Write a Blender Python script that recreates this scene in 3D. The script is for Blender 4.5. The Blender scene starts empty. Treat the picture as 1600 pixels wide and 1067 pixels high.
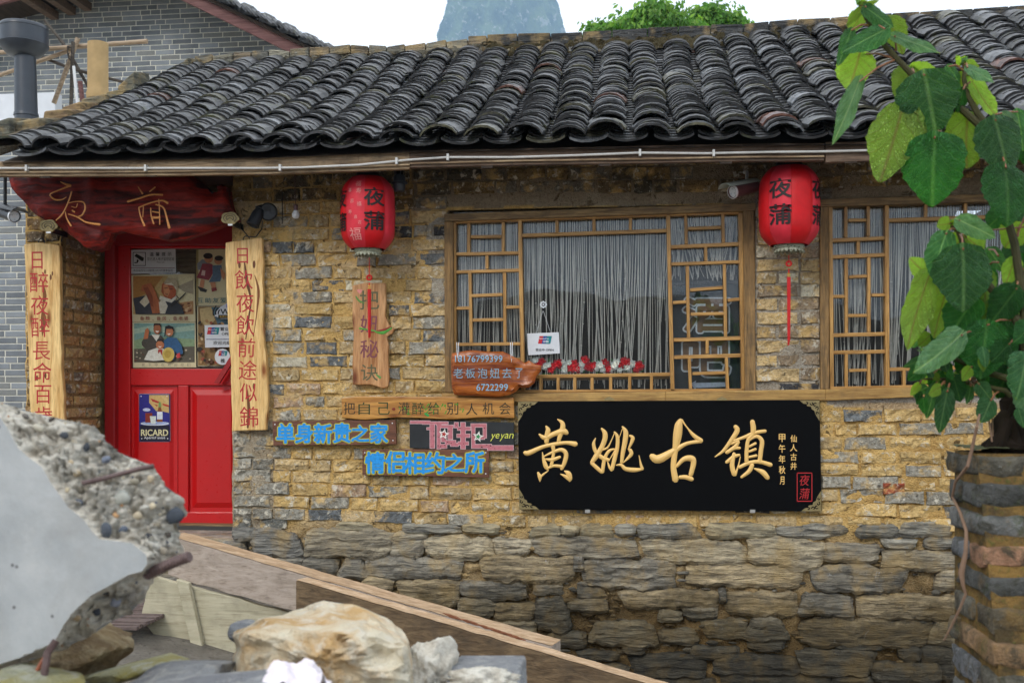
import bpy, math, random
import numpy as np
from mathutils import Vector, Matrix, Quaternion
R = math.radians
rnd = random.Random(7)
sc = bpy.context.scene
# ---------------------------------------------------------------- camera
F, XN, HOR, H, D = 1650.0, 998.0, 620.0, 1.7, 6.0
PSI = math.atan((XN-800)/F)
CAM = Vector((0, -D, H))
FW = Vector((-math.sin(PSI), math.cos(PSI), 0)); RT = Vector((math.cos(PSI), math.sin(PSI), 0)); UP = Vector((0, 0, 1))
cd = bpy.data.cameras.new('camera'); cam = bpy.data.objects.new('camera', cd); sc.collection.objects.link(cam)
cam.location = CAM; cam.rotation_euler = (R(90), 0, PSI)
cd.sensor_width = 36; cd.lens = 36*F/1600; cd.shift_y = (HOR-533.5)/1600
cd.clip_start = 0.05; cd.clip_end = 9000
cd.dof.use_dof = True; cd.dof.focus_distance = 6.0; cd.dof.aperture_fstop = 6.3
sc.camera = cam
# ---------------------------------------------------------------- world, sun, exposure
SUN_EL, SUN_AZ = 36, 200      # azimuth measured from +Y, clockwise seen from above
w = bpy.data.worlds.new('World'); sc.world = w; w.use_nodes = True
nt = w.node_tree; nt.nodes.clear()
wo = nt.nodes.new('ShaderNodeOutputWorld'); bg = nt.nodes.new('ShaderNodeBackground')
sky = nt.nodes.new('ShaderNodeTexSky'); sky.sky_type = 'NISHITA'; sky.sun_disc = False
sky.sun_elevation = R(SUN_EL); sky.sun_rotation = R(SUN_AZ)
mx = nt.nodes.new('ShaderNodeMix'); mx.data_type = 'RGBA'
mx.inputs[0].default_value = 0.86; mx.inputs[7].default_value = (13.0, 13.0, 13.0, 1)
nt.links.new(sky.outputs[0], mx.inputs[6]); nt.links.new(mx.outputs[2], bg.inputs[0])
bg.inputs[1].default_value = 0.12; nt.links.new(bg.outputs[0], wo.inputs[0])
sl = bpy.data.lights.new('sun', 'SUN'); sl.energy = 1.5; sl.angle = R(16); sl.color = (1, .96, .9)
so = bpy.data.objects.new('sun', sl); sc.collection.objects.link(so)
az, el = R(SUN_AZ), R(SUN_EL)
sdir = Vector((math.sin(az)*math.cos(el), math.cos(az)*math.cos(el), math.sin(el)))
so.rotation_euler = sdir.to_track_quat('Z', 'Y').to_euler(); so.location = (0, -3, 8)
sc.view_settings.view_transform = 'Standard'; sc.view_settings.look = 'None'
sc.view_settings.exposure = 0.62; sc.view_settings.gamma = 1
sc.cycles.use_denoising = True
sc.cycles.max_bounces = 7; sc.cycles.transparent_max_bounces = 16
# ---------------------------------------------------------------- helpers
def P(px, py, Y=0.0):
    d = FW*F + RT*(px-800) + UP*(HOR-py)
    return CAM + d*((Y+D)/d.y)
def S(px, Y=0.0):
    d = FW*F + RT*(px-800)
    return (Y+D)/d.y
WL = {}
def link(o, parent=None):
    sc.collection.objects.link(o)
    if parent is not None:
        o.parent = parent; o.matrix_parent_inverse = Matrix.Translation(-WL[parent.name])
def tag(o, label=None, cat=None, group=None, kind=None):
    if label: o['label'] = label
    if cat: o['category'] = cat
    if group: o['group'] = group
    if kind: o['kind'] = kind
    return o
def empty(name, loc, label, cat, group=None):
    o = bpy.data.objects.new(name, None); o.location = loc; o.empty_display_size = .1
    sc.collection.objects.link(o); WL[o.name] = Vector(loc); return tag(o, label, cat, group)
def tone_attr(me, cols):
    a = me.color_attributes.new('tone', 'FLOAT_COLOR', 'CORNER')
    if cols is None:
        arr = np.ones(len(me.loops)*4, dtype=np.float32)
    else:
        cols = np.asarray(cols, dtype=np.float32)
        if cols.shape[1] == 3: cols = np.hstack([cols, np.ones((len(cols), 1), np.float32)])
        tot = np.zeros(len(me.polygons), dtype=np.int32); me.polygons.foreach_get('loop_total', tot)
        arr = np.repeat(cols, tot, axis=0).ravel()
    a.data.foreach_set('color', arr)
class MB:
    def __init__(s): s.v = []; s.f = []; s.c = []; s.col = None
    def add(s, vs, fs, col=None):
        n = len(s.v); s.v.extend(tuple(p) for p in vs); s.f.extend(tuple(i+n for i in f) for f in fs)
        s.c.extend([col or s.col or (1, 1, 1)]*len(fs)); return s
    def box(s, a, b, col=None):
        (x0, y0, z0), (x1, y1, z1) = a, b
        vs = [(x0,y0,z0),(x1,y0,z0),(x1,y1,z0),(x0,y1,z0),(x0,y0,z1),(x1,y0,z1),(x1,y1,z1),(x0,y1,z1)]
        return s.add(vs, [(3,2,1,0),(4,5,6,7),(0,1,5,4),(1,2,6,5),(2,3,7,6),(3,0,4,7)], col)
    def prism(s, pts, dv, col=None):
        """pts = front outline (any plane), extruded by vector dv to the back"""
        n = len(pts); pts = [Vector(p) for p in pts]; dv = Vector(dv)
        vs = pts + [p+dv for p in pts]
        fs = [tuple(range(n)), tuple(reversed(range(n, 2*n)))]
        for i in range(n):
            j = (i+1) % n; fs.append((i, i+n, j+n, j))
        return s.add(vs, fs, col)
    def bar(s, a, b, w, dv, col=None):
        """flat bar between a and b (in XZ), width w, extruded by dv"""
        a, b = Vector(a), Vector(b); d = (b-a).normalized(); n = Vector((-d.z, 0, d.x))*w/2
        return s.prism([a-n, b-n, b+n, a+n], dv, col)
    def tube(s, pts, r, seg=8, cap=True, col=None):
        pts = [Vector(p) for p in pts]; n = len(pts)
        rr = r if isinstance(r, (list, tuple)) else [r]*n
        vs, fs = [], []
        t0 = (pts[1]-pts[0]).normalized(); u = t0.orthogonal().normalized()
        for i, p in enumerate(pts):
            t = (pts[min(i+1, n-1)]-pts[max(i-1, 0)]).normalized()
            u = (u - t*u.dot(t)).normalized(); v = t.cross(u)
            for k in range(seg):
                a = 2*math.pi*k/seg; vs.append(p + (u*math.cos(a)+v*math.sin(a))*rr[i])
        for i in range(n-1):
            for k in range(seg):
                k2 = (k+1) % seg; fs.append((i*seg+k, i*seg+k2, (i+1)*seg+k2, (i+1)*seg+k))
        if cap: fs.append(tuple(reversed(range(seg)))); fs.append(tuple(range((n-1)*seg, n*seg)))
        return s.add(vs, fs, col)
    def lathe(s, prof, org=(0,0,0), axis=(0,0,1), seg=20, rfun=None, col=None):
        """prof = [(r, h)...] along axis"""
        org = Vector(org); ax = Vector(axis).normalized()
        q = Vector((0,0,1)).rotation_difference(ax); vs, fs = [], []
        for (r, h) in prof:
            for k in range(seg):
                a = 2*math.pi*k/seg; rr = r*(rfun(a) if rfun else 1)
                vs.append(org + q @ Vector((rr*math.cos(a), rr*math.sin(a), h)))
        m = len(prof)
        for i in range(m-1):
            for k in range(seg):
                k2 = (k+1) % seg; fs.append((i*seg+k, i*seg+k2, (i+1)*seg+k2, (i+1)*seg+k))
        if prof[0][0] > 1e-4: fs.append(tuple(reversed(range(seg))))
        if prof[-1][0] > 1e-4: fs.append(tuple(range((m-1)*seg, m*seg)))
        return s.add(vs, fs, col)
    def obj(s, name, mat, parent=None, smooth=False, origin='c', bevel=0, kind=None, label=None):
        V = np.array([tuple(p) for p in s.v], dtype=np.float64); mn, mxx = V.min(0), V.max(0)
        o0 = (mn+mxx)/2
        if origin == 'b': o0[2] = mn[2]
        me = bpy.data.meshes.new(name); me.from_pydata((V-o0).tolist(), [], s.f); me.validate()
        if len(me.polygons) == len(s.c): tone_attr(me, s.c)
        else: tone_attr(me, None)
        me.materials.append(mat)
        if smooth:
            me.polygons.foreach_set('use_smooth', [True]*len(me.polygons))
            if smooth != 'all':
                try: me.set_sharp_from_angle(angle=R(40))
                except Exception: pass
        me.update()
        o = bpy.data.objects.new(name, me); o.location = o0; link(o, parent); WL[o.name] = Vector(o0)
        if bevel:
            m = o.modifiers.new('bevel', 'BEVEL'); m.width = bevel; m.segments = 2; m.limit_method = 'ANGLE'; m.angle_limit = R(35)
        if kind: o['kind'] = kind
        if label: o['label'] = label
        return o
def copy_mesh_obj(name, me, mat4, parent, color=None):
    o = bpy.data.objects.new(name, me); o.matrix_basis = mat4; link(o, parent)
    if color: o.color = (*color, 1)
    return o
# value noise in numpy
def vnoise(x, y, seed=0):
    xi, yi = np.floor(x).astype(np.int64), np.floor(y).astype(np.int64); xf, yf = x-xi, y-yi
    def h(a, b):
        n = (a*374761393 + b*668265263 + seed*1442695041) & 0xffffffff
        n = ((n ^ (n >> 13))*1274126177) & 0xffffffff
        return ((n ^ (n >> 16)) & 0xffff)/65535.0
    u, v = xf*xf*(3-2*xf), yf*yf*(3-2*yf)
    return (h(xi, yi)*(1-u)+h(xi+1, yi)*u)*(1-v) + (h(xi, yi+1)*(1-u)+h(xi+1, yi+1)*u)*v
def fbm(x, y, oct=4, seed=0):
    t, a, s = 0, .5, 0
    for i in range(oct):
        t = t + a*vnoise(x, y, seed+i*17); s += a; a *= .5; x = x*2.03+3.1; y = y*2.03+1.7
    return t/s
def fb(x, y, oct=3, seed=0): return float(fbm(np.array([x]), np.array([y]), oct, seed)[0])
def grid_mesh(name, X, Y, Z, cols, mat, parent=None, mask=None, kind=None, smooth=True):
    """X,Y,Z 2-D arrays of vertices; cols (n,m,3) per vertex; mask (n-1,m-1) of kept quads"""
    n, m = X.shape
    co = np.stack([X, Y, Z], -1).reshape(-1, 3)
    idx = np.arange(n*m).reshape(n, m)
    q = np.stack([idx[:-1, :-1], idx[:-1, 1:], idx[1:, 1:], idx[1:, :-1]], -1)
    if mask is not None: q = q[mask]
    q = q.reshape(-1, 4)
    used = np.unique(q); remap = -np.ones(n*m, dtype=np.int64); remap[used] = np.arange(len(used)); q = remap[q]; co = co[used]
    o0 = (co.min(0)+co.max(0))/2
    me = bpy.data.meshes.new(name); me.vertices.add(len(co)); me.vertices.foreach_set('co', (co-o0).astype(np.float32).ravel())
    me.loops.add(len(q)*4); me.loops.foreach_set('vertex_index', q.astype(np.int32).ravel())
    me.polygons.add(len(q)); me.polygons.foreach_set('loop_start', np.arange(0, len(q)*4, 4, dtype=np.int32))
    me.polygons.foreach_set('use_smooth', np.full(len(q), smooth)); me.update(calc_edges=True); me.validate()
    a = me.color_attributes.new('tone', 'FLOAT_COLOR', 'POINT')
    if cols is None: arr = np.ones((len(co), 4), np.float32)
    else:
        cc = np.asarray(cols).reshape(-1, 3)[used]; arr = np.hstack([cc, np.ones((len(cc), 1))]).astype(np.float32)
    a.data.foreach_set('color', arr.ravel())
    me.materials.append(mat)
    o = bpy.data.objects.new(name, me); o.location = o0; link(o, parent); WL[o.name] = Vector(o0)
    if kind: o['kind'] = kind
    return o
def lin(h):
    h = h.lstrip('#'); r = [int(h[i:i+2], 16)/255 for i in (0, 2, 4)]
    return tuple(((x+.055)/1.055)**2.4 if x > .04045 else x/12.92 for x in r)
# ---------------------------------------------------------------- materials
class NT:
    def __init__(s, name):
        s.m = bpy.data.materials.new(name); s.m.use_nodes = True; s.t = s.m.node_tree; s.t.nodes.clear()
        s.out = s.t.nodes.new('ShaderNodeOutputMaterial'); s.b = s.t.nodes.new('ShaderNodeBsdfPrincipled')
        s.t.links.new(s.b.outputs[0], s.out.inputs[0])
    def n(s, typ, **kw):
        x = s.t.nodes.new(typ)
        for k, v in kw.items(): setattr(x, k, v)
        return x
    def put(s, sock, v):
        if hasattr(v, 'is_output') or isinstance(v, bpy.types.NodeSocket): s.t.links.new(v, sock)
        elif isinstance(v, (tuple, list)) and len(v) == 3 and sock.type == 'RGBA': sock.default_value = (*v, 1)
        else: sock.default_value = v
    def pos(s): return s.n('ShaderNodeNewGeometry').outputs['Position']
    def obj(s): return s.n('ShaderNodeTexCoord').outputs['Object']
    def rand(s): return s.n('ShaderNodeObjectInfo').outputs['Random']
    def ocol(s): return s.n('ShaderNodeObjectInfo').outputs['Color']
    def attr(s, name='tone'): return s.n('ShaderNodeAttribute', attribute_name=name).outputs['Color']
    def map(s, v, scale=(1,1,1), loc=(0,0,0), rot=(0,0,0)):
        x = s.n('ShaderNodeMapping'); s.put(x.inputs[0], v); x.inputs[1].default_value = loc; x.inputs[2].default_value = rot; x.inputs[3].default_value = scale
        return x.outputs[0]
    def vadd(s, a, b, op='ADD'):
        x = s.n('ShaderNodeVectorMath', operation=op); s.put(x.inputs[0], a); s.put(x.inputs[1], b); return x.outputs[0]
    def noise(s, v, scale, detail=4, rough=.55, dist=0, out=0):
        x = s.n('ShaderNodeTexNoise'); s.put(x.inputs['Vector'], v); x.inputs['Scale'].default_value = scale
        x.inputs['Detail'].default_value = detail; x.inputs['Roughness'].default_value = rough; x.inputs['Distortion'].default_value = dist
        return x.outputs[out]
    def voro(s, v, scale, out='Distance', feature='F1'):
        x = s.n('ShaderNodeTexVoronoi', feature=feature); s.put(x.inputs['Vector'], v); x.inputs['Scale'].default_value = scale
        return x.outputs[out]
    def rng(s, v, a, b, c=0, d=1):
        x = s.n('ShaderNodeMapRange'); s.put(x.inputs[0], v)
        for i, q in enumerate((a, b, c, d)): x.inputs[i+1].default_value = q
        return x.outputs[0]
    def ramp(s, v, stops):
        x = s.n('ShaderNodeValToRGB'); s.put(x.inputs[0], v); e = x.color_ramp.elements
        while len(e) < len(stops): e.new(.5)
        for el_, (p, c) in zip(e, stops): el_.position = p; el_.color = (*c, 1)
        return x.outputs[0]
    def mix(s, a, b, f, mode='MIX'):
        x = s.n('ShaderNodeMix', data_type='RGBA', blend_type=mode); s.put(x.inputs[0], f); s.put(x.inputs[6], a); s.put(x.inputs[7], b)
        return x.outputs[2]
    def math(s, op, a, b=0.0):
        x = s.n('ShaderNodeMath', operation=op); s.put(x.inputs[0], a); s.put(x.inputs[1], b); return x.outputs[0]
    def sep(s, v):
        x = s.n('ShaderNodeSeparateXYZ'); s.put(x.inputs[0], v); return x.outputs
    def bump(s, h, strength=.5, dist=.01, prev=None):
        x = s.n('ShaderNodeBump'); x.inputs['Strength'].default_value = strength; x.inputs['Distance'].default_value = dist
        s.put(x.inputs['Height'], h)
        if prev is not None: s.put(x.inputs['Normal'], prev)
        return x.outputs[0]
    def fin(s, col=None, rough=.8, normal=None, spec=None, metal=None, **kw):
        if col is not None: s.put(s.b.inputs['Base Color'], col)
        s.put(s.b.inputs['Roughness'], rough)
        if normal is not None: s.put(s.b.inputs['Normal'], normal)
        if spec is not None: s.b.inputs['Specular IOR Level'].default_value = spec
        if metal is not None: s.b.inputs['Metallic'].default_value = metal
        for k, v in kw.items(): s.put(s.b.inputs[k.replace('_', ' ')], v)
        return s.m
M = {}
def simple(name, col, rough=.6, var=.15, scale=20, bump=.1, metal=0, spec=.5, **kw):
    t = NT(name); p = t.obj(); nz = t.noise(p, scale, 5)
    c = t.mix(tuple(x*(1-var) for x in col), tuple(min(1, x*(1+var)) for x in col), nz)
    return t.fin(c, rough, t.bump(nz, bump, .005), spec, metal, **kw)
def m_brick():
    t = NT('old_brick'); p = t.pos()
    base = t.mix(t.ocol(), t.attr(), 1.0, 'MULTIPLY')
    n1 = t.noise(p, 9, 6, .65); n2 = t.noise(p, 55, 5, .6); n3 = t.noise(p, 22, 6, .7, .4)
    c = t.mix(base, t.mix(base, (.5, .45, .38), 1.0, 'MULTIPLY'), t.rng(n2, .4, .75))
    c = t.mix(c, (.66, .43, .155), t.rng(n1, .50, .62, 0, .7))          # ochre mortar smear
    c = t.mix(c, (.68, .62, .50), t.rng(n3, .55, .62, 0, .8))          # lime bloom
    c = t.mix(c, (.035, .03, .022), t.rng(t.noise(p, 31, 6, .7), .60, .68, 0, .85))
    h = t.math('ADD', t.math('MULTIPLY', n3, 1.0), t.math('MULTIPLY', n2, .6))
    v = t.voro(p, 90)
    return t.fin(c, .92, t.bump(t.math('SUBTRACT', h, t.math('MULTIPLY', t.rng(v, 0, .35, 1, 0), .25)), 1.0, .02), .2)
def m_mortar():
    t = NT('ochre_mortar'); p = t.pos(); tn = t.attr()
    n1 = t.noise(p, 4, 6, .6); n2 = t.noise(p, 60, 6, .7); n3 = t.noise(p, 16, 6, .65, .6)
    c = t.mix(tn, t.mix(tn, (.62, .56, .5), 1.0, 'MULTIPLY'), t.rng(n2, .35, .7))
    c = t.mix(c, t.mix(tn, (1.28, 1.3, 1.35), 1.0, 'MULTIPLY'), t.rng(n1, .5, .7, 0, .8))
    c = t.mix(c, (.10, .065, .03), t.rng(n3, .585, .64, 0, .85))
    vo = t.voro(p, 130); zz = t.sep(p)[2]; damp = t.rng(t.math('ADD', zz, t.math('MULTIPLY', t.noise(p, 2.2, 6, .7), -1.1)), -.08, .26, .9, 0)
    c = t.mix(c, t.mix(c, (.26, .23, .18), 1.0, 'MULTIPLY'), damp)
    h = t.math('ADD', t.math('MULTIPLY', n3, 1.2), t.math('MULTIPLY', n2, .8))
    h = t.math('SUBTRACT', h, t.math('MULTIPLY', vo, .4))
    return t.fin(c, .95, t.bump(h, 1.0, .016), .15)
def m_stone():
    t = NT('layered_stone'); p = t.pos(); base = t.mix(t.ocol(), t.attr(), 1.0, 'MULTIPLY')
    pl = t.map(p, (1.0, 1.0, 7.0)); n1 = t.noise(pl, 6, 7, .68, .5); n2 = t.noise(p, 40, 6, .65); n3 = t.noise(p, 7, 5, .6)
    c = t.mix(t.mix(base, (.38, .38, .39), 1.0, 'MULTIPLY'), t.mix(base, (1.75, 1.68, 1.55), 1.0, 'MULTIPLY'), t.rng(n1, .35, .65))
    c = t.mix(c, (.46, .32, .14), t.rng(n3, .48, .66, 0, .7)); c = t.mix(c, (.05, .042, .03), t.rng(t.noise(p, 5, 6, .75, .5), .6, .7, 0, .7))
    c = t.mix(c, (.52, .50, .46), t.rng(t.noise(p, 13, 7, .75, .8), .63, .68, 0, .7))
    c = t.mix(c, (.02, .02, .018), t.rng(n2, .6, .72, 0, .6))
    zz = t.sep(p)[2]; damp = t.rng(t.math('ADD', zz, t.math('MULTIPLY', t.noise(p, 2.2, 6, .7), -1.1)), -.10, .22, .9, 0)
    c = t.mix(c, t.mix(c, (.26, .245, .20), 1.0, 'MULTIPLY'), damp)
    h = t.math('ADD', t.math('MULTIPLY', n1, 1.4), t.math('MULTIPLY', n2, .4))
    return t.fin(c, .8, t.bump(h, 1.0, .03), .3)
def m_tile():
    t = NT('clay_roof_tile'); p = t.pos(); base = t.mix(t.ocol(), t.attr(), 1.0, 'MULTIPLY')
    n1 = t.noise(p, 14, 6, .65); n2 = t.noise(p, 70, 5, .65); n3 = t.noise(p, 5, 5, .6)
    c = t.mix(t.mix(base, (.45, .45, .47), 1.0, 'MULTIPLY'), t.mix(base, (2.2, 2.2, 2.25), 1.0, 'MULTIPLY'), t.rng(n1, .4, .7))
    c = t.mix(c, (.055, .06, .02), t.rng(t.noise(p, 9, 6, .7), .56, .68, 0, .7))
    c = t.mix(c, (.22, .23, .22), t.rng(n2, .66, .74, 0, .6))
    ro = t.rng(n3, .3, .7, .28, .6)
    return t.fin(c, ro, t.bump(t.math('ADD', n1, t.math('MULTIPLY', n2, .6)), .55, .006), .5)
def m_wood(name, dark, light, axis='x', scale=1.0, rough=.55, knots=0, bump=.35, dirt=.0, cont=1.0):
    t = NT(name); p = t.vadd(t.obj(), t.math('MULTIPLY', t.rand(), 7.0))
    sx = {'x': (1.2, 14, 14), 'z': (14, 14, 1.2), 'y': (14, 1.2, 14)}[axis]
    g = t.noise(t.map(p, sx), 3.2*scale, 6, .6, 1.0); g2 = t.noise(t.map(p, tuple(a*3.5 for a in sx)), 4*scale, 4, .6)
    c = t.mix(dark, light, t.rng(g, .5-.16/cont, .5+.16/cont)); c = t.mix(c, t.mix(c, (.5, .45, .4), 1.0, 'MULTIPLY'), t.rng(g2, .52, .75, 0, .8))
    if knots:
        kp = t.map(p, tuple((1.6 if a == min(sx) else 4.5) for a in sx)); v = t.voro(kp, 2.3*knots)
        c = t.mix(t.mix(c, (.35, .16, .06), 1.0, 'MULTIPLY'), c, t.rng(v, .06, .26))
    if dirt: c = t.mix(c, (.06, .045, .03), t.rng(t.noise(p, 8, 6, .7), .5, .7, 0, dirt))
    return t.fin(c, rough, t.bump(t.math('ADD', g, t.math('MULTIPLY', g2, .5)), bump, .006), .4)
def m_print():
    t = NT('printed_ink'); c = t.attr(); n = t.noise(t.pos(), 60, 4)
    return t.fin(t.mix(c, t.mix(c, (.78, .76, .72), 1.0, 'MULTIPLY'), t.rng(n, .4, .7)), .55, None, .4)
def m_gloss(name, col, rough=.35, var=.12, coat=0):
    t = NT(name); p = t.obj(); n = t.noise(p, 8, 5); n2 = t.noise(p, 60, 4)
    c = t.mix(tuple(x*(1-var) for x in col), tuple(x*(1+var) for x in col), n)
    sc2 = t.rng(t.noise(p, 26, 7, .78, .6), .66, .70, 0, .35); c = t.mix(c, t.mix(c, (.45, .4, .4), 1.0, 'MULTIPLY'), sc2)
    return t.fin(c, t.rng(n2, .3, .7, rough*.8, rough*1.3), t.bump(t.noise(t.map(p, (30, 30, 2)), 3, 4), .12, .003), .5, None, Coat_Weight=float(coat))
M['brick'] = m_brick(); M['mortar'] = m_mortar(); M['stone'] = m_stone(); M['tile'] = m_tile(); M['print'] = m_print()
M['lattice'] = m_wood('varnished_pine', (.27, .13, .028), (.56, .31, .095), 'x', 1, .4, 0, .25)
M['lattice_v'] = m_wood('varnished_pine_upright', (.27, .13, .028), (.56, .31, .095), 'z', 1, .4, 0, .25)
M['frame_h'] = m_wood('weathered_frame', (.12, .07, .03), (.36, .23, .10), 'x', 1, .6, 0, .8, .5)
M['frame_v'] = m_wood('weathered_frame_upright', (.12, .068, .022), (.34, .195, .07), 'z', 1, .6, 0, .9, .5)
M['sill'] = m_wood('sill_wood', (.24, .125, .03), (.50, .30, .09), 'x', 1, .5, 0, .5, .35)
M['fascia'] = m_wood('eaves_board', (.16, .10, .055), (.40, .29, .175), 'x', 1, .8, 0, .7, .6)
M['fascia2'] = m_wood('dark_eaves_board', (.07, .042, .028), (.19, .125, .085), 'x', 1, .8, 0, .7, .5)
M['dark_timber'] = m_wood('dark_rafter', (.02, .014, .01), (.06, .04, .028), 'y', 1, .85)
M['couplet'] = m_wood('pale_cedar', (.54, .29, .085), (.86, .60, .26), 'z', .8, .38, 1.1, .2)
M['slab_wood'] = m_wood('orange_plank', (.30, .115, .02), (.60, .30, .07), 'x', .8, .35, 1.2, .3)
M['slab_wood_v'] = m_wood('orange_driftwood', (.32, .12, .03), (.62, .34, .15), 'z', .8, .45, 1.0, .5)
M['brown_board'] = m_wood('brown_painted_board', (.085, .03, .014), (.20, .075, .038), 'x', 1, .5, 0, .4)
M['root_red'] = m_wood('lacquered_root', (.03, .002, .0012), (.26, .014, .006), 'x', .45, .5, 0, 1.0, 0, 1.2); M['root_red'].node_tree.nodes['Principled BSDF'].inputs['Specular IOR Level'].default_value = .22
M['root_orange'] = m_wood('varnished_root_board', (.14, .022, .006), (.46, .13, .022), 'x', .6, .15, 1.0, .5)
M['bamboo'] = m_wood('weathered_bamboo', (.22, .15, .09), (.46, .35, .24), 'x', .6, .6)
M['dark_pole'] = m_wood('dark_pole', (.03, .024, .02), (.11, .09, .07), 'x', .8, .8)
M['red_beam'] = m_wood('maroon_bargeboard', (.09, .03, .03), (.21, .10, .09), 'x', .8, .7)
M['red_door'] = m_gloss('red_door_paint', (.53, .0035, .005), .33, .10, .2)
M['red_dark'] = m_gloss('dark_red_frame_paint', (.33, .004, .005), .4, .14)
M['gold'] = m_gloss('gold_paint', (.80, .50, .16), .38, .12)
M['board_black'] = m_gloss('black_lacquer', (.002, .002, .0025), .5, .2); M['board_black'].node_tree.nodes['Principled BSDF'].inputs['Specular IOR Level'].default_value = .08
M['brass'] = simple('tarnished_brass', (.24, .185, .08), .5, .5, 60, .5, .3)
M['black_plastic'] = simple('black_plastic', (.012, .013, .016), .42, .2)
M['flue'] = simple('dark_grey_flue', (.035, .042, .055), .38, .25, 12, .15)
M['clay'] = simple('ochre_clay_pipe', (.40, .27, .12), .8, .35, 9, .3)
M['white'] = simple('white_plastic', (.72, .73, .75), .4, .06)
M['grey_plastic'] = simple('pale_grey_housing', (.42, .45, .40), .4, .15)
M['maroon_metal'] = simple('maroon_metal', (.12, .05, .05), .35, .2)
M['conduit'] = simple('grey_conduit', (.55, .54, .52), .4, .25, 30, .1)
M['cement'] = simple('cement', (.30, .29, .27), .9, .3, 30, .6)
M['interior'] = simple('dim_interior', (.05, .048, .045), .9, .3, 4)
M['string'] = simple('cream_string', (.80, .74, .62), .8, .2, 40)
M['splinter_dark'] = simple('dark_brass_groove', (.07, .05, .025), .6, .3)
M['petal_red'] = simple('red_petal', (.55, .012, .02), .6, .3, 90, .3)
M['petal_white'] = simple('white_petal', (.85, .86, .76), .6, .15, 90, .3)
M['flower_leaf'] = simple('artificial_leaf', (.05, .24, .05), .5, .4, 60)
M['stem'] = simple('plant_stem', (.055, .05, .022), .75, .5, 40, .5, 0, .2)
M['petiole'] = simple('reddish_petiole', (.22, .09, .04), .5, .3, 40)
M['bark'] = simple('dark_bark', (.014, .010, .007), .95, .7, 25, 1.0, 0, .08)
M['vine'] = simple('dry_vine', (.17, .10, .06), .8, .4, 40, .5)
M['room_board'] = simple('blackboard', (.022, .032, .034), .5, .3, 5)
M['thread'] = simple('red_thread', (.60, .006, .008), .55, .2, 200, .8)
M['cloth'] = simple('pinkish_white_cloth', (.72, .66, .70), .9, .06, 10, .2)
def m_glass():
    t = NT('window_glass'); t.t.nodes.remove(t.b)
    tr = t.n('ShaderNodeBsdfTransparent'); tr.inputs[0].default_value = (.86, .88, .9, 1)
    gl = t.n('ShaderNodeBsdfGlossy'); gl.inputs['Roughness'].default_value = .015; gl.inputs[0].default_value = (.95, .97, 1, 1)
    t.put(gl.inputs['Normal'], t.bump(t.noise(t.pos(), 1.3, 2), .25, .02))
    fr = t.n('ShaderNodeFresnel'); fr.inputs[0].default_value = 1.5
    ms = t.n('ShaderNodeMixShader'); t.put(ms.inputs[0], t.math('MULTIPLY', fr.outputs[0], .8)); t.t.links.new(tr.outputs[0], ms.inputs[1]); t.t.links.new(gl.outputs[0], ms.inputs[2])
    t.t.links.new(ms.outputs[0], t.out.inputs[0]); return t.m
M['glass'] = m_glass()
def m_lantern():
    t = NT('red_lantern_silk'); p = t.obj(); a = t.attr()
    n = t.noise(t.map(p, (60, 60, 3)), 4, 4); n2 = t.noise(p, 14, 5)
    c = t.mix(a, t.mix(a, (.75, .6, .6), 1.0, 'MULTIPLY'), t.rng(n2, .4, .75))
    m = t.fin(c, .5, t.bump(n, .15, .003), .3)
    return m
M['lantern'] = m_lantern()
def m_lacework():
    t = NT('gilt_trim'); p = t.obj(); v = t.voro(p, 60)
    return t.fin(t.mix((.05, .05, .035), (.33, .33, .24), t.rng(v, .15, .3)), .5, t.bump(v, .6, .01), .5)
M['trim'] = m_lacework()
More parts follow.
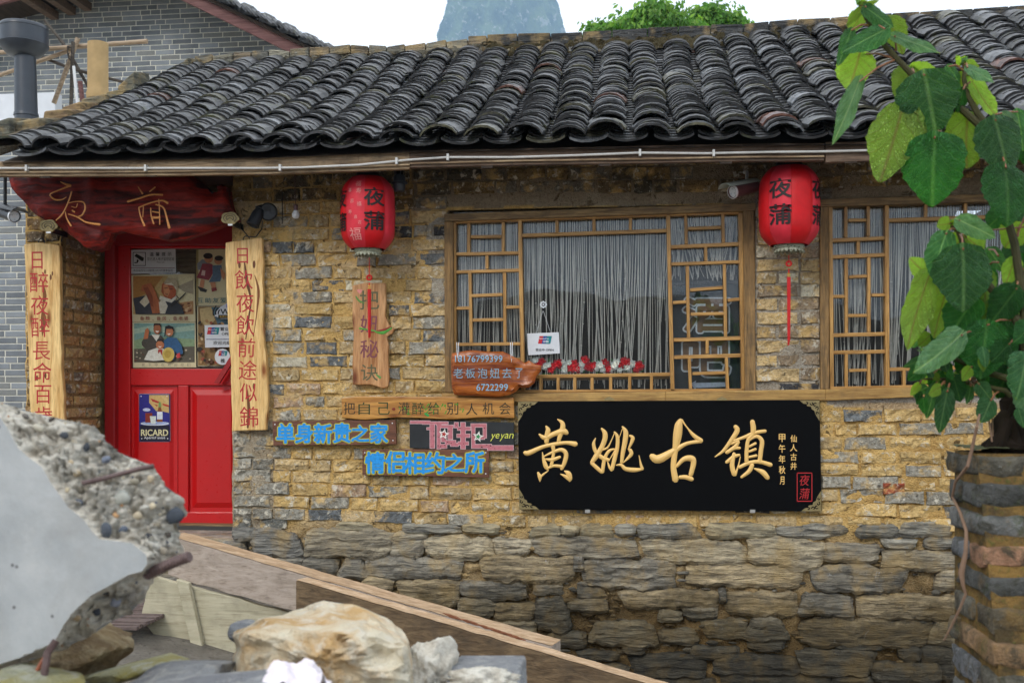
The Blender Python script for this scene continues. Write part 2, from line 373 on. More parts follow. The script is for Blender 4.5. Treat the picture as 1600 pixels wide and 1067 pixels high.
def m_leaf(name, top, under, vein_top, vein_under):
    t = NT(name); uv = t.n('ShaderNodeAttribute', attribute_name='leafuv').outputs['Vector']; s = t.sep(uv)
    ax = t.math('ABSOLUTE', s[0])
    mid = t.rng(ax, .012, .045, 1, 0)
    wob = t.noise(t.vadd(uv, t.math('MULTIPLY', t.rand(), 9.)), 3.5, 2)
    ph = t.math('ADD', t.math('SUBTRACT', t.math('MULTIPLY', s[1], 6.3), t.math('MULTIPLY', t.math('POWER', ax, .8), 4.6)), t.math('MULTIPLY', wob, .9))
    sv = t.rng(t.math('ABSOLUTE', t.math('SUBTRACT', t.math('FRACT', ph), .5)), .0, .10, 1, 0)
    vein = t.math('MAXIMUM', t.math('MULTIPLY', mid, .9), t.math('MULTIPLY', sv, .5))
    fine = t.voro(t.map(uv, (26, 26, 1)), 1.0, 'Distance', 'DISTANCE_TO_EDGE')
    n = t.noise(t.vadd(uv, t.math('MULTIPLY', t.rand(), 9.)), 5, 4)
    rb = t.rng(t.rand(), 0, 1, .7, 1.55)
    tc = t.mix(t.mix(top, (.6, .7, .5), 1.0, 'MULTIPLY'), t.mix(top, (1.35, 1.25, 1.3), 1.0, 'MULTIPLY'), t.rng(n, .3, .7))
    tc = t.mix(tc, vein_top, vein)
    uc = t.mix(t.mix(under, (.75, .8, .6), 1.0, 'MULTIPLY'), under, t.rng(n, .3, .7))
    uc = t.mix(uc, vein_under, t.math('MULTIPLY', vein, .6))
    bf = t.n('ShaderNodeNewGeometry').outputs['Backfacing']
    c = t.mix(tc, uc, bf)
    sp = t.rng(t.noise(uv, 18, 4, .7), .66, .72, 0, .6); c = t.mix(c, (.16, .10, .03), sp)
    cm = t.n('ShaderNodeCombineColor'); [t.put(cm.inputs[i], rb) for i in range(3)]
    c = t.mix(c, cm.outputs[0], 1.0, 'MULTIPLY')
    h = t.math('ADD', t.math('MULTIPLY', vein, -1.0), t.math('MULTIPLY', t.rng(fine, 0, .25), .5))
    bm = t.bump(h, 1.0, .02)
    t.fin(c, .5, bm, .35)
    tl = t.n('ShaderNodeBsdfTranslucent'); t.put(tl.inputs[0], t.mix(c, (1.5, 1.7, .5), 1.0, 'MULTIPLY')); t.put(tl.inputs['Normal'], bm)
    ms = t.n('ShaderNodeMixShader'); ms.inputs[0].default_value = .42
    t.t.links.new(t.b.outputs[0], ms.inputs[1]); t.t.links.new(tl.outputs[0], ms.inputs[2]); t.t.links.new(ms.outputs[0], t.out.inputs[0])
    return t.m
M['leaf'] = m_leaf('broad_leaf', (.058, .18, .075), (.30, .50, .06), (.20, .38, .17), (.22, .12, .05))
M['leaf_pale'] = m_leaf('pale_leaf', (.14, .28, .19), (.34, .52, .10), (.32, .46, .32), (.30, .16, .08))
M['leaf_dark'] = m_leaf('dark_leaf', (.026, .13, .03), (.08, .24, .04), (.08, .22, .06), (.08, .10, .03))
# ================================================================ terrain, far hills, haze
t = NT('trodden_earth'); p_ = t.pos(); n_ = t.noise(p_, 3, 8, .65); n2_ = t.noise(p_, 40, 6, .7)
M['ground'] = t.fin(t.mix(t.mix((.10, .085, .065), (.26, .23, .19), t.rng(n_, .35, .65)), (.05, .04, .035), t.rng(n2_, .55, .7)), .95, t.bump(t.math('ADD', n_, n2_), .8, .03))
def ground_z(x, y):
    a = np.clip((x+2.5)/2.3, 0, 1); a = a*a*(3-2*a)
    b = np.clip((y+4.2)/1.8, 0, 1); b = b*b*(3-2*b)
    near = .60*(1-a)*b
    f = np.clip((np.hypot(x, y)-12)/20, 0, 1)
    return near*(1-f)
xs = np.concatenate([-np.geomspace(3000, 7, 26), np.linspace(-6.5, 6.5, 110), np.geomspace(7, 3000, 26)])
ys = np.concatenate([-np.geomspace(3000, 9, 26), np.linspace(-8.5, 5, 110), np.geomspace(6, 3000, 26)])
GX, GY = np.meshgrid(xs, ys)
GZ = ground_z(GX, GY) + (fbm(GX*2, GY*2, 4, 3)-.5)*.10*np.exp(-np.hypot(GX, GY)/10)
rr_ = np.hypot(GX, GY); back = np.clip((-GY-25)/160, 0, 1)
GZ = GZ + back*(fbm(GX*.012+5, GY*.012, 4, 9))*34*np.clip(1-(rr_-300)/900, .1, 1)
tag(grid_mesh('ground', GX, GY, GZ, None, M['ground']), kind='structure')
# karst peak
t = NT('karst_forest'); p_ = t.pos(); n_ = t.noise(p_, .03, 8, .7); n2_ = t.noise(p_, .08, 6, .7)
c_ = t.mix((.008, .02, .01), (.12, .17, .06), t.rng(n_, .42, .58)); c_ = t.mix(c_, (.45, .44, .40), t.rng(n2_, .56, .62, 0, .9))
M['karst'] = t.fin(c_, .95, t.bump(n2_, 1, 14))
YK = 1500.0; kc = P(775, 620, YK)
NA, NH = 220, 150; A, Hh = np.meshgrid(np.linspace(0, 2*math.pi, NA), np.linspace(0, 1, NH))
top_z = 640.0
Rad = 86*(1-Hh**16)**.5 + 110*(1-Hh)**2.2
ca, sa = np.cos(A), np.sin(A)
dn = (fbm(ca*2+Hh*3+10, sa*2+Hh*9+10, 6, 5)-.5)*62*(1-Hh**8) + (fbm(ca*14+30, sa*14+Hh*46+30, 4, 8)-.5)*30*(1-Hh**8)
dn[:, -1] = dn[:, 0]
KX, KY, KZ = kc.x+(Rad+dn)*ca+4, kc.y+(Rad+dn)*sa*.9, Hh*top_z + (fbm(ca*3+9, sa*3+9, 4, 2)-.5)*14*Hh
tag(grid_mesh('karst_peak', KX, KY, KZ, None, M['karst']), kind='structure')
hz = MB(); hz.box((-1700, -1700, -60), (1700, 1700, 680)); ho = hz.obj('haze', simple('haze_air', (.5, .5, .5))); ho['kind'] = 'stuff'
hm = bpy.data.materials.new('haze_volume'); hm.use_nodes = True; hm.node_tree.nodes.clear()
o_ = hm.node_tree.nodes.new('ShaderNodeOutputMaterial'); v_ = hm.node_tree.nodes.new('ShaderNodeVolumePrincipled')
v_.inputs['Color'].default_value = (.46, .72, 1.0, 1); v_.inputs['Density'].default_value = HAZE = .00050; v_.inputs['Anisotropy'].default_value = .1
hm.node_tree.links.new(v_.outputs[0], o_.inputs['Volume']); ho.data.materials[0] = hm
# ================================================================ trees behind the roof
t = NT('tree_foliage'); a_ = t.attr(); 
M['foliage'] = t.fin(t.mix(a_, t.mix(a_, (.5, .6, .4), 1.0, 'MULTIPLY'), t.noise(t.pos(), 4, 3)), .6, None, .3)
tl = t.n('ShaderNodeBsdfTranslucent'); t.put(tl.inputs[0], t.mix(a_, (1.6, 1.8, .6), 1.0, 'MULTIPLY')); ms_ = t.n('ShaderNodeMixShader'); ms_.inputs[0].default_value = .4
t.t.links.new(t.b.outputs[0], ms_.inputs[1]); t.t.links.new(tl.outputs[0], ms_.inputs[2]); t.t.links.new(ms_.outputs[0], t.out.inputs[0])
def far_tree(px0, px1, pytop, Y, label, clusters, n):
    base = P((px0+px1)/2, 620, Y); base.z = 0
    tr = empty('broadleaf_tree', base, label, 'tree', 'trees behind the tiled roof')
    b = MB(); b.tube([base, base+Vector((.1, 0, 1.6)), P((px0+px1)/2, 130, Y)], [.18, .15, .09], 8)
    for (cx, cy, r) in clusters: b.tube([P((px0+px1)/2, 170, Y), P((cx+(px0+px1)/2)/2, (cy+140)/2, Y+.2), P(cx, cy, Y)], [.08, .05, .015], 6)
    b.obj('trunk', M['bark'], tr, True)
    f = MB(); s = S(1000, Y)
    for (cx, cy, r) in clusters:
        k = int(n*r*r/1500)
        for i in range(k):
            d = Vector((rnd.gauss(0, 1), rnd.gauss(0, 1), rnd.gauss(0, 1))).normalized()*(rnd.random()**.6)*rnd.choice([.6, .9, 1.1, 1.4, 1.9])
            c = P(cx, cy, Y) + Vector((d.x*r*s*1.15, d.y*r*s, d.z*r*s*.8))
            # a drooping compound frond of 4 leaflets
            ax = Vector((rnd.uniform(-1, 1), rnd.uniform(-1, 1), rnd.uniform(-.5, .6))).normalized()
            g = rnd.uniform(.7, 1.35); col = (.10*g, .23*g, .04*g) if rnd.random() < .7 else (.20*g, .34*g, .07*g)
            for j in range(4):
                q = c + ax*(.055*j) + Vector((0, 0, -.006*j*j)); l = rnd.uniform(.08, .14)
                dr = (ax*.5+Vector((rnd.uniform(-.6, .6), rnd.uniform(-.6, .6), -.75))).normalized(); sd = dr.cross(Vector((rnd.uniform(-1, 1), 1, rnd.uniform(-.3, .3)))).normalized()*l*.2
                f.add([q, q+dr*l*.5+sd, q+dr*l, q+dr*l*.5-sd], [(0, 1, 2, 3)], col)
    f.obj('crown', M['foliage'], tr)
far_tree(925, 1090, 0, 11, 'left one of two green trees whose crowns rise above the roof ridge', [(1020, 42, 26), (985, 48, 24), (1048, 40, 22), (938, 44, 12), (1003, 28, 17), (1030, 12, 14), (962, 58, 20), (1070, 48, 14), (1042, 24, 12), (990, 34, 12), (930, 58, 14)], 1700)
far_tree(1090, 1165, 8, 12, 'right and smaller of two green trees rising above the roof ridge', [(1115, 32, 16), (1098, 22, 12), (1138, 30, 14), (1112, 14, 9), (1152, 36, 9), (1090, 36, 11), (1128, 40, 14), (1104, 42, 14)], 2000)
# ================================================================ grey brick neighbour
t = NT('grey_neighbour_brick'); p_ = t.pos(); b_ = t.mix(t.ocol(), t.attr(), 1.0, 'MULTIPLY'); n_ = t.noise(p_, 3, 6, .6); n2_ = t.noise(p_, 50, 4)
M['gbrick'] = t.fin(t.mix(t.mix(b_, (.8, .8, .82), 1.0, 'MULTIPLY'), t.mix(b_, (1.3, 1.3, 1.28), 1.0, 'MULTIPLY'), t.rng(n_, .3, .7)), .9, t.bump(n2_, .4, .006), .25)
M['gmortar'] = simple('pale_mortar', (.66, .64, .56), .95, .2, 30, .5)
nb = empty('grey_brick_house', Vector((-7, 7, 0)), 'grey brick gabled house with maroon bargeboards standing behind the old house on the left', 'house')
YG, YA = 7.0, 4.0
gl_, gr_ = P(-260, 200, YG), P(560, 200, YG)
apex = P(190, -62, YG)
b = MB(); pts = [Vector((gl_.x, YG, 0)), Vector((gr_.x, YG, 0)), Vector((gr_.x, YG, P(560, 118, YG).z)), apex, Vector((gl_.x, YG, P(-260, 60, YG).z))]
b.prism(pts, (0, .3, 0)); gw = b.obj('wall', M['gmortar'], nb)
def gable_top(px):
    return -62 + (px-190)*.485 if px > 190 else -62 + (190-px)*.27
bm_v = []
def brick_unit(seed, nx=4, nz=2, ch=.10, am=.02, dp=.035):
    """unit brick: x,z in -.5...5, front at y=0, back at y=dp"""
    r = random.Random(seed); vs = []; fs = []
    xs_ = [-.5+ch*.55+(1-ch*1.1)*i/nx for i in range(nx+1)]; zs_ = [-.5+ch+(1-2*ch)*k/nz for k in range(nz+1)]
    for k, z in enumerate(zs_):
        for i, x in enumerate(xs_):
            vs.append((x+r.uniform(-.012, .012), r.uniform(-am, am)*.25, z+r.uniform(-.05, .05)))
    W = nx+1
    for k in range(nz):
        for i in range(nx): fs.append((k*W+i, k*W+i+1, (k+1)*W+i+1, (k+1)*W+i))
    ring = [i for i in range(W)] + [k*W+nx for k in range(1, nz+1)] + [nz*W+i for i in range(nx-1, -1, -1)] + [k*W for k in range(nz-1, 0, -1)]
    n0 = len(vs)
    for idx in ring:
        x, _, z = vs[idx]; e = r.uniform(.4, 1.0)
        vs.append((max(-.5, min(.5, x*1.0+math.copysign(ch*.55*e, x) if abs(x) > .40 else x)), dp*.16*r.uniform(.6, 1.5), max(-.5, min(.5, z+math.copysign(ch*e, z) if abs(z) > .25 else z))))
    n1 = len(vs)
    for j in range(len(ring)):
        x, y, z = vs[n0+j]; vs.append((x, dp, z))
    L = len(ring)
    for j in range(L):
        j2 = (j+1) % L; fs.append((ring[j2], ring[j], n0+j, n0+j2)); fs.append((n0+j2, n0+j, n1+j, n1+j2))
    return vs, fs
def unit_mesh(name, vs, fs, mat, smooth=True):
    me = bpy.data.meshes.new(name); me.from_pydata(vs, [], fs); me.validate(); me.materials.append(mat); tone_attr(me, None)
    if smooth: me.polygons.foreach_set('use_smooth', [True]*len(me.polygons))
    me.update(); return me
gb = brick_unit(3, 1, 1, .06, .0, .012); gme = unit_mesh('grey_brick', gb[0], gb[1], M['gbrick'], False)
cands = []
def grey_courses(Y, x0, x1, z0, z1, inside, parent):
    bw, bh = .262, .0655; z = z0; k = 0
    while z < z1:
        x = x0 - (k % 2)*bw*.5 - (.0 if k % 3 else .07)
        while x < x1:
            l = bw if rnd.random() < .8 else bw*.52
            cx, cz = x+l/2, z+bh/2
            if inside(cx, cz):
                g = rnd.uniform(.72, 1.3); col = (.185*g, .20*g, .215*g)
                if rnd.random() < .1: col = (.19, .195, .19)
                cands.append((Y, cx, cz, l-.012, bh-.010, col, parent))
            x += l
        z += bh; k += 1
def px_of(v):
    d = v-CAM; f = d.dot(FW); return 800+d.dot(RT)*F/f, HOR-d.z*F/f
def inside_g(x, z):
    px, py = px_of(Vector((x, YG, z)))
    return px < 545 and px > -60 and py > gable_top(px)+5 and py < 260
grey_courses(YG, P(-60, 100, YG).x, P(545, 100, YG).x, P(0, 260, YG).z, P(190, -60, YG).z, inside_g, gw)
# lower annexe wall on the far left
b = MB(); axr = P(900, 300, YA).x
b.box((-10, YA, 0), (axr, YA+.25, H+2.55)); b.box((-10, YA+.25, H+2.3), (axr, YG-.02, H+2.5)); aw = b.obj('annexe_wall', M['gmortar'], nb)
grey_courses(YA, P(-30, 400, YA).x, P(62, 400, YA).x, .6, H+2.5, lambda x, z: True, aw)
def vis_key(c):
    px, py = px_of(Vector((c[1], c[0], c[2])))
    if c[0] == YA: return (0 if (px < 45 and py > 285) else 2)
    return 0 if (0 < px < 520 and 0 < py and not (px > 300 and py > 90+0)) else 1
cands.sort(key=vis_key)
stuffm = {}
cnt = 0
for (Y, cx, cz, l, h_, col, par) in cands:
    if cnt < 300:
        copy_mesh_obj('brick', gme, Matrix.Translation((cx, Y-.006, cz)) @ Matrix.Diagonal((l, 1, h_, 1)), par, col); cnt += 1
    else:
        m = stuffm.setdefault(par.name, (MB(), par))[0]
        m.add([(cx+a*l, Y-.006+b2, cz+c2*h_) for a, b2, c2 in gb[0]], gb[1], col)
for k, (m, par) in stuffm.items(): m.obj('brickwork', M['gbrick'], par, kind='stuff')
# gable roof: bargeboards, tile rows, rafters
def sidepx(px, off, Y): return P(px, gable_top(px)+off, Y)
for (pa, pb, nm) in ((190, 560, 1), (190, -260, -1)):
    b = MB(); Yf = YG-.75
    a0, a1 = sidepx(pa, -2, Yf), sidepx(pb, -2, Yf); a2, a3 = sidepx(pb, 17, Yf), sidepx(pa, 17, Yf)
    b.prism([a0, a3, a2, a1] if nm > 0 else [a0, a1, a2, a3], (0, .05, 0)); b.obj('bargeboard', M['red_beam'], nb, bevel=.004)
    b = MB(); a0, a1 = sidepx(pa, -8, Yf-.05), sidepx(pb, -8, Yf-.05); a2, a3 = sidepx(pb, -2.5, Yf-.05), sidepx(pa, -2.5, Yf-.05)
    b.prism([a0, a3, a2, a1] if nm > 0 else [a0, a1, a2, a3], (0, 3.5, 0)); rf = b.obj('roof', M['dark_timber'], nb)
    # tiles along the verge
    n = 46 if nm > 0 else 40
    d_ = (a1-a0)/n
    tm = MB()
    for row in range(3):
        for i in range(n):
            c = a0 + d_*(i+.5) + Vector((0, -.04+row*.24+rnd.uniform(-.02, .02), .02+rnd.uniform(0, .02)))
            l = d_.length*1.5; dx = d_.normalized(); up = Vector((-dx.z, 0, dx.x)) if dx.x > 0 else Vector((dx.z, 0, -dx.x))
            vs = []; K = 5
            for e in (-.5, .5):
                for k in range(K+1):
                    th = math.pi*k/K; off = math.cos(th)*.10; hh = math.sin(th)*.05
                    for q in (0, .014):
                        vs.append(c + dx*(e*l) + Vector((0, off, 0)) + up*(hh+q+e*-.035))
            fs = []
            for k in range(K):
                o1 = 2*k; o2 = 2*(k+1); B = 2*(K+1)
                fs += [(o1+1, o2+1, B+o2+1, B+o1+1), (o1, o1+1, o2+1, o2), (B+o1, B+o2, B+o2+1, B+o1+1)]
            g = rnd.uniform(.6, 1.5); tm.add(vs, fs, (.05*g, .052*g, .055*g))
    tm.obj('roof_tiles', M['tile'], rf, kind='stuff')
    for i in range(4, n, 4):                                   # weights set along the edge
        if nm < 0: continue
        c = a0 + d_*(i+.5) + Vector((0, .02, .09)); s = rnd.uniform(.8, 1.3)
        bb = MB(); w_ = .15*s; bb.prism([c+Vector((-w_*.6, 0, -.04)), c+Vector((w_*.6, 0, -.10)), c+Vector((w_*.5, 0, .02)), c+Vector((-w_*.2, 0, .08)), c+Vector((-w_*.6, 0, .05))], (0, .15, 0)); bb.obj('ridge_block', M['tile'], rf, bevel=.01).color = (.10, .105, .11, 1)
for px in (38, 66, 92):
    b = MB(); a = P(px, gable_top(px)+4, YG-.7); b.box((a.x-.05, YG-.7, a.z-.14), (a.x+.05, YG, a.z-.04)); b.obj('rafter', M['fascia2'], nb)
# ================================================================ OLD BRICK HOUSE
house = empty('old_brick_house', Vector((0, 0, 0)), 'old tan and grey brick house with black tiled roof and red door', 'house')
ztop = P(998, 262, 0).z + .05; zst = P(998, 829, 0).z
XL, XP, XD = P(40, 500).x, P(95, 500).x, P(363, 500).x     # pier left, pier right, door recess right
XR = P(1780, 500).x
zdoor = P(363, 843).z
W1 = (P(700, 500).x, P(1180, 500).x, P(998, 617).z, P(998, 322).z)
W2 = (P(1283, 500).x, P(1700, 500).x, P(998, 617).z, P(998, 322).z)
OPEN = [(XP, XD, zdoor-.02, 9), W1, W2]
def in_open(x, z, m=0):
    return any(a+m < x < b_-m and c+m < z < d_-m for a, b_, c, d_ in OPEN)
# mortar face as one relief sheet
st = .0125
gx = np.arange(XL, XR+st, st); gz = np.arange(0.0, ztop+st, st)
for a, b_, c, d_ in OPEN:   # snap grid lines to openings
    for v, arr in ((a, gx), (b_, gx), (c, gz), (d_, gz)):
        if arr[0] < v < arr[-1]: arr[np.argmin(abs(arr-v))] = v
GX, GZ = np.meshgrid(gx, gz)
PXg = 998 + GX*275; PYg = 620-(GZ-H)*275     # approximate picture position
n1 = fbm(GX*6, GZ*9, 4, 1); n2 = fbm(GX*38, GZ*44, 3, 2); n3 = fbm(GX*14+9, GZ*18, 3, 4)
low = np.clip((zst+.04-GZ)/.12, 0, 1)
dy = .0005 - (n1-.5)*.034 - (n2-.5)*.014 + low*(.028 + (.5-n3)*.06)
col = np.ones(GX.shape+(3,))*np.array([.72, .475, .175])
def zone(mask, c):
    m = np.clip(mask, 0, 1)[..., None]; global col; col = col*(1-m) + np.array(c)*m
nz = (fbm(GX*3, GZ*3, 4, 11)-.5)
dy = np.minimum(dy, .044)
zone(low*(.75+nz), (.36, .28, .17)); zone(np.clip((n3-.42)*6, 0, 1)*low, (.54, .39, .2))
zone(((PXg > 668+nz*30) & (PXg < 705) & (PYg > 325) & (PYg < 612))*.9, (.34, .33, .30))
zone(((PXg > 1175) & (PXg < 1290) & (PYg > 290) & (PYg < 625))*.9, (.40, .37, .32))
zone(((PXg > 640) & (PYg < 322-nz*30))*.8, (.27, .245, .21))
zone(((PXg > 1280) & (PYg > 612) & (PYg < 640+nz*30))*.9, (.46, .44, .41))
zone(((PXg < 430) & (PYg > 660))*.75, (.36, .33, .28)); zone(np.clip((PXg-1285)/60, 0, 1)*(PYg > 630)*(1-low)*.6, (.54, .34, .12))
zone(np.clip((310-PYg)/40, 0, 1)*.5, (.22, .155, .085))  # mortar browner up to the eaves: dirt and eaves' shade painted in
zone(np.clip((n1-.55)*5, 0, 1)*(1-low)*(PXg < 700)*.5, (.60, .53, .42))
cxm = (GX[:-1, :-1]+GX[1:, 1:])/2; czm = (GZ[:-1, :-1]+GZ[1:, 1:])/2
mask = np.ones(cxm.shape, bool)
for a, b_, c, d_ in OPEN: mask &= ~((cxm > a) & (cxm < b_) & (czm > c) & (czm < d_))
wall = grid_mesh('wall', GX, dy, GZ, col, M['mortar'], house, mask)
# wall body behind the face (reveals), rest of the shell
b = MB(); yb0, yb1 = .05, .40
b.col = (.42, .28, .13)
def wbox(x0, x1, z0, z1, y0=yb0, y1=yb1): b.box((x0, y0, z0), (x1, y1, z1), (.42, .28, .13))
wbox(XD, W1[0], 0, ztop); wbox(W1[0], W1[1], 0, W1[2]-.003); wbox(W1[0], W1[1], W1[3]+.003, ztop); wbox(W1[1], W2[0], 0, ztop); wbox(W2[0], W2[1], 0, W2[2]-.003); wbox(W2[0], W2[1], W2[3]+.003, ztop); wbox(W2[1], XR, 0, ztop)
wbox(XD, XD+.25, zdoor, ztop, .40, .62); wbox(XL, XP-.008, 0, ztop, .05, .70); wbox(XL, XL+.2, 0, ztop, .7, 3.7); wbox(XR-.2, XR, 0, ztop, .4, 3.7); wbox(XL, XR, 0, ztop, 3.7, 3.9)
wbox(XP-.008, XD+.3, P(300, 372, .5).z, ztop+.22, .56, .72)
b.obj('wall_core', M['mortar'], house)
b = MB(); b.box((XL+.2, .41, H-.85), (XR-.2, 3.7, H-.82)); b.box((XL+.2, 2.6, H-.8), (XR-.2, 2.64, ztop)); b.box((XD+.3, .9, H+1.45), (XR-.2, 2.6, H+1.48)); b.obj('dark_room', M['interior'], house)
b = MB(); b.box((XP-.01, 0.02, 0), (XD+.01, .52, zdoor-.0)); b.obj('doorstep', M['stone'], house, bevel=.008).color = (.36, .34, .31, 1)
b = MB(); b.box((XP+.0, .43, zdoor), (XD+.2, .52, zdoor+.035)); b.obj('threshold', M['frame_h'], house, bevel=.005)
# bricks ---------------------------------------------------------
BV = [brick_unit(20+i, 5, 2, .085, (.02, .03, .045)[i % 3], .045) for i in range(8)]
BM = [unit_mesh('old_brick', v, f, M['brick'], False) for v, f in BV]
SIGNS = [(815, 1278, 632, 792), (436, 612, 664, 690), (574, 758, 708, 738), (648, 802, 664, 698), (540, 800, 628, 650), (358, 412, 376, 668), (40, 92, 384, 640)]
bricks = []
def tone_at(px, py):
    r = rnd.random(); g = rnd.uniform(.82, 1.18)
    tan, ochre, grey, blue, dark, cream, pink, red = (.60, .44, .23), (.66, .46, .20), (.36, .335, .28), (.18, .19, .195), (.075, .075, .078), (.72, .65, .49), (.56, .39, .26), (.36, .11, .06)
    if py < 322: c = [(.17, .12, .065), (.22, .19, .15), (.11, .09, .06), (.27, .18, .08)][int(r*4)]  # top courses: dirt plus the eaves' shade put into the brick colour
    elif 1175 < px < 1290: c = tan if r < .35 else cream if r < .65 else (.33, .25, .17) if r < .9 else dark
    elif px >= 1280: c = ochre if r < .55 else grey if r < .78 else blue if r < .92 else tan
    elif px < 430 and py > 660: c = grey if r < .7 else (.30, .28, .235)
    elif px < 130: c = (.25, .16, .08) if r < .6 else (.16, .12, .08)
    elif py < 560 and px > 600: c = blue if r < .26 else dark if r < .34 else grey if r < .55 else tan
    elif py > 660: c = tan if r < .45 else grey if r < .56 else blue if r < .61 else ochre if r < .88 else pink
    else: c = tan if r < .40 else cream if r < .56 else grey if r < .69 else blue if r < .77 else ochre if r < .93 else pink
    return tuple(min(.8, x*g) for x in c)
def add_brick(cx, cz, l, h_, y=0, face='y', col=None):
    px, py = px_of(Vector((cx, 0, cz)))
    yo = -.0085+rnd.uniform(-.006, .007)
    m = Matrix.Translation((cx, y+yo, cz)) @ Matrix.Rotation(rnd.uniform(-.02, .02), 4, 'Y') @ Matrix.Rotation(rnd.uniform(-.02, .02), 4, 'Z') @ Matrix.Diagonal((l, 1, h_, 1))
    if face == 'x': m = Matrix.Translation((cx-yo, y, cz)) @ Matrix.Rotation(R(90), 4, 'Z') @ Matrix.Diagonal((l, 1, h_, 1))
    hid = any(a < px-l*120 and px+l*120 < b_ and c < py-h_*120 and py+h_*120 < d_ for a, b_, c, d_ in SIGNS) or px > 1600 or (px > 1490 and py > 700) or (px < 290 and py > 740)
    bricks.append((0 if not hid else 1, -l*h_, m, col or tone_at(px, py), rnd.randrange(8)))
zc = zst+.02; k = 0
course = []
while zc < ztop:
    hh = rnd.uniform(.070, .080); course.append((zc, hh)); zc += hh
ivals_all = [(XL, XP), (XD, XR)]
for k, (z, hh) in enumerate(course):
    zm = z+hh/2
    ivals = [(XL, XP)]
    cuts = sorted([(a, b_) for a, b_, c, d_ in (W1, W2) if c-hh*.5 < zm < d_+hh*.5])
    x = XD
    for a, b_ in cuts: ivals.append((x, a)); x = b_
    ivals.append((x, XR))
    for (a, b_) in ivals:
        x = a + rnd.uniform(0, .004)
        first = True
        while x < b_-.03:
            l = rnd.choice([.235, .25, .22, .2, .13, .175, .24, .12]) if not first else (.24 if k % 2 else .12)
            first = False
            if b_-x-l < .07: l = b_-x-.002
            if l > .03:
                g = rnd.uniform(.003, .013)
                wv = .010*math.sin(x*2.1+k*.4)
                if rnd.random() > .035: add_brick(x+l/2, zm+wv, l-g, hh-rnd.uniform(.001, .010))
            x += l
# foundations of courses under the windows' left quoin go down one more
z = zdoor-.01; 
while z < zst+.02:
    for q in range(2): add_brick(XD+.06+q*.19, z+.036, .17 if q else .11, .06, 0, 'y', (.2, .2, .18))
    z += .073
# inner jamb of the pier, facing the door
z = zdoor-.03
while z < ztop-.05:
    y = .03 + (.0 if rnd.random() < .5 else .03)
    while y < .46:
        l = rnd.choice([.12, .2, .24]); l = min(l, .49-y)
        if l > .05: add_brick(XP-.008, z+.036, l-.016, .060, y+l/2, 'x', rnd.choice([(.62, .36, .15), (.46, .26, .11), (.62, .42, .2), (.30, .24, .18)]))
        y += l
    z += .074
bricks.append((0, -1, Matrix.Translation((P(1396, 763).x, -.016, P(1396, 763).z)) @ Matrix.Diagonal((.115, 1, .062, 1)), (.40, .10, .055), 2))
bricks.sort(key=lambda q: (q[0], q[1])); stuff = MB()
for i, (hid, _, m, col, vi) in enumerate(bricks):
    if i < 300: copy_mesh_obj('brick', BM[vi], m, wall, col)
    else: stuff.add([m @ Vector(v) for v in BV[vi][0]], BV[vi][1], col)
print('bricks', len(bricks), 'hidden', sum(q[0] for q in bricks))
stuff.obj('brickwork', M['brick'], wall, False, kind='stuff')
# stones of the plinth --------------------------------------------
ST = [(365,826,396,844),(395,830,468,870),(480,828,612,870),(612,833,662,873),(665,840,770,870),(773,842,831,867),(527,817,579,828),(631,821,718,831),(726,819,778,832),(574,873,720,902),(754,870,895,909),(474,873,528,900),(534,875,571,903),(720,911,821,934),(568,903,612,922),(624,908,715,947),(774,944,836,969),(718,937,771,962),(780,972,836,1000),(346,847,381,859),(431,873,471,883),(830,820,878,840),(880,824,902,836),(906,820,959,837),(963,821,992,834),(997,820,1089,839),(1105,818,1209,839),(1214,822,1300,839),(834,841,994,870),(1008,845,1167,878),(1169,843,1285,884),(1287,850,1370,878),(1379,862,1495,889),(1270,886,1412,921),(1464,891,1502,919),(897,871,911,891),(913,875,1053,918),(1073,881,1253,914),(834,912,877,928),(903,918,944,934),(972,925,1123,949),(1125,919,1134,939),(1133,928,1245,961),(1252,930,1331,961),(1340,930,1500,967),(889,937,947,953),(1069,949,1119,966),(837,934,888,985),(1100,969,1166,994),(1169,966,1228,1000),(1250,969,1451,1007),(925,972,1025,1006),(906,1019,966,1031),(1080,1012,1153,1028),(989,1025,1100,1059),(1116,1026,1246,1052),(1250,1016,1361,1055),(1128,1056,1300,1078),(975,1010,1006,1020),(1455,972,1502,1007),(1407,1011,1438,1031),(1438,1011,1506,1033),(1364,1037,1469,1064),(1471,1039,1508,1066),(1381,843,1429,857),(1445,841,1488,855),(1340,819,1403,840),(1407,817,1486,838),(1250,819,1322,836),(640,950,700,975),(705,985,770,1010),(855,990,915,1010),(1030,985,1090,1005),(1170,1003,1225,1014),(1310,1003,1380,1014),(1300,1058,1362,1080),(1020,1062,1120,1085),(905,1040,980,1064),(1030,955,1064,968),(1140,884,1065,870)]
plinth = wall
for ry_, rh_ in ((820, 24), (845, 38), (884, 34), (920, 40), (962, 36), (1000, 30), (1032, 38)):
    qx = 1506
    while qx < 1770: wq = rnd.uniform(55, 140); ST.append((qx, ry_, min(qx+wq, 1779), ry_+rh_)); qx += wq+3
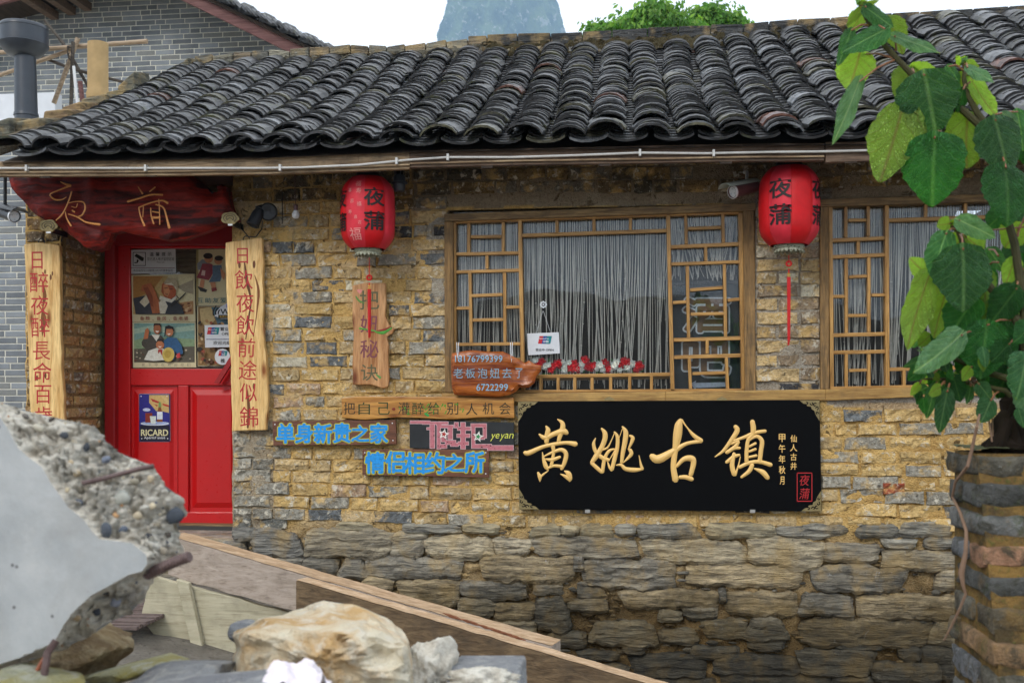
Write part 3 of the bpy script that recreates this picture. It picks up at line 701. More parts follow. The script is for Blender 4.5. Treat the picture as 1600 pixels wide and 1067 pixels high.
def stone_obj(x0, y0, x1, y1, seed, col):
    r = random.Random(seed); a, b2 = P(x0-2.4, y1+2.2), P(x1+2.4, y0-2.2); w_, h_ = b2.x-a.x, b2.z-a.z
    if w_ <= 0 or h_ <= 0: return
    cx, cz = (a.x+b2.x)/2, (a.z+b2.z)/2
    nx, nz_ = max(6, min(26, int(w_/.022))), max(4, min(9, int(h_/.02)))
    sl_, sr = r.uniform(-.35, .35)*h_, r.uniform(-.35, .35)*h_
    X, Z, Y = np.zeros((nz_+3, nx+3)), np.zeros((nz_+3, nx+3)), np.zeros((nz_+3, nx+3))
    pr = r.uniform(.018, .042)
    for j in range(nz_+3):
        for i in range(nx+3):
            u = np.clip((i-1)/nx, 0, 1); v = np.clip((j-1)/nz_, 0, 1)
            ex = abs(u-.5)*2; ez = abs(v-.5)*2
            top = (fb(seed+u*w_*14, 3.3, 3, seed)-.5)*h_*.36; bot = (fb(seed+u*w_*14, 7.7, 3, seed+5)-.5)*h_*.36
            pinch = 1-.22*ex**5
            x = cx-w_/2+u*w_ + (sl_*(v-.5) if u < .5 else sr*(v-.5))*ex**2 + (fb(v*3, seed+u*2, 2, seed)-.5)*.02
            zz = cz + (v-.5)*h_*pinch + top*v + bot*(1-v) + h_*.06*(r.random()-.5)
            lay = math.floor((v*h_+fb(x*3, seed, 2, 3)*.02)/.017)
            yy = -pr + (ex**12)*.022 + (ez**9)*.022 + (fb(x*7, lay*3.7+seed, 3, seed)-.5)*.024 + (fb(x*30, zz*60, 2, 7)-.5)*.010
            if i in (0, nx+2) or j in (0, nz_+2): yy = .06
            X[j, i], Z[j, i], Y[j, i] = x, zz, yy
    c = np.ones(X.shape+(3,))*np.array(col)
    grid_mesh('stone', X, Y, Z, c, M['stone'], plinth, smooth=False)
for i, (x0, y0, x1, y1) in enumerate(ST):
    g = rnd.uniform(.8, 1.25); base = rnd.choice([(.37, .325, .245), (.30, .27, .215), (.43, .37, .265), (.37, .30, .195), (.21, .195, .165)])
    if y0 > 1000: base = rnd.choice([(.21, .195, .165), (.16, .15, .13)])
    if y1-y0 < 22 and y0 < 850: base = rnd.choice([(.24, .23, .20), (.34, .30, .21)])
    if x0 < 400: base = (.22, .215, .2)
    stone_obj(x0, y0, x1, y1, i+3, tuple(q*g for q in base))
# small packing chips between the stones: a rubble nobody could count
b = MB()
for i in range(900):
    px, py = rnd.uniform(366, 1520), rnd.uniform(826, 1075)
    if any(x0+3 < px < x1-3 and y0+3 < py < y1-3 for x0, y0, x1, y1 in ST): continue
    c = P(px, py, -.002+rnd.uniform(-.01, .02)); s = rnd.uniform(.006, .024); f_ = rnd.uniform(.35, .8)
    vs = [c+Vector((math.cos(a)*s*rnd.uniform(.7, 1.3)*1.5, -s*.2*rnd.random(), math.sin(a)*s*f_)) for a in [q*math.pi/3 for q in range(6)]]
    vs += [c+Vector((rnd.uniform(-.3, .3)*s, -s*.75, rnd.uniform(-.2, .2)*s*f_))]; g = rnd.uniform(.6, 1.6)
    b.add(vs, [(q, (q+1) % 6, 6) for q in range(6)], rnd.choice([(.16*g, .15*g, .13*g), (.28*g, .2*g, .1*g)]))
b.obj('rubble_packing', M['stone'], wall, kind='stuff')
# ================================================================ roof
YE, YR = -.56, 1.85
def interp(x, pts):
    if x <= pts[0][0]: return pts[0][1]
    for (a, b_), (c, d_) in zip(pts, pts[1:]):
        if x <= c: return b_+(d_-b_)*(x-a)/(c-a)
    return pts[-1][1]
EAVE = [(-100, 243), (100, 240), (300, 236), (420, 234), (600, 226), (800, 222), (1000, 218), (1180, 214), (1340, 214), (1600, 206), (1900, 198)]   # mean eaves line of tiles
RIDGE = [(200, 113), (300, 110), (400, 104), (550, 99), (700, 90), (820, 86), (900, 81), (1100, 74), (1200, 62), (1380, 44), (1600, 28), (1900, 10)]
def eave(x):
    px, _ = px_of(Vector((x, YE, H+1.3))); return Vector((x, YE, P(px, interp(px, EAVE), YE).z))
def ridge(x):
    px, _ = px_of(Vector((x, YR, H+2.5))); return Vector((x, YR, P(px, interp(px, RIDGE), YR).z))
def roofpt(c, s):
    xe = c; xr = c*1.0 - .02
    a, b_ = eave(xe), ridge(xr); return a.lerp(b_, s) - Vector((0, 0, .05*math.sin(math.pi*s)))
# deck under the tiles + rear slope
xa, xb = P(-8, 240, YE).x, XR+.15
nX = 60; uu = np.linspace(xa, xb, nX); rows = []
for s in np.linspace(0.02, 1, 14): rows.append([roofpt(u, s)-Vector((0, 0, .055)) for u in uu])
rows.append([Vector((u, 4.1, rows[-1][i].z-1.15)) for i, u in enumerate(uu)])
A3 = np.array([[tuple(p) for p in r_] for r_ in rows])
roof = grid_mesh('roof', A3[..., 0], A3[..., 1], A3[..., 2], None, M['dark_timber'], house)
def tile_unit(seed, inv=False, w_=.185, l=.165, hgt=.05, th=.0125, K=6):
    r = random.Random(seed); vs = []
    for e in (0, 1):
        for k in range(K+1):
            th_ = math.pi*(.12+.76*k/K); x = -math.cos(th_)/math.cos(math.pi*.12)*w_/2; z = (math.sin(th_)-math.sin(math.pi*.12))/(1-math.sin(math.pi*.12))*hgt
            if inv: z = -z
            jit = r.uniform(-.0012, .0012)+(r.uniform(-.005, 0) if (k in (0, K) and r.random() < .3) else 0)
            y = e*l + (r.uniform(-.0015, .0015)+jit*1.2 if e == 0 else 0)
            vs.append((x, y, z+jit*.5)); vs.append((x, y, z+jit*.5+th))
    B = 2*(K+1); fs = []
    for k in range(K):
        a, b_ = 2*k, 2*(k+1)
        fs += [(a+1, b_+1, B+b_+1, B+a+1), (a, b_, b_+1, a+1)]
        if k in (0, K-1): fs += [(a, B+a, B+b_, b_)]
    fs += [(0, 1, B+1, B), (2*K, B+2*K, B+2*K+1, 2*K+1)]
    return vs, fs
TV = [tile_unit(40+i, False, w_=(.185, .192, .178, .188, .182, .19)[i], hgt=(.044, .048, .041, .051, .046, .040)[i]) for i in range(6)]; TI = [tile_unit(60+i, True, .2, .165, .024) for i in range(3)]
TM = [unit_mesh('curved_tile', v, f, M['tile'], False) for v, f in TV+TI]; TT = TV+TI
pitch = .2185; ncol = int((xb-xa)/pitch)+1; nrow = 37
tiles = []
for c in range(ncol):
    x = xa+.09+c*pitch; wob = rnd.uniform(0, 6)
    runj = 0
    for r_ in range(nrow):
        s = r_/nrow + rnd.uniform(-.003, .003)
        runj = runj*.8 + rnd.uniform(-.006, .006)
        for inv in (0, 1):
            xx = x + (pitch/2 if inv else 0) + .010*math.sin(s*5+wob) + runj + rnd.uniform(-.003, .003)
            p0 = roofpt(xx, s); p1 = roofpt(xx, min(1, s+.03)); 
            if s+.03 > 1: p0_, p1 = roofpt(xx, .96), roofpt(xx, 1.0)
            else: p0_ = p0
            d = (p1-p0_).normalized()
            tilt = R(-8.2 + rnd.uniform(-2.5, 2.2)) if not inv else R(-7)
            sx_ = Vector((1, 0, (eave(xx+.1).z-eave(xx-.1).z)/.2)).normalized()
            n = sx_.cross(d).normalized(); q = Quaternion(sx_, tilt); d2 = q @ d; n2_ = sx_.cross(d2).normalized()
            rm = Matrix((sx_, d2, n2_)).transposed().to_4x4()
            lift = (.024 + rnd.uniform(-.003, .006)) if not inv else .014
            if not inv and r_ < 5 and rnd.random() < .5: lift += rnd.uniform(0, .02)
            m = Matrix.Translation(p0 + n*lift) @ rm @ Matrix.Rotation(R(rnd.gauss(0, 2.6)), 4, 'Z') @ Matrix.Rotation(R(rnd.gauss(0, 2.2)), 4, 'Y')
            g = rnd.uniform(.35, 1.6)
            col = (.024*g, .024*g, .0252*g)
            q_ = rnd.random()
            if q_ < .006: col = (.09, .04, .028)
            elif q_ < .05: col = (.10, .105, .11)
            elif q_ < .10: col = (.06, .056, .034)
            px, py = px_of(p0); dist = (p0-CAM).length
            vis = (0 if -20 < px < 1610 else 2) + (1 if inv and s > .02 else 0)
            tiles.append((vis, r_, dist, m, col, (6+rnd.randrange(3)) if inv else rnd.randrange(6)))
tiles.sort(key=lambda q: q[:3]); stuff = MB()
for i, (v_, _, _, m, col, vi) in enumerate(tiles):
    if i < 300: copy_mesh_obj('roof_tile', TM[vi], m, roof, col)
    else: stuff.add([m @ Vector(v) for v in TT[vi][0]], TT[vi][1], col)
stuff.obj('roof_tiles', M['tile'], roof, kind='stuff')
print('tiles', len(tiles))
# ridge: a row of pale upright tiles, mortar, and blocks on top
RT_ = [(300, 90), (400, 80), (520, 74), (560, 71), (600, 71), (680, 66), (760, 54), (900, 51), (1000, 44), (1160, 37), (1250, 30), (1380, 22), (1600, 8), (1900, -8)]
Yr = YR+.06
px = 303; i = 0
while px < 1790 and P(px+40, 20, Yr).x < xb:
    wpx = rnd.uniform(26, 34) if px < 760 else rnd.uniform(40, 56)
    y0 = interp(px, RT_)+rnd.uniform(-2, 2)*(1.4 if px < 760 else .4); y1 = interp(px+wpx, RT_)+rnd.uniform(-2, 2)*(1.4 if px < 760 else .4)
    hgt = (14 if px < 760 else 18)
    b = MB(); g = rnd.uniform(.8, 1.25)
    b.prism([P(px+.6, y0+hgt, Yr), P(px+wpx-.6, y1+hgt, Yr), P(px+wpx-.6, y1, Yr), P(px+.6, y0, Yr)], (0, .2, 0))
    o = b.obj('ridge_brick', M['stone'], roof, bevel=.008); c = rnd.choice([(.17, .165, .14), (.23, .22, .18), (.12, .12, .11), (.21, .17, .12)]) if px < 760 else (.055, .057, .06)
    o.color = (c[0]*g, c[1]*g, c[2]*g, 1); px += wpx
px = 300
while px < 1790 and P(px+20, 20, Yr).x < xb:
    wpx = rnd.uniform(15, 27); ym = interp(px, RT_)+(24 if px < 760 else 27)+rnd.uniform(-2, 2); hh = rnd.uniform(9, 13); sk = rnd.uniform(3, 8)
    b = MB(); b.prism([P(px, ym+hh*.6, Yr-.05), P(px+wpx-1, ym+hh*.5-1.5, Yr-.05), P(px+wpx-1+sk, ym-hh*.45-1.5, Yr-.02), P(px+sk, ym-hh*.4, Yr-.02)], (0, .012, .0)); g = rnd.uniform(.6, 1.4)
    b.obj('ridge_tile', M['stone'], roof).color = (.2*g, .205*g, .205*g, 1); px += wpx*.92
X_, Z_, Y_, C_ = [], [], [], []
pxs = np.array([q for q in np.arange(296, 1800, 3.0) if P(q, 20, Yr).x < xb])
for j in range(9):
    xr_, zr_, yr_, cr_ = [], [], [], []
    for q in pxs:
        pp = P(q, interp(q, RT_)+11+j*3.6, Yr-.02); nn = fb(q*.11, j*.9, 3, 3); xr_.append(pp.x); zr_.append(pp.z+(nn-.5)*.02); yr_.append(Yr+.01-(nn-.5)*.09-j*.012)
        cr_.append((.10+.22*max(0, nn-.35), .095+.2*max(0, nn-.35), .07+.17*max(0, nn-.35)) if q < 760 else (.07, .058, .03))
    X_.append(xr_); Z_.append(zr_); Y_.append(yr_); C_.append(cr_)
grid_mesh('ridge_mortar', np.array(X_)[::-1], np.array(Y_)[::-1], np.array(Z_)[::-1], np.array(C_)[::-1], M['mortar'], roof)
# verge blocks up the left edge
VG = [(-25, 200, 45), (22, 197, 44), (67, 182, 44), (96, 173, 34), (125, 160, 46), (165, 150, 34), (184, 144, 30), (214, 138, 34), (236, 130, 30), (272, 118, 26)]
for i, (px, py, wpx) in enumerate(VG):
    s = max(0, min(1, (205-py)/95)); Y = YE+.35+(YR-YE-.35)*s; b = MB(); a = P(px-3, py-9, Y); w_ = wpx*S(px, Y); hh = rnd.uniform(.09, .13); k = .22 if px in (184, 272) else .02
    b.prism([a+Vector((0, 0, -hh)), a+Vector((w_, 0, -hh+.02+k*.1)), a+Vector((w_, 0, k*.4+rnd.uniform(-.01, .02))), a+Vector((w_*.1, 0, rnd.uniform(-.02, .01)))], (0, .24, .06))
    c = rnd.choice([(.14, .12, .07), (.20, .14, .08), (.10, .10, .08)]); vb_ = b.obj('verge_brick', M['stone'], roof, bevel=.012); vb_.color = (c[0]*1.4, c[1]*1.4, c[2]*1.4, 1); pass
for i in range(14):   # mortar bed under verge
    pass
b = MB(); q0, q1 = P(-30, 222, YE+.1), P(304, 116, YR); b.prism([q0+Vector((-.02, 0, -.10)), q0+Vector((.12, 0, -.08)), q0+Vector((.1, 0, -.0)), q0+Vector((-.05, 0, -.02))], q1-q0, (.13, .11, .08)); b.obj('verge_mortar', M['mortar'], roof)
# eaves boards, rafters, purlin
YF = YE+.07
FA = [(-60, 253, 276), (200, 250, 275), (420, 246, 272), (560, 240, 267), (640, 238, 264)]
FB = [(640, 236, 262), (800, 233, 258), (1000, 228, 255), (1160, 225, 252), (1288, 224, 251)]
FC = [(1290, 222, 254), (1460, 220, 248), (1660, 214, 240), (1800, 210, 236)]
for prof, mat in ((FA, 'fascia'), (FB, 'fascia2'), (FC, 'fascia2')):
    b = MB()
    for (a, t0, b0), (c, t1, b1) in zip(prof, prof[1:]):
        b.prism([P(a, b0, YF), P(c, b1, YF), P(c, t1, YF), P(a, t0, YF)], (0, .035, 0))
    b.obj('eaves_board', M[mat], roof, bevel=.003)
b = MB()
for (a, t0, b0), (c, t1, b1) in zip(FA+FB, (FA+FB)[1:]):
    if c > a: b.prism([P(a, b0-8, YF-.012), P(c, b1-8, YF-.012), P(c, b1-5.5, YF-.012), P(a, b0-5.5, YF-.012)][::1], (0, .011, 0))
b.obj('eaves_batten', M['fascia'], roof)
for i in range(11):
    x = xa+.25+i*.62; e = roofpt(x, .03); q = roofpt(x, .35); b = MB()
    b.prism([e+Vector((-.03, 0, -.15)), e+Vector((.03, 0, -.15)), e+Vector((.03, 0, -.06)), e+Vector((-.03, 0, -.06))], q-e); b.obj('rafter', M['dark_timber'], roof)
b = MB(); b.box((XL, -.02, ztop-.02), (XR, .35, ztop+.18)); b.obj('wall_plate', M['dark_timber'], house)
# conduit along the eaves
CP = [(-40, 263), (200, 263), (400, 263), (470, 262), (560, 258), (640, 250), (700, 246), (800, 246), (900, 243), (1000, 239), (1100, 240), (1200, 238), (1290, 237), (1400, 234), (1600, 226), (1760, 220)]
cdt = MB(); cdt.tube([P(a, c, YF-.016) for a, c in CP], .0062, 8); co = tag(cdt.obj('cable_conduit', M['conduit'], smooth=True), 'thin pale conduit pipe clipped along the eaves board under the roof tiles', 'pipe')
for a in (42, 228, 438, 620, 700, 1000, 1115, 1450):
    c = interp(a, CP); b = MB(); q = P(a, c, YF-.016); b.box((q.x-.006, q.y-.012, q.z-.017), (q.x+.006, q.y+.014, q.z+.017)); b.obj('clip', M['conduit'], co)
# ================================================================ windows
def bars(win, L, Yb, dep, mh, mv, ww=5.2):
    for (x0, y0, x1, y1, *r_) in L:
        wp = r_[0] if r_ else ww
        hor = abs(x1-x0) > abs(y1-y0); b = MB()
        a, c = P(x0, y0, Yb), P(x1, y1, Yb)
        if not hor and c.z > a.z: a, c = c, a
        b.bar(a, c, wp*S((x0+x1)/2, Yb), (0, dep, 0)) if hor else b.bar(c, a, wp*S((x0+x1)/2, Yb), (0, dep, 0))
        b.obj('lattice_bar', M[mh if hor else mv], win, bevel=.002)
def window(x0, x1, ytl, ytr, ybl, ybr, name_label):
    w_ = MB(); Yf = -.022
    quads = [([(x0, ytl), (x1, ytr), (x1, ytr+12), (x0, ytl+12)], 'frame_h'), ([(x0, ytl+12.3), (x0+14, ytl+12), (x0+15, ybl), (x0+1, ybl)], 'frame_v')]
    if x1 < 1300: quads.append(([(x1-20, ytr+12.3), (x1-2, ytr+12.3), (x1, ybr), (x1-17, ybr)], 'frame_v'))

    win = bpy.data.objects.new('window', None); win.location = P((x0+x1)/2, ybl, 0); WL['_w'] = 0
    sc.collection.objects.link(win); win.parent = house; win.matrix_parent_inverse = Matrix.Identity(4); WL[win.name] = win.location.copy()
    for q, m in quads:
        b = MB(); q = [P(a, c, Yf) for a, c in q]; b.prism([q[3], q[2], q[1], q[0]], (0, .12, 0)); b.obj('frame', M[m], win, bevel=.004)
    return win
win1 = window(694, 1181, 334, 317, 613, 611, '')
I1 = [(709, 340, 709, 612, 6), (812, 345, 817, 612, 6), (1044, 335, 1051, 611, 6), (1157, 331, 1162, 609, 6.5), (706, 346, 1160, 330.5, 6), (706, 612, 1164, 609, 4)]
bars(win1, I1, .0, .05, 'lattice', 'lattice_v')
L1 = [(732,349,732,395),(786,347,786,393),(735,370,783,369.5),(710,397,811,395),(760.6,399,760.6,420),(711,425,811,422),(734,426,736,535),(788,426,789,535),(737,462,785,460),(711,481.6,733,481),(791,480,812,479.5),(738,500,786,499),(713,538,813,537),(763,540,763,560),(713,562,813,561),(737,564,737,610),(789,564,789,610),(739,590,787,590),
(815,368,1043,360,5.5),(870,342,870,366),(928,340,928,363),(985,338,985,361),(820,588.5,1048,584.5,5.5),(845,590,845,611),(872,590,872,611),(898,590,898,611),(925,590,925,611),(954,589,954,611),(984,588,984,611),(1018,587,1018,610),
(1071.5,334,1072.5,381),(1129.5,333,1130.5,379),(1075,357,1127,355),(1047,386,1155,381,5.8),(1102.5,386,1103,408),(1049,412.5,1156,409),(1074,415,1076,527),(1132,413,1134,526),(1078.5,453,1129.5,449),(1051.5,473,1072,471.5),(1137,469,1159,467),(1079,491,1131,489.6),(1052.5,531,1160,528,5.8),(1105,532,1105,553),(1053,558,1161,555,5.8),(1077,560,1079,607),(1135,558,1137,607),(1082,583.6,1134,582)]
bars(win1, L1, .012, .03, 'lattice', 'lattice_v', 4.9)
win2 = window(1281, 1704, 311, 298, 608, 600, '')
I2 = [(1298, 320, 1300, 604, 6), (1386, 316, 1387, 603, 6), (1297, 319, 1690, 308, 6), (1297, 606, 1690, 598, 4), (1602, 310, 1603, 600, 6), (1688, 308, 1688, 600, 6)]
bars(win2, I2, .0, .05, 'lattice', 'lattice_v')
L2 = [(1322,321,1322,371),(1357,320,1357,369),(1326,344,1354,343.5),(1299,375.5,1383,372,5.8),(1341.5,377,1341.5,396),(1300,401.5,1383,398,5.8),(1322.6,404,1323,520),(1358,402,1358,519),(1327,432.5,1355,431),(1300,463,1320,463),(1362,460.6,1384,460.6),(1325,493,1355,492.6),(1300,523.7,1383,521.6,5.8),(1300,550.7,1383,549,5.8),(1322.6,553,1322.6,604),(1358,553,1358,603),(1327,578.7,1355,578),
(1389,344,1600,337,5.8),(1447,318,1447,342),(1509,315,1509,340),(1562,313,1562,337),(1389,577,1600,572,5.8),(1413,578,1413,602),(1445,578,1445,602),(1480,577,1480,601),(1515,577,1515,601),(1550,576,1550,600)]
bars(win2, L2, .012, .03, 'lattice', 'lattice_v', 4.9)
for win, (x0, x1, y0, y1) in ((win1, (709, 1160, 332, 612)), (win2, (1299, 1688, 310, 605))):
    b = MB(); q = [P(x0, y1, .05), P(x1, y1, .05), P(x1, y0, .05), P(x0, y0, .05)]; zt = max(v.z for v in q)
    b.prism([Vector((q[0].x, .05, q[0].z)), Vector((q[1].x, .05, q[0].z)), Vector((q[1].x, .05, zt)), Vector((q[0].x, .05, zt))], (0, .004, 0)); b.obj('pane', M['glass'], win)
# sill board running under both windows
b = MB()
SL = [(690, 614, 627), (800, 614, 628), (1040, 612, 627), (1290, 608, 626), (1440, 605, 620), (1700, 600, 614)]
for (a, t0, b0), (c, t1, b1) in zip(SL, SL[1:]): b.prism([P(a, b0, -.03), P(c, b1, -.03), P(c, t1, -.03), P(a, t0, -.03)], (0, .10, 0))
b.obj('window_sill', M['sill'], house, bevel=.004)
# ================================================================ door
YD = .50
door = bpy.data.objects.new('door', None); door.location = P(280, 826, YD); sc.collection.objects.link(door); door.parent = house; WL[door.name] = door.location.copy()
def pquad(name, mat, x0, y0, x1, y1, Y, dep, par, bev=.004, label=None):
    b = MB(); b.prism([P(x0, y1, Y), P(x1, y1, Y), P(x1, y0, Y), P(x0, y0, Y)], (0, dep, 0)); return b.obj(name, M[mat], par, bevel=bev, label=label)
pquad('door_frame', 'red_dark', 163, 300, 179, 826, YD-.05, .14, door, .006)
pquad('door_frame', 'red_dark', 179.5, 300, 420, 383, YD-.04, .12, door, .006)
pquad('stile', 'red_door', 180, 384, 203, 825, YD, .05, door)
pquad('stile', 'red_door', 374, 384, 400, 825, YD, .05, door)
pquad('rail', 'red_door', 203.5, 576, 373.5, 602, YD, .05, door)
pquad('rail', 'red_door', 203.5, 800, 373.5, 825, YD, .05, door)
pquad('mullion', 'red_door', 278, 602.5, 294, 799.5, YD, .05, door)
pquad('rail', 'red_door', 203.5, 384, 373.5, 388, YD, .05, door)
for x0, x1 in ((203.5, 277.5), (294.5, 373.5)):
    pquad('door_panel', 'red_door', x0, 602.5, x1, 799.5, YD+.022, .02, door, 0)
    b = MB(); a = [P(x0+6, 793, YD+.022), P(x1-6, 793, YD+.022), P(x1-6, 609, YD+.022), P(x0+6, 609, YD+.022)]; c = [P(x0+13, 785, YD+.006), P(x1-13, 785, YD+.006), P(x1-13, 617, YD+.006), P(x0+13, 617, YD+.006)]
    b.add(a+c, [(4, 5, 6, 7), (0, 1, 5, 4), (1, 2, 6, 5), (2, 3, 7, 6), (3, 0, 4, 7)]); b.obj('raised_field', M['red_door'], door)
pquad('pane', 'glass', 203.5, 388.5, 373.5, 575.5, YD+.03, .004, door, 0)
pquad('backing_paper', 'fascia', 204, 389, 373, 575, YD+.036, .004, door, 0)
b = MB(); b.prism([P(334, 598, YD-.06), P(342, 600, YD-.06), P(372, 552, YD-.06), P(372, 536, YD-.06)], (0, .02, 0)); b.obj('diagonal_brace', M['red_dark'], door, bevel=.003)
# ================================================================ lettering helpers
_gc = {}
def glyph(ch, bold=0.0):
    key = (ch, bold)
    if key in _gc: return _gc[key]
    cu = bpy.data.curves.new('glyph', 'FONT'); cu.body = ch; cu.size = 1; cu.resolution_u = 3; cu.offset = bold; cu.fill_mode = 'FRONT'
    ob = bpy.data.objects.new('glyph', cu); sc.collection.objects.link(ob)
    dg = bpy.context.evaluated_depsgraph_get(); me = bpy.data.meshes.new_from_object(ob.evaluated_get(dg))
    vs = [tuple(v.co) for v in me.vertices]; fs = [tuple(p.vertices) for p in me.polygons]
    bpy.data.objects.remove(ob); bpy.data.curves.remove(cu); bpy.data.meshes.remove(me)
    if vs:
        xs_ = [v[0] for v in vs]; ys_ = [v[1] for v in vs]; cjk = ord(ch[0]) > 0x2e80 and len(ch) == 1
        x0, x1, y0, y1 = min(xs_), max(xs_), min(ys_), max(ys_)
        sc_ = 1/max(y1-y0, (x1-x0)) if cjk else 1/max(.001, (y1-y0))
        if ch == '一': sc_ = 1/(x1-x0)
        vs = [((v[0]-(x0+x1)/2)*sc_, (v[1]-(y0+y1)/2)*sc_) for v in vs]; w_ = (x1-x0)*sc_; h_ = (y1-y0)*sc_
    else: w_ = h_ = 0
    _gc[key] = (vs, fs, w_, h_); return _gc[key]
def put_text(b, body, cx, cy, h, Y, w=None, bold=0.0, col=None, shear=0, rot=0, fn=None):
    if bold > .005 and fn is None:
        m = 8 if bold < .05 else 14
        for i in range(m):
            a = 2*math.pi*i/m; put_text(b, body, cx+math.cos(a)*bold*h, cy+math.sin(a)*bold*h, h, Y-.00003*i, w, 0, col, shear, rot)
        return
    """flat lettering centred on picture point, h px tall, optional total width w px"""
    vs, fs, gw_, gh_ = glyph(body, 0.0)
    if not vs: return
    sy = h; sx = h if w is None else w/max(gw_, .001); ca_, sa_ = math.cos(rot), math.sin(rot); out = []
    for x, y in vs:
        X = x*sx + shear*y*sy; Yy = y*sy; X, Yy = X*ca_-Yy*sa_, X*sa_+Yy*ca_
        out.append(fn(cx+X, cy-Yy) if fn else P(cx+X, cy-Yy, Y))
    b.add(out, fs, col)
def stroke(b, pts, Y, k=1.0, ox=0, oy=0, col=None, dome=.28, n=5, smooth=True, fn=None, flip=False):
    """brush stroke: pts (x,y,w) in scaled px -> domed ribbon"""
    pts = [(ox+x*k, oy+y*k, w_*k) for x, y, w_ in pts]
    if smooth and len(pts) > 2:          # Catmull-Rom
        q = [pts[0]]+pts+[pts[-1]]; o = []
        for i in range(1, len(q)-2):
            for j in range(4):
                t_ = j/4; a, b1, c, d = q[i-1], q[i], q[i+1], q[i+2]
                o.append(tuple(.5*((2*b1[m])+(-a[m]+c[m])*t_+(2*a[m]-5*b1[m]+4*c[m]-d[m])*t_*t_+(-a[m]+3*b1[m]-3*c[m]+d[m])*t_**3) for m in range(3)))
        o.append(pts[-1]); pts = o
    vs, fs = [], []; m = len(pts)
    def ring(x, y, w_, nx, ny):
        for i in range(n):
            u = -1+2*i/(n-1); hgt = (1-u*u)**.5*w_*dome*S(x, Y)
            p = fn(x+nx*u*w_/2, y+ny*u*w_/2) if fn else P(x+nx*u*w_/2, y+ny*u*w_/2, Y)
            vs.append(p + Vector((0, -hgt, 0)))
    for i, (x, y, w_) in enumerate(pts):
        x0, y0, _ = pts[max(0, i-1)]; x1, y1, _ = pts[min(m-1, i+1)]; dx, dy_ = x1-x0, y1-y0; L = math.hypot(dx, dy_) or 1
        nx, ny = -dy_/L, dx/L
        if i == 0: ring(x-dx/L*w_*.35, y-dy_/L*w_*.35, w_*.45, nx, ny)
        ring(x, y, max(w_, .2), nx, ny)
        if i == m-1: ring(x+dx/L*w_*.35, y+dy_/L*w_*.35, w_*.45, nx, ny)
    for i in range(m+1):
        for j in range(n-1): fs.append((i*n+j, (i+1)*n+j, (i+1)*n+j+1, i*n+j+1))
    b.add(vs, fs, col)
def slab(name, mat, pts, Y, dep, parent=None, bev=.004, origin='b'):
    b = MB(); q = [P(x, y, Y) for x, y in pts]
    area = sum(a.x*c.z-c.x*a.z for a, c in zip(q, q[1:]+q[:1]))
    if area < 0: q.reverse()
    b.prism(q, (0, dep, 0)); return b.obj(name, M[mat], parent, bevel=bev, origin=origin)
def sign(pts, mat, Y, dep, label, group=None, cat='sign', name='wooden_sign', bev=.004):
    cx = sum(p[0] for p in pts)/len(pts); by = max(p[1] for p in pts)
    e = empty(name, P(cx, by, Y+dep), label, cat, group); slab('board', mat, pts, Y, dep, e, bev); return e
def wavy(pts, amp, step=8, seed=1):
    out = []; n = len(pts)
    for i, (a, c) in enumerate(zip(pts, pts[1:]+pts[:1])):
        L = math.hypot(c[0]-a[0], c[1]-a[1]); k = max(1, int(L/step)); nx, ny = -(c[1]-a[1])/L, (c[0]-a[0])/L
        for j in range(k):
            t_ = j/k; q = (fb(seed*9.1+i*5+t_*L/22, seed, 3, seed)-.5)*2*amp*min(1, 4*t_*(1-t_)+.25) if j else 0
            out.append((a[0]+(c[0]-a[0])*t_+nx*q, a[1]+(c[1]-a[1])*t_+ny*q))
    return out
EPS = .0008
# ---- the black board
YB = -.055
bb = sign([(809, 627), (1281, 624.5), (1284, 799), (811, 796)], 'board_black', YB, .035, 'long black lacquered board with four large gold brush characters under the windows')
g = MB(); K1 = 1/8.; o1 = (810, 640)
HUANG = [[(260,305,20),(330,350,62),(450,300,62),(560,270,82),(605,292,55)],[(345,205,20),(370,250,58),(360,310,62),(350,405,55)],[(490,120,14),(545,160,50),(555,220,64),(530,290,64),(500,400,42)],[(80,535,50),(130,540,64),(300,465,48),(450,430,48),(600,412,46),(715,430,68)],[(430,450,55),(440,520,42),(430,600,38),(412,700,44)],[(300,530,8),(315,620,38),(345,710,55),(372,755,18)],[(325,580,18),(430,530,36),(540,500,50),(595,550,56),(580,650,52),(540,740,40)],[(340,615,18),(420,625,48),(520,590,34)],[(365,730,30),(450,700,36),(550,712,44)],[(245,785,26),(268,840,50),(268,900,8)],[(262,850,30),(320,800,24),(372,765,10)],[(575,765,14),(625,795,62),(648,860,50),(640,895,16)],[(525,802,10),(600,840,46),(640,882,30)]]
YAO = [[(965,355,12),(940,430,42),(970,530,46),(1050,600,54),(1125,628,46)],[(1040,235,24),(1080,290,58),(1080,370,62),(1035,480,60),(965,590,66),(915,660,44)],[(915,665,46),(980,725,48),(1045,780,46)],[(1052,780,40),(1062,690,46),(1085,590,42),(1140,510,38),(1215,490,16)],[(1025,505,26),(1110,475,24),(1160,390,14),(1202,290,12)],[(1200,278,22),(1238,340,44),(1236,470,48),(1205,600,52),(1170,745,48)],[(1118,660,16),(1140,720,30),(1165,760,26)],[(1110,655,8),(1160,590,14),(1205,510,16)],[(1300,212,22),(1342,280,60),(1332,400,62),(1305,540,52),(1290,660,38)],[(1222,692,14),(1285,690,36),(1340,738,50),(1450,752,56),(1555,742,26)],[(1548,738,44),(1530,680,28),(1508,570,8)],[(1392,322,26),(1430,362,50),(1375,495,18)],[(1395,500,44),(1408,560,48),(1310,662,12)],[(1300,240,8),(1260,350,8)]]
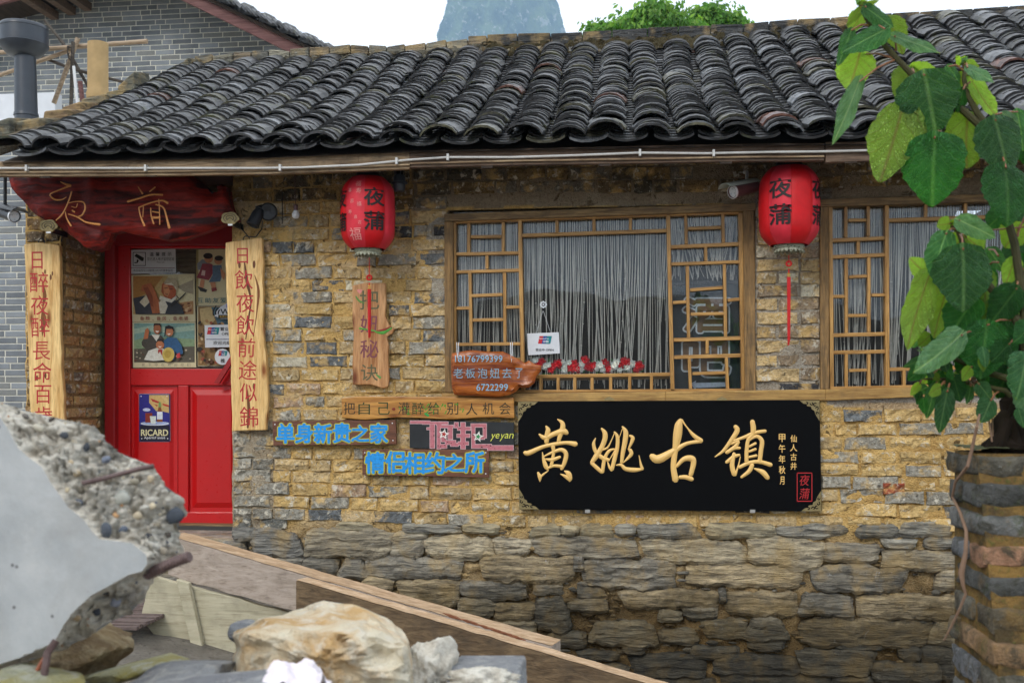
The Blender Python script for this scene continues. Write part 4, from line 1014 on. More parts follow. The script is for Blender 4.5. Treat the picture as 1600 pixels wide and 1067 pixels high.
GU = [[(390,100,40),(372,150,76),(360,250,84),(345,350,62),(330,450,54),(322,560,54),(342,675,62)],[(400,98,24),(452,170,14),(520,250,38),(588,298,46)],[(112,445,56),(180,475,84),(330,392,56),(450,325,36),(588,303,38)],[(352,545,30),(420,475,46),(495,468,60),(515,510,52),(488,625,44)],[(382,648,34),(440,648,44),(500,668,44)]]
ZHEN = [[(915,160,40),(935,200,50),(880,290,42),(800,395,30),(722,452,12)],[(890,300,20),(1000,265,32),(1100,222,36),(1205,205,34)],[(880,330,20),(945,300,28),(920,350,36),(835,410,36)],[(832,412,34),(900,372,34),(960,368,26)],[(832,505,32),(900,452,36),(955,435,26)],[(905,420,32),(885,530,46),(905,622,44)],[(915,628,26),(945,540,14),(965,450,8)],[(1080,112,46),(1090,180,52),(1080,240,42),(1040,290,36),(1025,400,38),(1025,500,38)],[(1040,300,18),(1120,255,32),(1172,300,42),(1162,400,42),(1150,505,42)],[(1050,355,24),(1112,322,26)],[(1050,402,24),(1112,378,26)],[(1050,455,24),(1120,440,26)],[(958,552,34),(1050,510,36),(1150,500,36),(1258,530,42)],[(1080,528,40),(1050,590,42),(975,648,26)],[(1100,565,14),(1180,600,50),(1228,655,44)]]
for i, (CH, k, ox, oy) in enumerate(((HUANG, 1/8, 810, 640), (YAO, 1/8, 810, 640), (GU, 1/6.154, 1000, 640), (ZHEN, 1/6.154, 1000, 640))):
    g = MB(); [stroke(g, st_, YB-.0012-j*.00023, k, ox, oy, None, .30) for j, st_ in enumerate(CH)]; g.obj('gold_character', M['gold'], bb, True)
g = MB()
for i, ch in enumerate('仙人古井'): put_text(g, ch, 1240, 685+i*14.3, 11, YB-EPS, w=9.5 if ch != '人' else 11, bold=.012)
for i, ch in enumerate('甲午年秋月'): put_text(g, ch, 1222, 684+i*16.6, 12.5, YB-EPS, w=10 if ch != '月' else 7, bold=.012)
g.obj('small_gold_inscription', M['gold'], bb)
g = MB()
for q in ([(1245, 738), (1269, 738), (1269, 739.4), (1245, 739.4)], [(1245, 782), (1269, 782), (1269, 783.4), (1245, 783.4)], [(1245, 738), (1246.2, 738), (1246.2, 783), (1245, 783)], [(1268, 738), (1269.2, 738), (1269.2, 783), (1268, 783)]):
    g.add([P(x, y, YB-EPS) for x, y in q], [(0, 3, 2, 1)])
put_text(g, '夜', 1257, 750, 17, YB-EPS*1.2, w=15, bold=-.012, shear=.15); put_text(g, '蒲', 1257, 771, 17, YB-EPS*1.2, w=15, bold=-.012, shear=.15)
M['seal'] = simple('seal_red_paint', (.42, .012, .015), .5, .1); g.obj('red_seal', M['seal'], bb)
for cx, cy, sx_, sy_ in ((809.5, 627.5, 1, 1), (1280.5, 625.5, -1, 1), (811, 795.5, 1, -1), (1283, 798.5, -1, -1)):
    g = MB(); q = [(0, 0), (31, 0), (25, 5), (21, 5.5), (19, 9), (13, 10), (12, 14), (8, 16), (6.5, 21), (5, 24), (0, 32)]
    q = [P(cx+x*sx_, cy+y*sy_, YB-.0045) for x, y in q]
    if sx_*sy_ > 0: q.reverse()
    g.prism(q, (0, .006, 0)); o = g.obj('corner_plate', M['brass'], bb)
    g = MB()
    for (x, y, r, a0) in ((12, 4.5, 3, 0), (20, 4, 2.4, 1), (4.5, 12, 3, 2), (4, 20, 2.4, 3), (7, 7, 3.2, 4)):
        stroke(g, [(cx+(x+r*math.cos(a0+t_*.9)*(1-t_*.13))*sx_, cy+(y+r*math.sin(a0+t_*.9)*(1-t_*.13))*sy_, 1.5) for t_ in range(6)], YB-.0048, 1, 0, 0, None, .12)
    g.obj('scroll_cutout', M['board_black'], o)
for x in (918, 1176): slab('bracket', 'cement', [(x-4, 796), (x+4, 796), (x+4, 801), (x-4, 801)], YB-.004, .05, bb, 0)
for x in (952, 1128):
    g = MB(); g.prism([P(x+a, 625.5-b2, -.072) for a, b2 in ((-7, 0), (7, 0), (8, 2), (5, 4), (0, 6), (-5, 4), (-8, 2))], (0, .012, 0)); g.obj('hanging_plate', M['brass'], bb)
# ---- couplets
for nm, pts, chars, xs_, Y, lab in (
  ('couplet_board', [(37, 382), (60, 379), (92, 383), (93, 400), (94, 520), (97, 590), (101, 665), (48, 668), (44, 560), (42, 460)], '日醉夜醉長命百歲', [(58, 407, 31), (61, 441, 36), (62, 477, 35), (63, 511, 36), (65, 548, 34), (66, 582, 36), (67, 616, 33), (68, 650, 34)], -.06, 'pale cedar plank with red carved characters hanging on the pier left of the red door'),
  ('couplet_board', [(352, 379), (380, 375), (409, 371), (411, 420), (410, 500), (416, 560), (419, 620), (416, 672), (362, 674), (360, 560), (357, 520), (353, 440)], '日飲夜飲前途似錦', [(379, 400, 28), (381, 437, 35), (383, 473, 35), (383, 508, 36), (385, 543, 34), (387, 578, 35), (388, 613, 34), (389, 651, 36)], -.06, 'pale cedar plank with red carved characters hanging on the wall right of the red door')):
    e = sign(wavy(pts, 1.6, 9, int(pts[0][0])), 'couplet', Y, .035, lab, 'pair of couplet boards beside the door', 'sign', nm, .006)
    g = MB()
    M['carved_red'] = M.get('carved_red') or simple('carved_red_paint', (.42, .008, .015), .5, .15, 60, .4)
    for ch, (cx, cy, h_) in zip(chars, xs_): g = MB(); put_text(g, ch, cx, cy, h_*.88, Y-EPS, w=h_*.80 if ch != '日' else 17, bold=.0, rot=rnd.uniform(-.03, .03)); g.obj('carved_character', M['carved_red'], e)
    g = MB(); cx = pts[1][0]+5; g.tube([P(cx+5*math.cos(a), pts[1][1]-1-5*math.sin(a), Y+.02) for a in np.linspace(-.3, math.pi+.3, 9)], .003, 6); g.obj('hanging_ring', M['black_plastic'], e, True)
    g = MB()     # dark knots and heart shake
    for i in range(5):
        kx, ky = pts[0][0]+rnd.uniform(14, 46), rnd.uniform(395, 640); r_ = rnd.uniform(2, 4); g.add([P(kx+r_*math.cos(a)*.6, ky+r_*math.sin(a)*1.6, Y-EPS*.5) for a in np.linspace(0, 2*math.pi, 10)[:-1]][::-1], [tuple(range(9))], lin('#6b3a14'))
    if cx > 300:
        stroke(g, [(382, 410, 2), (386, 440, 5), (392, 470, 2.5), (388, 500, 3), (384, 530, 1.5)], Y-.0002, 1, 0, 0, lin('#5d3210'), .02); stroke(g, [(398, 430, 1), (404, 455, 4), (401, 490, 2), (397, 520, 1)], Y-.0002, 1, 0, 0, lin('#7a4415'), .02)
        stroke(g, [(385, 600, 1), (389, 640, 5), (387, 668, 3)], Y-.0002, 1, 0, 0, lin('#6b3a14'), .02)
    else: stroke(g, [(66, 440, 1), (70, 462, 6), (67, 480, 2), (68, 500, 9), (66, 525, 1)], Y-.0002, 1, 0, 0, lin('#7a4415'), .02)
    g.obj('knots', M['print'], e, kind='stuff')
# cloud-shaped brass hooks
for cx, cy, lab in ((75, 353, 'round brass cloud-shaped hook above the left couplet plank'), (359, 341, 'round brass cloud-shaped hook above the right couplet plank')):
    e = empty('cloud_hook', P(cx, cy+12, -.20), lab, 'hook', 'brass cloud hooks beside the red root sign')
    q = []
    for a in np.linspace(0, 2*math.pi, 49)[:-1]:
        r_ = 10.5+1.8*abs(math.cos(a*2.5+.2)); q.append((cx+r_*math.cos(a)*1.2, cy-r_*math.sin(a)*.85))
    slab('plate', 'brass', q, -.215, .012, e, .003)
    g = MB()
    for r_ in (8.5, 5.2): g.tube([P(cx+r_*math.cos(a)*1.15, cy-r_*math.sin(a)*.8, -.217) for a in np.linspace(-.9, math.pi+.9, 18)], .0022, 6)
    g.tube([P(cx-4, cy+2, -.217), P(cx, cy-1, -.217), P(cx+4, cy+2, -.217)], .002, 6); g.obj('relief', M['splinter_dark'], e, True)
    slab('screw_tab', 'white', [(cx-3, cy+9), (cx+4, cy+9), (cx+4, cy+11.5), (cx-3, cy+11.5)], -.22, .006, e, 0); slab('shank', 'black_plastic', [(cx-2, cy+2), (cx+2, cy+2), (cx+2, cy+10), (cx-2, cy+10)], -.202, .20, e, 0)
# ---- lacquered root over the door
RTP = [(14, 272), (120, 268), (240, 266), (330, 268), (352, 300), (345, 291), (338, 293), (330, 288), (322, 296), (335, 305), (345, 306), (352, 312), (360, 322), (372, 345), (360, 346), (350, 352), (320, 362), (296, 371), (265, 377), (240, 372), (205, 366), (190, 362), (172, 366), (168, 378), (163, 388), (150, 392), (132, 386), (118, 373), (100, 360), (88, 350), (70, 346), (55, 335), (40, 318), (26, 304), (18, 294)]
RTP = [(12, 270), (60, 268), (120, 268), (200, 267), (290, 267), (315, 285), (330, 303), (336, 303), (341, 298), (338, 291), (345, 288), (353, 292), (357, 303), (360, 322), (372, 345), (360, 347), (340, 355), (315, 364), (290, 374), (262, 376), (235, 371), (205, 365), (190, 361), (174, 365), (169, 378), (163, 388), (150, 392), (132, 386), (118, 373), (100, 360), (88, 350), (70, 344), (55, 335), (40, 318), (26, 304), (18, 294)]
YRt = -.17
rt = empty('root_sign', P(190, 390, YRt), 'dark red lacquered tree-root board with two carved characters hanging above the door', 'sign')
# relief surface: triangulated grid clipped by outline, domed
def inside_poly(x, y, poly):
    c = False; j = len(poly)-1
    for i in range(len(poly)):
        xi, yi = poly[i]; xj, yj = poly[j]
        if ((yi > y) != (yj > y)) and x < (xj-xi)*(y-yi)/(yj-yi)+xi: c = not c
        j = i
    return c
def edge_dist(x, y, poly):
    d = 1e9
    for (ax_, ay_), (bx_, by_) in zip(poly, poly[1:]+poly[:1]):
        dx, dy_ = bx_-ax_, by_-ay_; t_ = max(0, min(1, ((x-ax_)*dx+(y-ay_)*dy_)/(dx*dx+dy_*dy_ or 1))); d = min(d, math.hypot(x-ax_-t_*dx, y-ay_-t_*dy_))
    return d
def relief(name, poly, Y, dep, mat, parent, step, hfun, Ybk=None, col=None):
    """solid with a modelled front: grid inside outline + outline ring, closed to a flat back (polygon fan by ngon)"""
    import bmesh
    bm = bmesh.new(); xs_ = [p[0] for p in poly]; ys_ = [p[1] for p in poly]
    fv = [bm.verts.new(P(x, y, Y+.012)) for x, y in poly]
    inner = []
    yy = min(ys_)
    while yy < max(ys_):
        xx = min(xs_)
        while xx < max(xs_):
            jx, jy = xx+rnd.uniform(-.2, .2)*step, yy+rnd.uniform(-.2, .2)*step
            if inside_poly(jx, jy, poly):
                d = edge_dist(jx, jy, poly)
                if d > step*.6: inner.append((jx, jy, d))
            xx += step
        yy += step
    from mathutils.geometry import delaunay_2d_cdt
    pts2 = [Vector((x, y)) for x, y in poly] + [Vector((x, y)) for x, y, _ in inner]; n = len(poly)
    res = delaunay_2d_cdt(pts2, [(i, (i+1) % n) for i in range(n)], [], 0, 1e-4)
    b = MB(); vs = []; V2 = res[0]
    for v in V2:
        d = edge_dist(v.x, v.y, poly); vs.append(P(v.x, v.y, Y+hfun(v.x, v.y, d)))
    fs = []
    for f in res[2]:
        c = sum((V2[i] for i in f), Vector((0, 0)))/len(f)
        if inside_poly(c.x, c.y, poly):
            a = [V2[i] for i in f]; ar = (a[1].x-a[0].x)*(a[2].y-a[0].y)-(a[2].x-a[0].x)*(a[1].y-a[0].y)
            fs.append(tuple(f) if ar < 0 else tuple(reversed(f)))
    b.add(vs, fs)
    q = [P(x, y, Y+hfun(x, y, 0)) for x, y in poly]; q2 = [Vector((v.x, Y+dep, v.z)) for v in q]
    ar = sum(a.x*c.z-c.x*a.z for a, c in zip(q, q[1:]+q[:1])); m = len(q)
    f2 = [((i+1) % m, i, i+m, (i+1) % m+m) if ar > 0 else (i, (i+1) % m, (i+1) % m+m, i+m) for i in range(m)] + [tuple(range(m, 2*m)) if ar < 0 else tuple(reversed(range(m, 2*m)))]
    b.add(q+q2, f2); bm.free()
    return b.obj(name, M[mat], parent, 'all' if False else True)
relief('board', wavy(RTP, 1.2, 9, 4), YRt, .09, 'root_red', rt, 5.5, lambda x, y, d: .03-.035*min(1, d/16)**.5-(fb(x/24, y/20, 4, 5)-.5)*.06)
g = MB(); ox, oy, k = 10, 270, 1/4.324
RY = [[(365,62,4),(400,78,10),(432,88,15)],[(432,88,10),(370,112,8),(302,140,6),(300,160,8),(330,182,9),(375,182,6),(405,165,4)],[(440,130,8),(425,180,7),(400,240,7),(370,290,8),(335,322,5)],[(398,265,5),(408,310,7),(436,360,9)],[(420,205,4),(470,195,5),(520,200,7),(532,240,8),(512,285,8),(480,298,5)],[(480,210,5),(470,235,4),(440,228,4)],[(445,255,8),(460,265,9)],[(420,280,6),(480,300,8),(540,335,9),(630,350,13)],
 [(890,95,4),(920,142,9)],[(1005,98,8),(968,128,6)],[(820,195,11),(900,172,9),(980,148,9),(1055,150,9)],[(895,235,7),(970,205,7),(1050,188,8),(1090,205,12)],[(895,238,6),(905,290,7),(932,358,11)],[(975,240,6),(978,290,6),(995,345,8)],[(1010,215,7),(1060,235,8),(1082,300,9),(1100,372,13)],[(985,262,6),(1030,270,8)],[(985,303,12),(1035,303,12)],[(1030,180,5),(1034,260,5),(1036,350,6)],[(925,230,4),(922,300,4)]]
M['gilt'] = simple('gilded_groove', (.60, .24, .06), .3, .5, 120, .3, .3)
for part_ in (RY[:8], RY[8:]):
    g = MB(); [stroke(g, [(a_, b_, c_*1.35) for a_, b_, c_ in s_], YRt-.040-j*.0002, k, ox, oy, None, .22) for j, s_ in enumerate(part_)]; g.obj('carved_character', M['gilt'], rt, True)
# ---- driftwood plank with the tassel in front
pk = [(550, 446), (575, 441), (602, 442), (603, 470), (602, 495), (608, 508), (616, 514), (612, 522), (604, 526), (607, 540), (606, 560), (608, 590), (606, 604), (598, 607), (580, 601), (551, 601), (550, 570), (552, 520), (550, 480)]
e = sign(wavy(pk, 1.3, 8, 9), 'slab_wood_v', -.05, .03, 'upright orange driftwood plank with thin painted characters behind the left lantern tassel', bev=.006)
g = MB()
for ch, cy, h_ in (('把', 469, 30), ('妞', 506, 27), ('秘', 545, 28), ('诀', 582, 26)): g = MB(); put_text(g, ch, 577, cy, h_, -.05-EPS, w=h_*1.02, bold=.006, col=lin('#5d5a3c') if ch in '把诀' else lin('#7c3f4a')); g.obj('painted_character', M['print'], e)
g = MB()
for pts_, c in (([(556, 463, 2), (561, 470, 3), (570, 474, 1)], '#5c8a3c'), ([(562, 513, 3), (580, 516, 2), (598, 520, 5), (612, 512, 2)], '#4f9a35'), ([(580, 519, 2), (600, 515, 3), (611, 510, 1)], '#8e2418'), ([(588, 585, 2), (594, 590, 4)], '#5b8f46')): stroke(g, pts_, -.0515, 1, 0, 0, lin(c), .05)
g.add([P(562+4.2*math.sin(a)**3, 455-1.0*(3.6*math.cos(a)-1.4*math.cos(2*a)-.5*math.cos(3*a)), -.0512) for a in np.linspace(0, 2*math.pi, 24)[:-1]], [tuple(range(23))], lin('#d98a80'))
g.obj('painted_flourish', M['print'], e, kind='stuff')
# ---- long orange plank
pl = [(533, 622), (560, 619), (700, 620), (803, 621), (804, 653), (770, 652), (700, 655), (620, 652), (570, 656), (534, 653)]
e = sign(wavy(pl, .8, 10, 3), 'slab_wood', -.06, .035, 'long narrow orange plank with a row of small green and black characters', bev=.005)
g = MB()
for ch, cx in zip('把自己灌醉给别人机会', (546, 569, 600, 631, 653, 678, 707, 737, 763, 789)): g = MB(); put_text(g, ch, cx, 638 if ch != '人' else 639, 19, -.06-EPS, w=18, bold=-.012, col=lin('#1f3a12') if rnd.random() < .5 else lin('#252412')); g.obj('painted_character', M['print'], e)
g = MB()
for i in range(26):
    x = rnd.uniform(622, 725); y = rnd.uniform(631, 648); stroke(g, [(x, y, .8), (x+rnd.uniform(-3, 3), y+rnd.uniform(-4, 4), 1.3), (x+rnd.uniform(-3, 3), y+rnd.uniform(-3, 4), .7)], -.0612, 1, 0, 0, lin('#3f9a2a'), .05)
stroke(g, [(664, 646, 3), (669, 649, 4)], -.0612, 1, 0, 0, lin('#2fa04a'), .05); stroke(g, [(613, 639, 3), (616, 639, 5)], -.0612, 1, 0, 0, lin('#7a2a14'), .05)
g.obj('green_scribbles', M['print'], e, kind='stuff')
# ---- two boards with blue characters
for pts, body, x0, dx, cy, h_, lab in (([(425.5, 658), (618, 656), (619, 694), (427, 696)], '单身新贵之家', 446, 29.3, 677, 31, 'brown board with fat sky-blue characters outlined in yellow, beside the right couplet'),
                                  ([(566, 702), (764, 702), (764, 746), (566, 742)], '情侣相约之所', 586, 31.0, 722.5, 34, 'brown board with fat sky-blue characters outlined in yellow, lowest of the painted boards')):
    e = sign(wavy(pts, .5, 14, int(x0)), 'brown_board', -.05, .02, lab, 'brown boards with fat blue characters', bev=.002)
    g = MB(); g2 = MB(); g3 = MB()
    for i, ch in enumerate(body):
        wv = h_*(.87 if ch != '之' else .88); hh = h_*(.96 if ch != '之' else .80); jx, jy = rnd.uniform(-.6, .6), rnd.uniform(-.8, .8)
        for b_, bo, c, z, s_ in ((g, .088, '#b8b43c', .0008, 1.0), (g2, .034, '#1f93e0', .0028, 1.0)):
            put_text(b_, ch, x0+i*dx+jx, cy+jy, hh*s_, -.05-z-i*.00012, w=wv*s_, bold=bo, col=lin(c))
    g.obj('yellow_outline', M['print'], e); g2.obj('blue_characters', M['print'], e)
    g = MB()
    for (x, y) in ((pts[0][0]+4, pts[0][1]+5), (pts[1][0]-5, pts[1][1]+5), (pts[2][0]-5, pts[2][1]-6)): g.lathe([(.0001, .002), (.003, .001), (.004, 0)], P(x, y, -.051), (0, -1, 0), 8)
    g.obj('screws', M['white'], e)
# ---- black and pink board
BX = [(640, 656), (803, 660), (803, 704), (640, 700)]
e = sign(BX, 'board_black', -.05, .02, 'small black board with blocky pink characters holding a red and a green star', bev=.002)
M['chalk_black'] = simple('scuffed_black_paint', (.018, .02, .022), .8, .6, 14, .3); e.children[0].data.materials[0] = M['chalk_black']
g = MB(); Yq = -.05
def rect(b, x0, y0, x1, y1, Y, col):
    b.add([P(x0, y1, Y), P(x1, y1, Y), P(x1, y0, Y), P(x0, y0, Y)], [(0, 1, 2, 3)], lin(col))
pk_ = '#bd6f78'
pinks = [(641, 657.5, 672, 661.5), (660, 659, 700, 662.5), (672, 663, 679, 700), (667, 668, 676, 671), (682, 660, 690, 664), (683, 664, 688, 701), (688, 664, 708, 668), (700, 668, 707, 686), (690, 682, 697, 690), (696, 688, 712, 694), (686, 694, 698, 700), (704, 692, 716, 697), (715, 667, 735, 672), (720, 660, 727, 701), (714, 678, 734, 683), (716, 690, 732, 695), (736, 662, 760, 667), (737, 667, 742, 700), (755, 667, 760, 684), (742, 682, 757, 686), (742, 694, 768, 700), (762, 696, 802, 703.2), (710, 660, 716, 668)]
for i, q in enumerate(pinks): rect(g, q[0]-.7, q[1]-.7, q[2]+.7, q[3]+.7, Yq-.0006-i*.00001, '#d9b9bb')
for i, q in enumerate(pinks): rect(g, *q, Yq-.0012-i*.00001, pk_)
for i in range(20): 
    q = rnd.choice(pinks); x, y = rnd.uniform(q[0], q[2]-2), rnd.uniform(q[1], q[3]-1.5); rect(g, x, y, x+rnd.uniform(1, 3), y+rnd.uniform(.8, 1.6), Yq-.0018, '#26161a')
def star(b, cx, cy, r, Y, col, rot=.2):
    v = [P(cx+(r if i % 2 == 0 else r*.45)*math.sin(rot+i*math.pi/5), cy-(r if i % 2 == 0 else r*.45)*math.cos(rot+i*math.pi/5), Y) for i in range(10)]; c = P(cx, cy, Y)
    b.add(v+[c], [((i+1) % 10, i, 10) for i in range(10)], lin(col))
star(g, 693.5, 678, 9, Yq-.0022, '#e8e2dc'); star(g, 693.5, 678, 4.6, Yq-.003, '#b3261c'); star(g, 747, 682, 9, Yq-.0022, '#e8e2dc'); star(g, 747, 682, 4.6, Yq-.003, '#2c8a4e')
for i, ch in enumerate('yeyan'): put_text(g, ch, 770+i*7.3, 681+(2.5 if ch == 'y' else 0), 11 if ch == 'y' else 7.5, Yq-.003, bold=-.006, col=lin('#d6d65a'), shear=.25, w=6 if ch != 'n' else 6.5)
g.obj('painted_letters', M['print'], e)
# ---- varnished root board with telephone numbers
NP = [(706, 552), (722, 549), (736, 547), (760, 549), (786, 549), (800, 556), (812, 562), (820, 567), (826, 563), (836, 569), (846, 571), (845, 580), (838, 588), (835, 598), (825, 606), (812, 605), (806, 612), (796, 617), (780, 620), (740, 618), (710, 617), (706, 605), (705, 580)]
e = empty('wooden_sign', P(760, 618, -.09), 'glossy red-brown root board with two phone numbers hanging at the left window', 'sign')
relief('board', wavy(NP, .8, 7, 12), -.10, .045, 'root_orange', e, 4.5, lambda x, y, d: .014-.016*min(1, d/5)**.5-(fb(x/16, y/16, 3, 8)-.5)*(.012 if x < 800 else .035))
g = MB(); put_text(g, '18176799399', 748, 560.5, 10, -.116, w=74, bold=.008, col=lin('#86b4cc')); g.obj('painted_number', M['print'], e)
for i, ch in enumerate('老板泡妞去了'): g = MB(); put_text(g, ch, 716+i*19.0, 583, 15.5, -.116, w=15 if ch != '了' else 11, bold=.006, col=lin('#7f9fb0')); g.obj('painted_character', M['print'], e)
g = MB(); put_text(g, '6722299', 769, 605, 10.5, -.116, w=49, bold=.008, col=lin('#86b4cc')); g.obj('painted_number', M['print'], e)
g = MB()
for x, y in ((715, 552), (799, 558)): g.tube([P(x-1.5, 535, -.035), P(x-.8, y-2, -.095), P(x, y+8, -.118), P(x+1.2, y-2, -.09), P(x+1.5, 535, -.035)], .0022, 6)
g.obj('white_tie', M['white'], e, True)
# ================================================================ posters, stickers on the door glass
def flat(name, pts, Y, dep, mat, label, cat, group=None):
    cx = sum(p[0] for p in pts)/len(pts); by = max(p[1] for p in pts); e = empty(name, P(cx, by, Y), label, cat, group); slab('sheet', mat, pts, Y, dep, e, 0); return e
def ell(b, cx, cy, rx, ry, Y, col, n=18, rot=0):
    ca_, sa_ = math.cos(rot), math.sin(rot); b.add([P(cx+rx*math.cos(a)*ca_-ry*math.sin(a)*sa_, cy+rx*math.cos(a)*sa_+ry*math.sin(a)*ca_, Y) for a in np.linspace(0, 2*math.pi, n+1)[:-1]][::-1], [tuple(range(n))], lin(col))
def pol(b, pts, Y, col):
    q = [P(x, y, Y) for x, y in pts]; ar = sum(a.x*c.z-c.x*a.z for a, c in zip(q, q[1:]+q[:1]))
    if ar < 0: q.reverse()
    b.add(q, [tuple(range(len(q)))], lin(col))
M['paper'] = simple('aged_paper', lin('#cfc39c'), .7, .12, 8, .1); M['paper_w'] = simple('white_card', (.62, .63, .66), .5, .06)
YP = YD+.022
class Ly:
    def __init__(s, Y): s.y = Y
    def __call__(s): s.y -= .00035; return s.y
e = flat('notice_sheet', [(203, 391), (274, 389), (275, 426), (204, 428)], YP-.003, .002, 'paper_w', 'white surveillance camera notice at the top left of the door glass', 'notice')
g = MB(); z = Ly(YP-.003)
for q in ((207.5, 394, 227.5, 395), (207.5, 414.5, 227.5, 415.5), (207.5, 394, 208.5, 415.5), (226.8, 394, 227.8, 415.5)): rect(g, *q, z(), '#333333')
pol(g, [(210, 400), (213, 396.5), (225, 403), (224, 408), (221, 408)], z(), '#222222'); pol(g, [(214, 405), (217, 407), (215, 411), (210, 411.5), (210, 410), (213.5, 409.5)], z(), '#222222')
zz = z()
for i, ch in enumerate('温馨提示'): put_text(g, ch, 237+i*9.3, 397.2, 6, zz, col=lin('#2b2b2b'), bold=.012)
put_text(g, '您已进入电子监控区域', 251, 404.7, 5, zz, w=42, col=lin('#303030')); rect(g, 205, 418.2, 273, 419, z(), '#703038')
put_text(g, 'Please note', 251, 409.7, 2, zz, w=12, col=lin('#444444')); put_text(g, '本店监控与110联网 24小时录像监控', 239, 422.5, 4, z(), w=62, col=lin('#333333')); g.obj('print', M['print'], e)
# poster 1: farmer with rifle (a plain stand-in), lower: three villagers
e = flat('poster', [(205, 430), (304, 428), (305.5, 502.5), (207, 503)], YP-.0035, .002, 'paper', 'painted poster of a worker wiping his brow beside a rifle, red caption below', 'poster', 'vintage painted posters on the door')
g = MB(); z = Ly(YP-.004)
rect(g, 208, 431.5, 302, 491, z(), '#c3a468'); pol(g, [(208, 431.5), (255, 431.5), (240, 452), (208, 470)], z(), '#b07c3a'); pol(g, [(262, 431.5), (302, 431.5), (302, 470), (270, 474), (260, 450)], z(), '#d9cfa6'); pol(g, [(276, 448), (302, 437), (302, 460), (288, 456)], z(), '#a99e86')
pol(g, [(278, 474), (302, 470), (302, 491), (280, 491)], z(), '#b98a5a')
for i in range(24): ell(g, rnd.uniform(277, 300), rnd.uniform(474, 489), rnd.uniform(1, 2.6), rnd.uniform(.8, 1.6), z(), rnd.choice(['#8a4a2c', '#d6b488', '#6e3c28']), 7)
pol(g, [(208, 466), (225, 462), (240, 470), (246, 491), (212, 491)], z(), '#3c3b42'); pol(g, [(246, 491), (250, 470), (270, 466), (284, 478), (288, 491)], z(), '#33343b')
pol(g, [(218, 472), (232, 457), (238, 468), (226, 480)], z(), '#d9cdb0'); pol(g, [(222, 446), (236, 442), (244, 458), (252, 480), (250, 489), (238, 490), (234, 472), (232, 456), (220, 455)], z(), '#b5653a'); pol(g, [(224, 450), (231, 448), (238, 462), (240, 480), (236, 478)], z(), '#8e4624')
pol(g, [(248, 472), (256, 466), (262, 478), (258, 490), (250, 490)], z(), '#ddd5c0'); pol(g, [(253, 445), (256, 440), (268, 442), (276, 450), (274, 463), (266, 468), (258, 465), (252, 456)], z(), '#b0572f'); pol(g, [(255, 446), (261, 443), (266, 455), (262, 464), (256, 460)], z(), '#cf8a5a')
pol(g, [(255, 443), (262, 434), (274, 435), (279, 444), (276, 455), (270, 446), (258, 443)], z(), '#b7a98a'); pol(g, [(256, 444), (272, 446), (276, 453), (275, 449), (268, 442)], z(), '#e4dcc8'); pol(g, [(257, 450), (262, 449), (262, 450), (257, 451)], z(), '#3a1a10'); pol(g, [(265, 451), (270, 451.5), (269, 452.6), (265, 452)], z(), '#3a1a10'); pol(g, [(258, 459), (263, 459.5), (261, 461)], z(), '#6a2418')
pol(g, [(250, 462), (268, 468), (275, 462), (276, 466), (268, 473), (249, 468)], z(), '#e2dccb'); stroke(g, [(268, 478, 3), (280, 468, 2.4), (290, 458, 1.6)], z(), 1, 0, 0, lin('#2b2622'), .02); stroke(g, [(279, 466, 1.4), (276, 462, 1.2)], z(), 1, 0, 0, lin('#2b2622'), .02)
zz = z()
for i, ch in enumerate('备粮、备房、备老婆'): put_text(g, ch, 222+i*8.6, 497.3 if ch != '、' else 500, 6.4 if ch != '、' else 2.2, zz, col=lin('#8c2a22'), bold=.008)
g.obj('picture', M['print'], e)
e = flat('poster', [(207, 503.5), (305.5, 503), (306.5, 574), (208, 574.5)], YP-.0035, .002, 'paper', 'painted poster of three smiling villagers with a straw hat under a pale sky', 'poster', 'vintage painted posters on the door')
g = MB(); z = Ly(YP-.004)
rect(g, 209.5, 505, 304, 566, z(), '#7fa39a'); pol(g, [(209.5, 514), (240, 508), (270, 512), (304, 508), (304, 516), (270, 520), (230, 518), (209.5, 522)], z(), '#a9c0ac'); pol(g, [(209.5, 532), (230, 526), (270, 528), (304, 530), (304, 545), (209.5, 548)], z(), '#8ba37c'); pol(g, [(209.5, 545), (304, 541), (304, 566), (209.5, 566)], z(), '#5d5648')
for i in range(40): ell(g, rnd.uniform(211, 303), rnd.uniform(540, 563), rnd.uniform(1, 2.5), rnd.uniform(.7, 1.8), z(), rnd.choice(['#c9b9a0', '#7c3c30', '#2f3a3c', '#9c8f78']), 7)
pol(g, [(221, 535), (226, 526), (238, 523), (252, 524), (258, 532), (256, 560), (232, 560), (228, 545), (222, 540)], z(), '#453f37'); pol(g, [(224, 530), (227, 515), (231, 512), (233, 517), (231, 529)], z(), '#b5683e'); pol(g, [(237, 523), (245, 534), (250, 523)], z(), '#ded8cc'); ell(g, 245.5, 514, 5.8, 8.2, z(), '#a4613c'); pol(g, [(239, 511), (241, 505), (250, 505), (252.5, 512), (249, 508), (242, 508)], z(), '#1f1a18'); pol(g, [(242.5, 517), (249, 517), (245.8, 520)], z(), '#eee2d6')
pol(g, [(256, 532), (262, 527), (276, 528), (284, 540), (286, 552), (278, 556), (274, 548), (272, 562), (258, 562)], z(), '#2c5a86'); ell(g, 264.5, 518, 6.2, 7.2, z(), '#c17a50'); pol(g, [(257.5, 518), (258, 510), (264, 508), (271, 511), (272, 519), (269, 514), (260, 514), (258.5, 525), (256.5, 526)], z(), '#1d1816'); pol(g, [(261, 521), (267, 521), (264, 523.6)], z(), '#eee2d6')
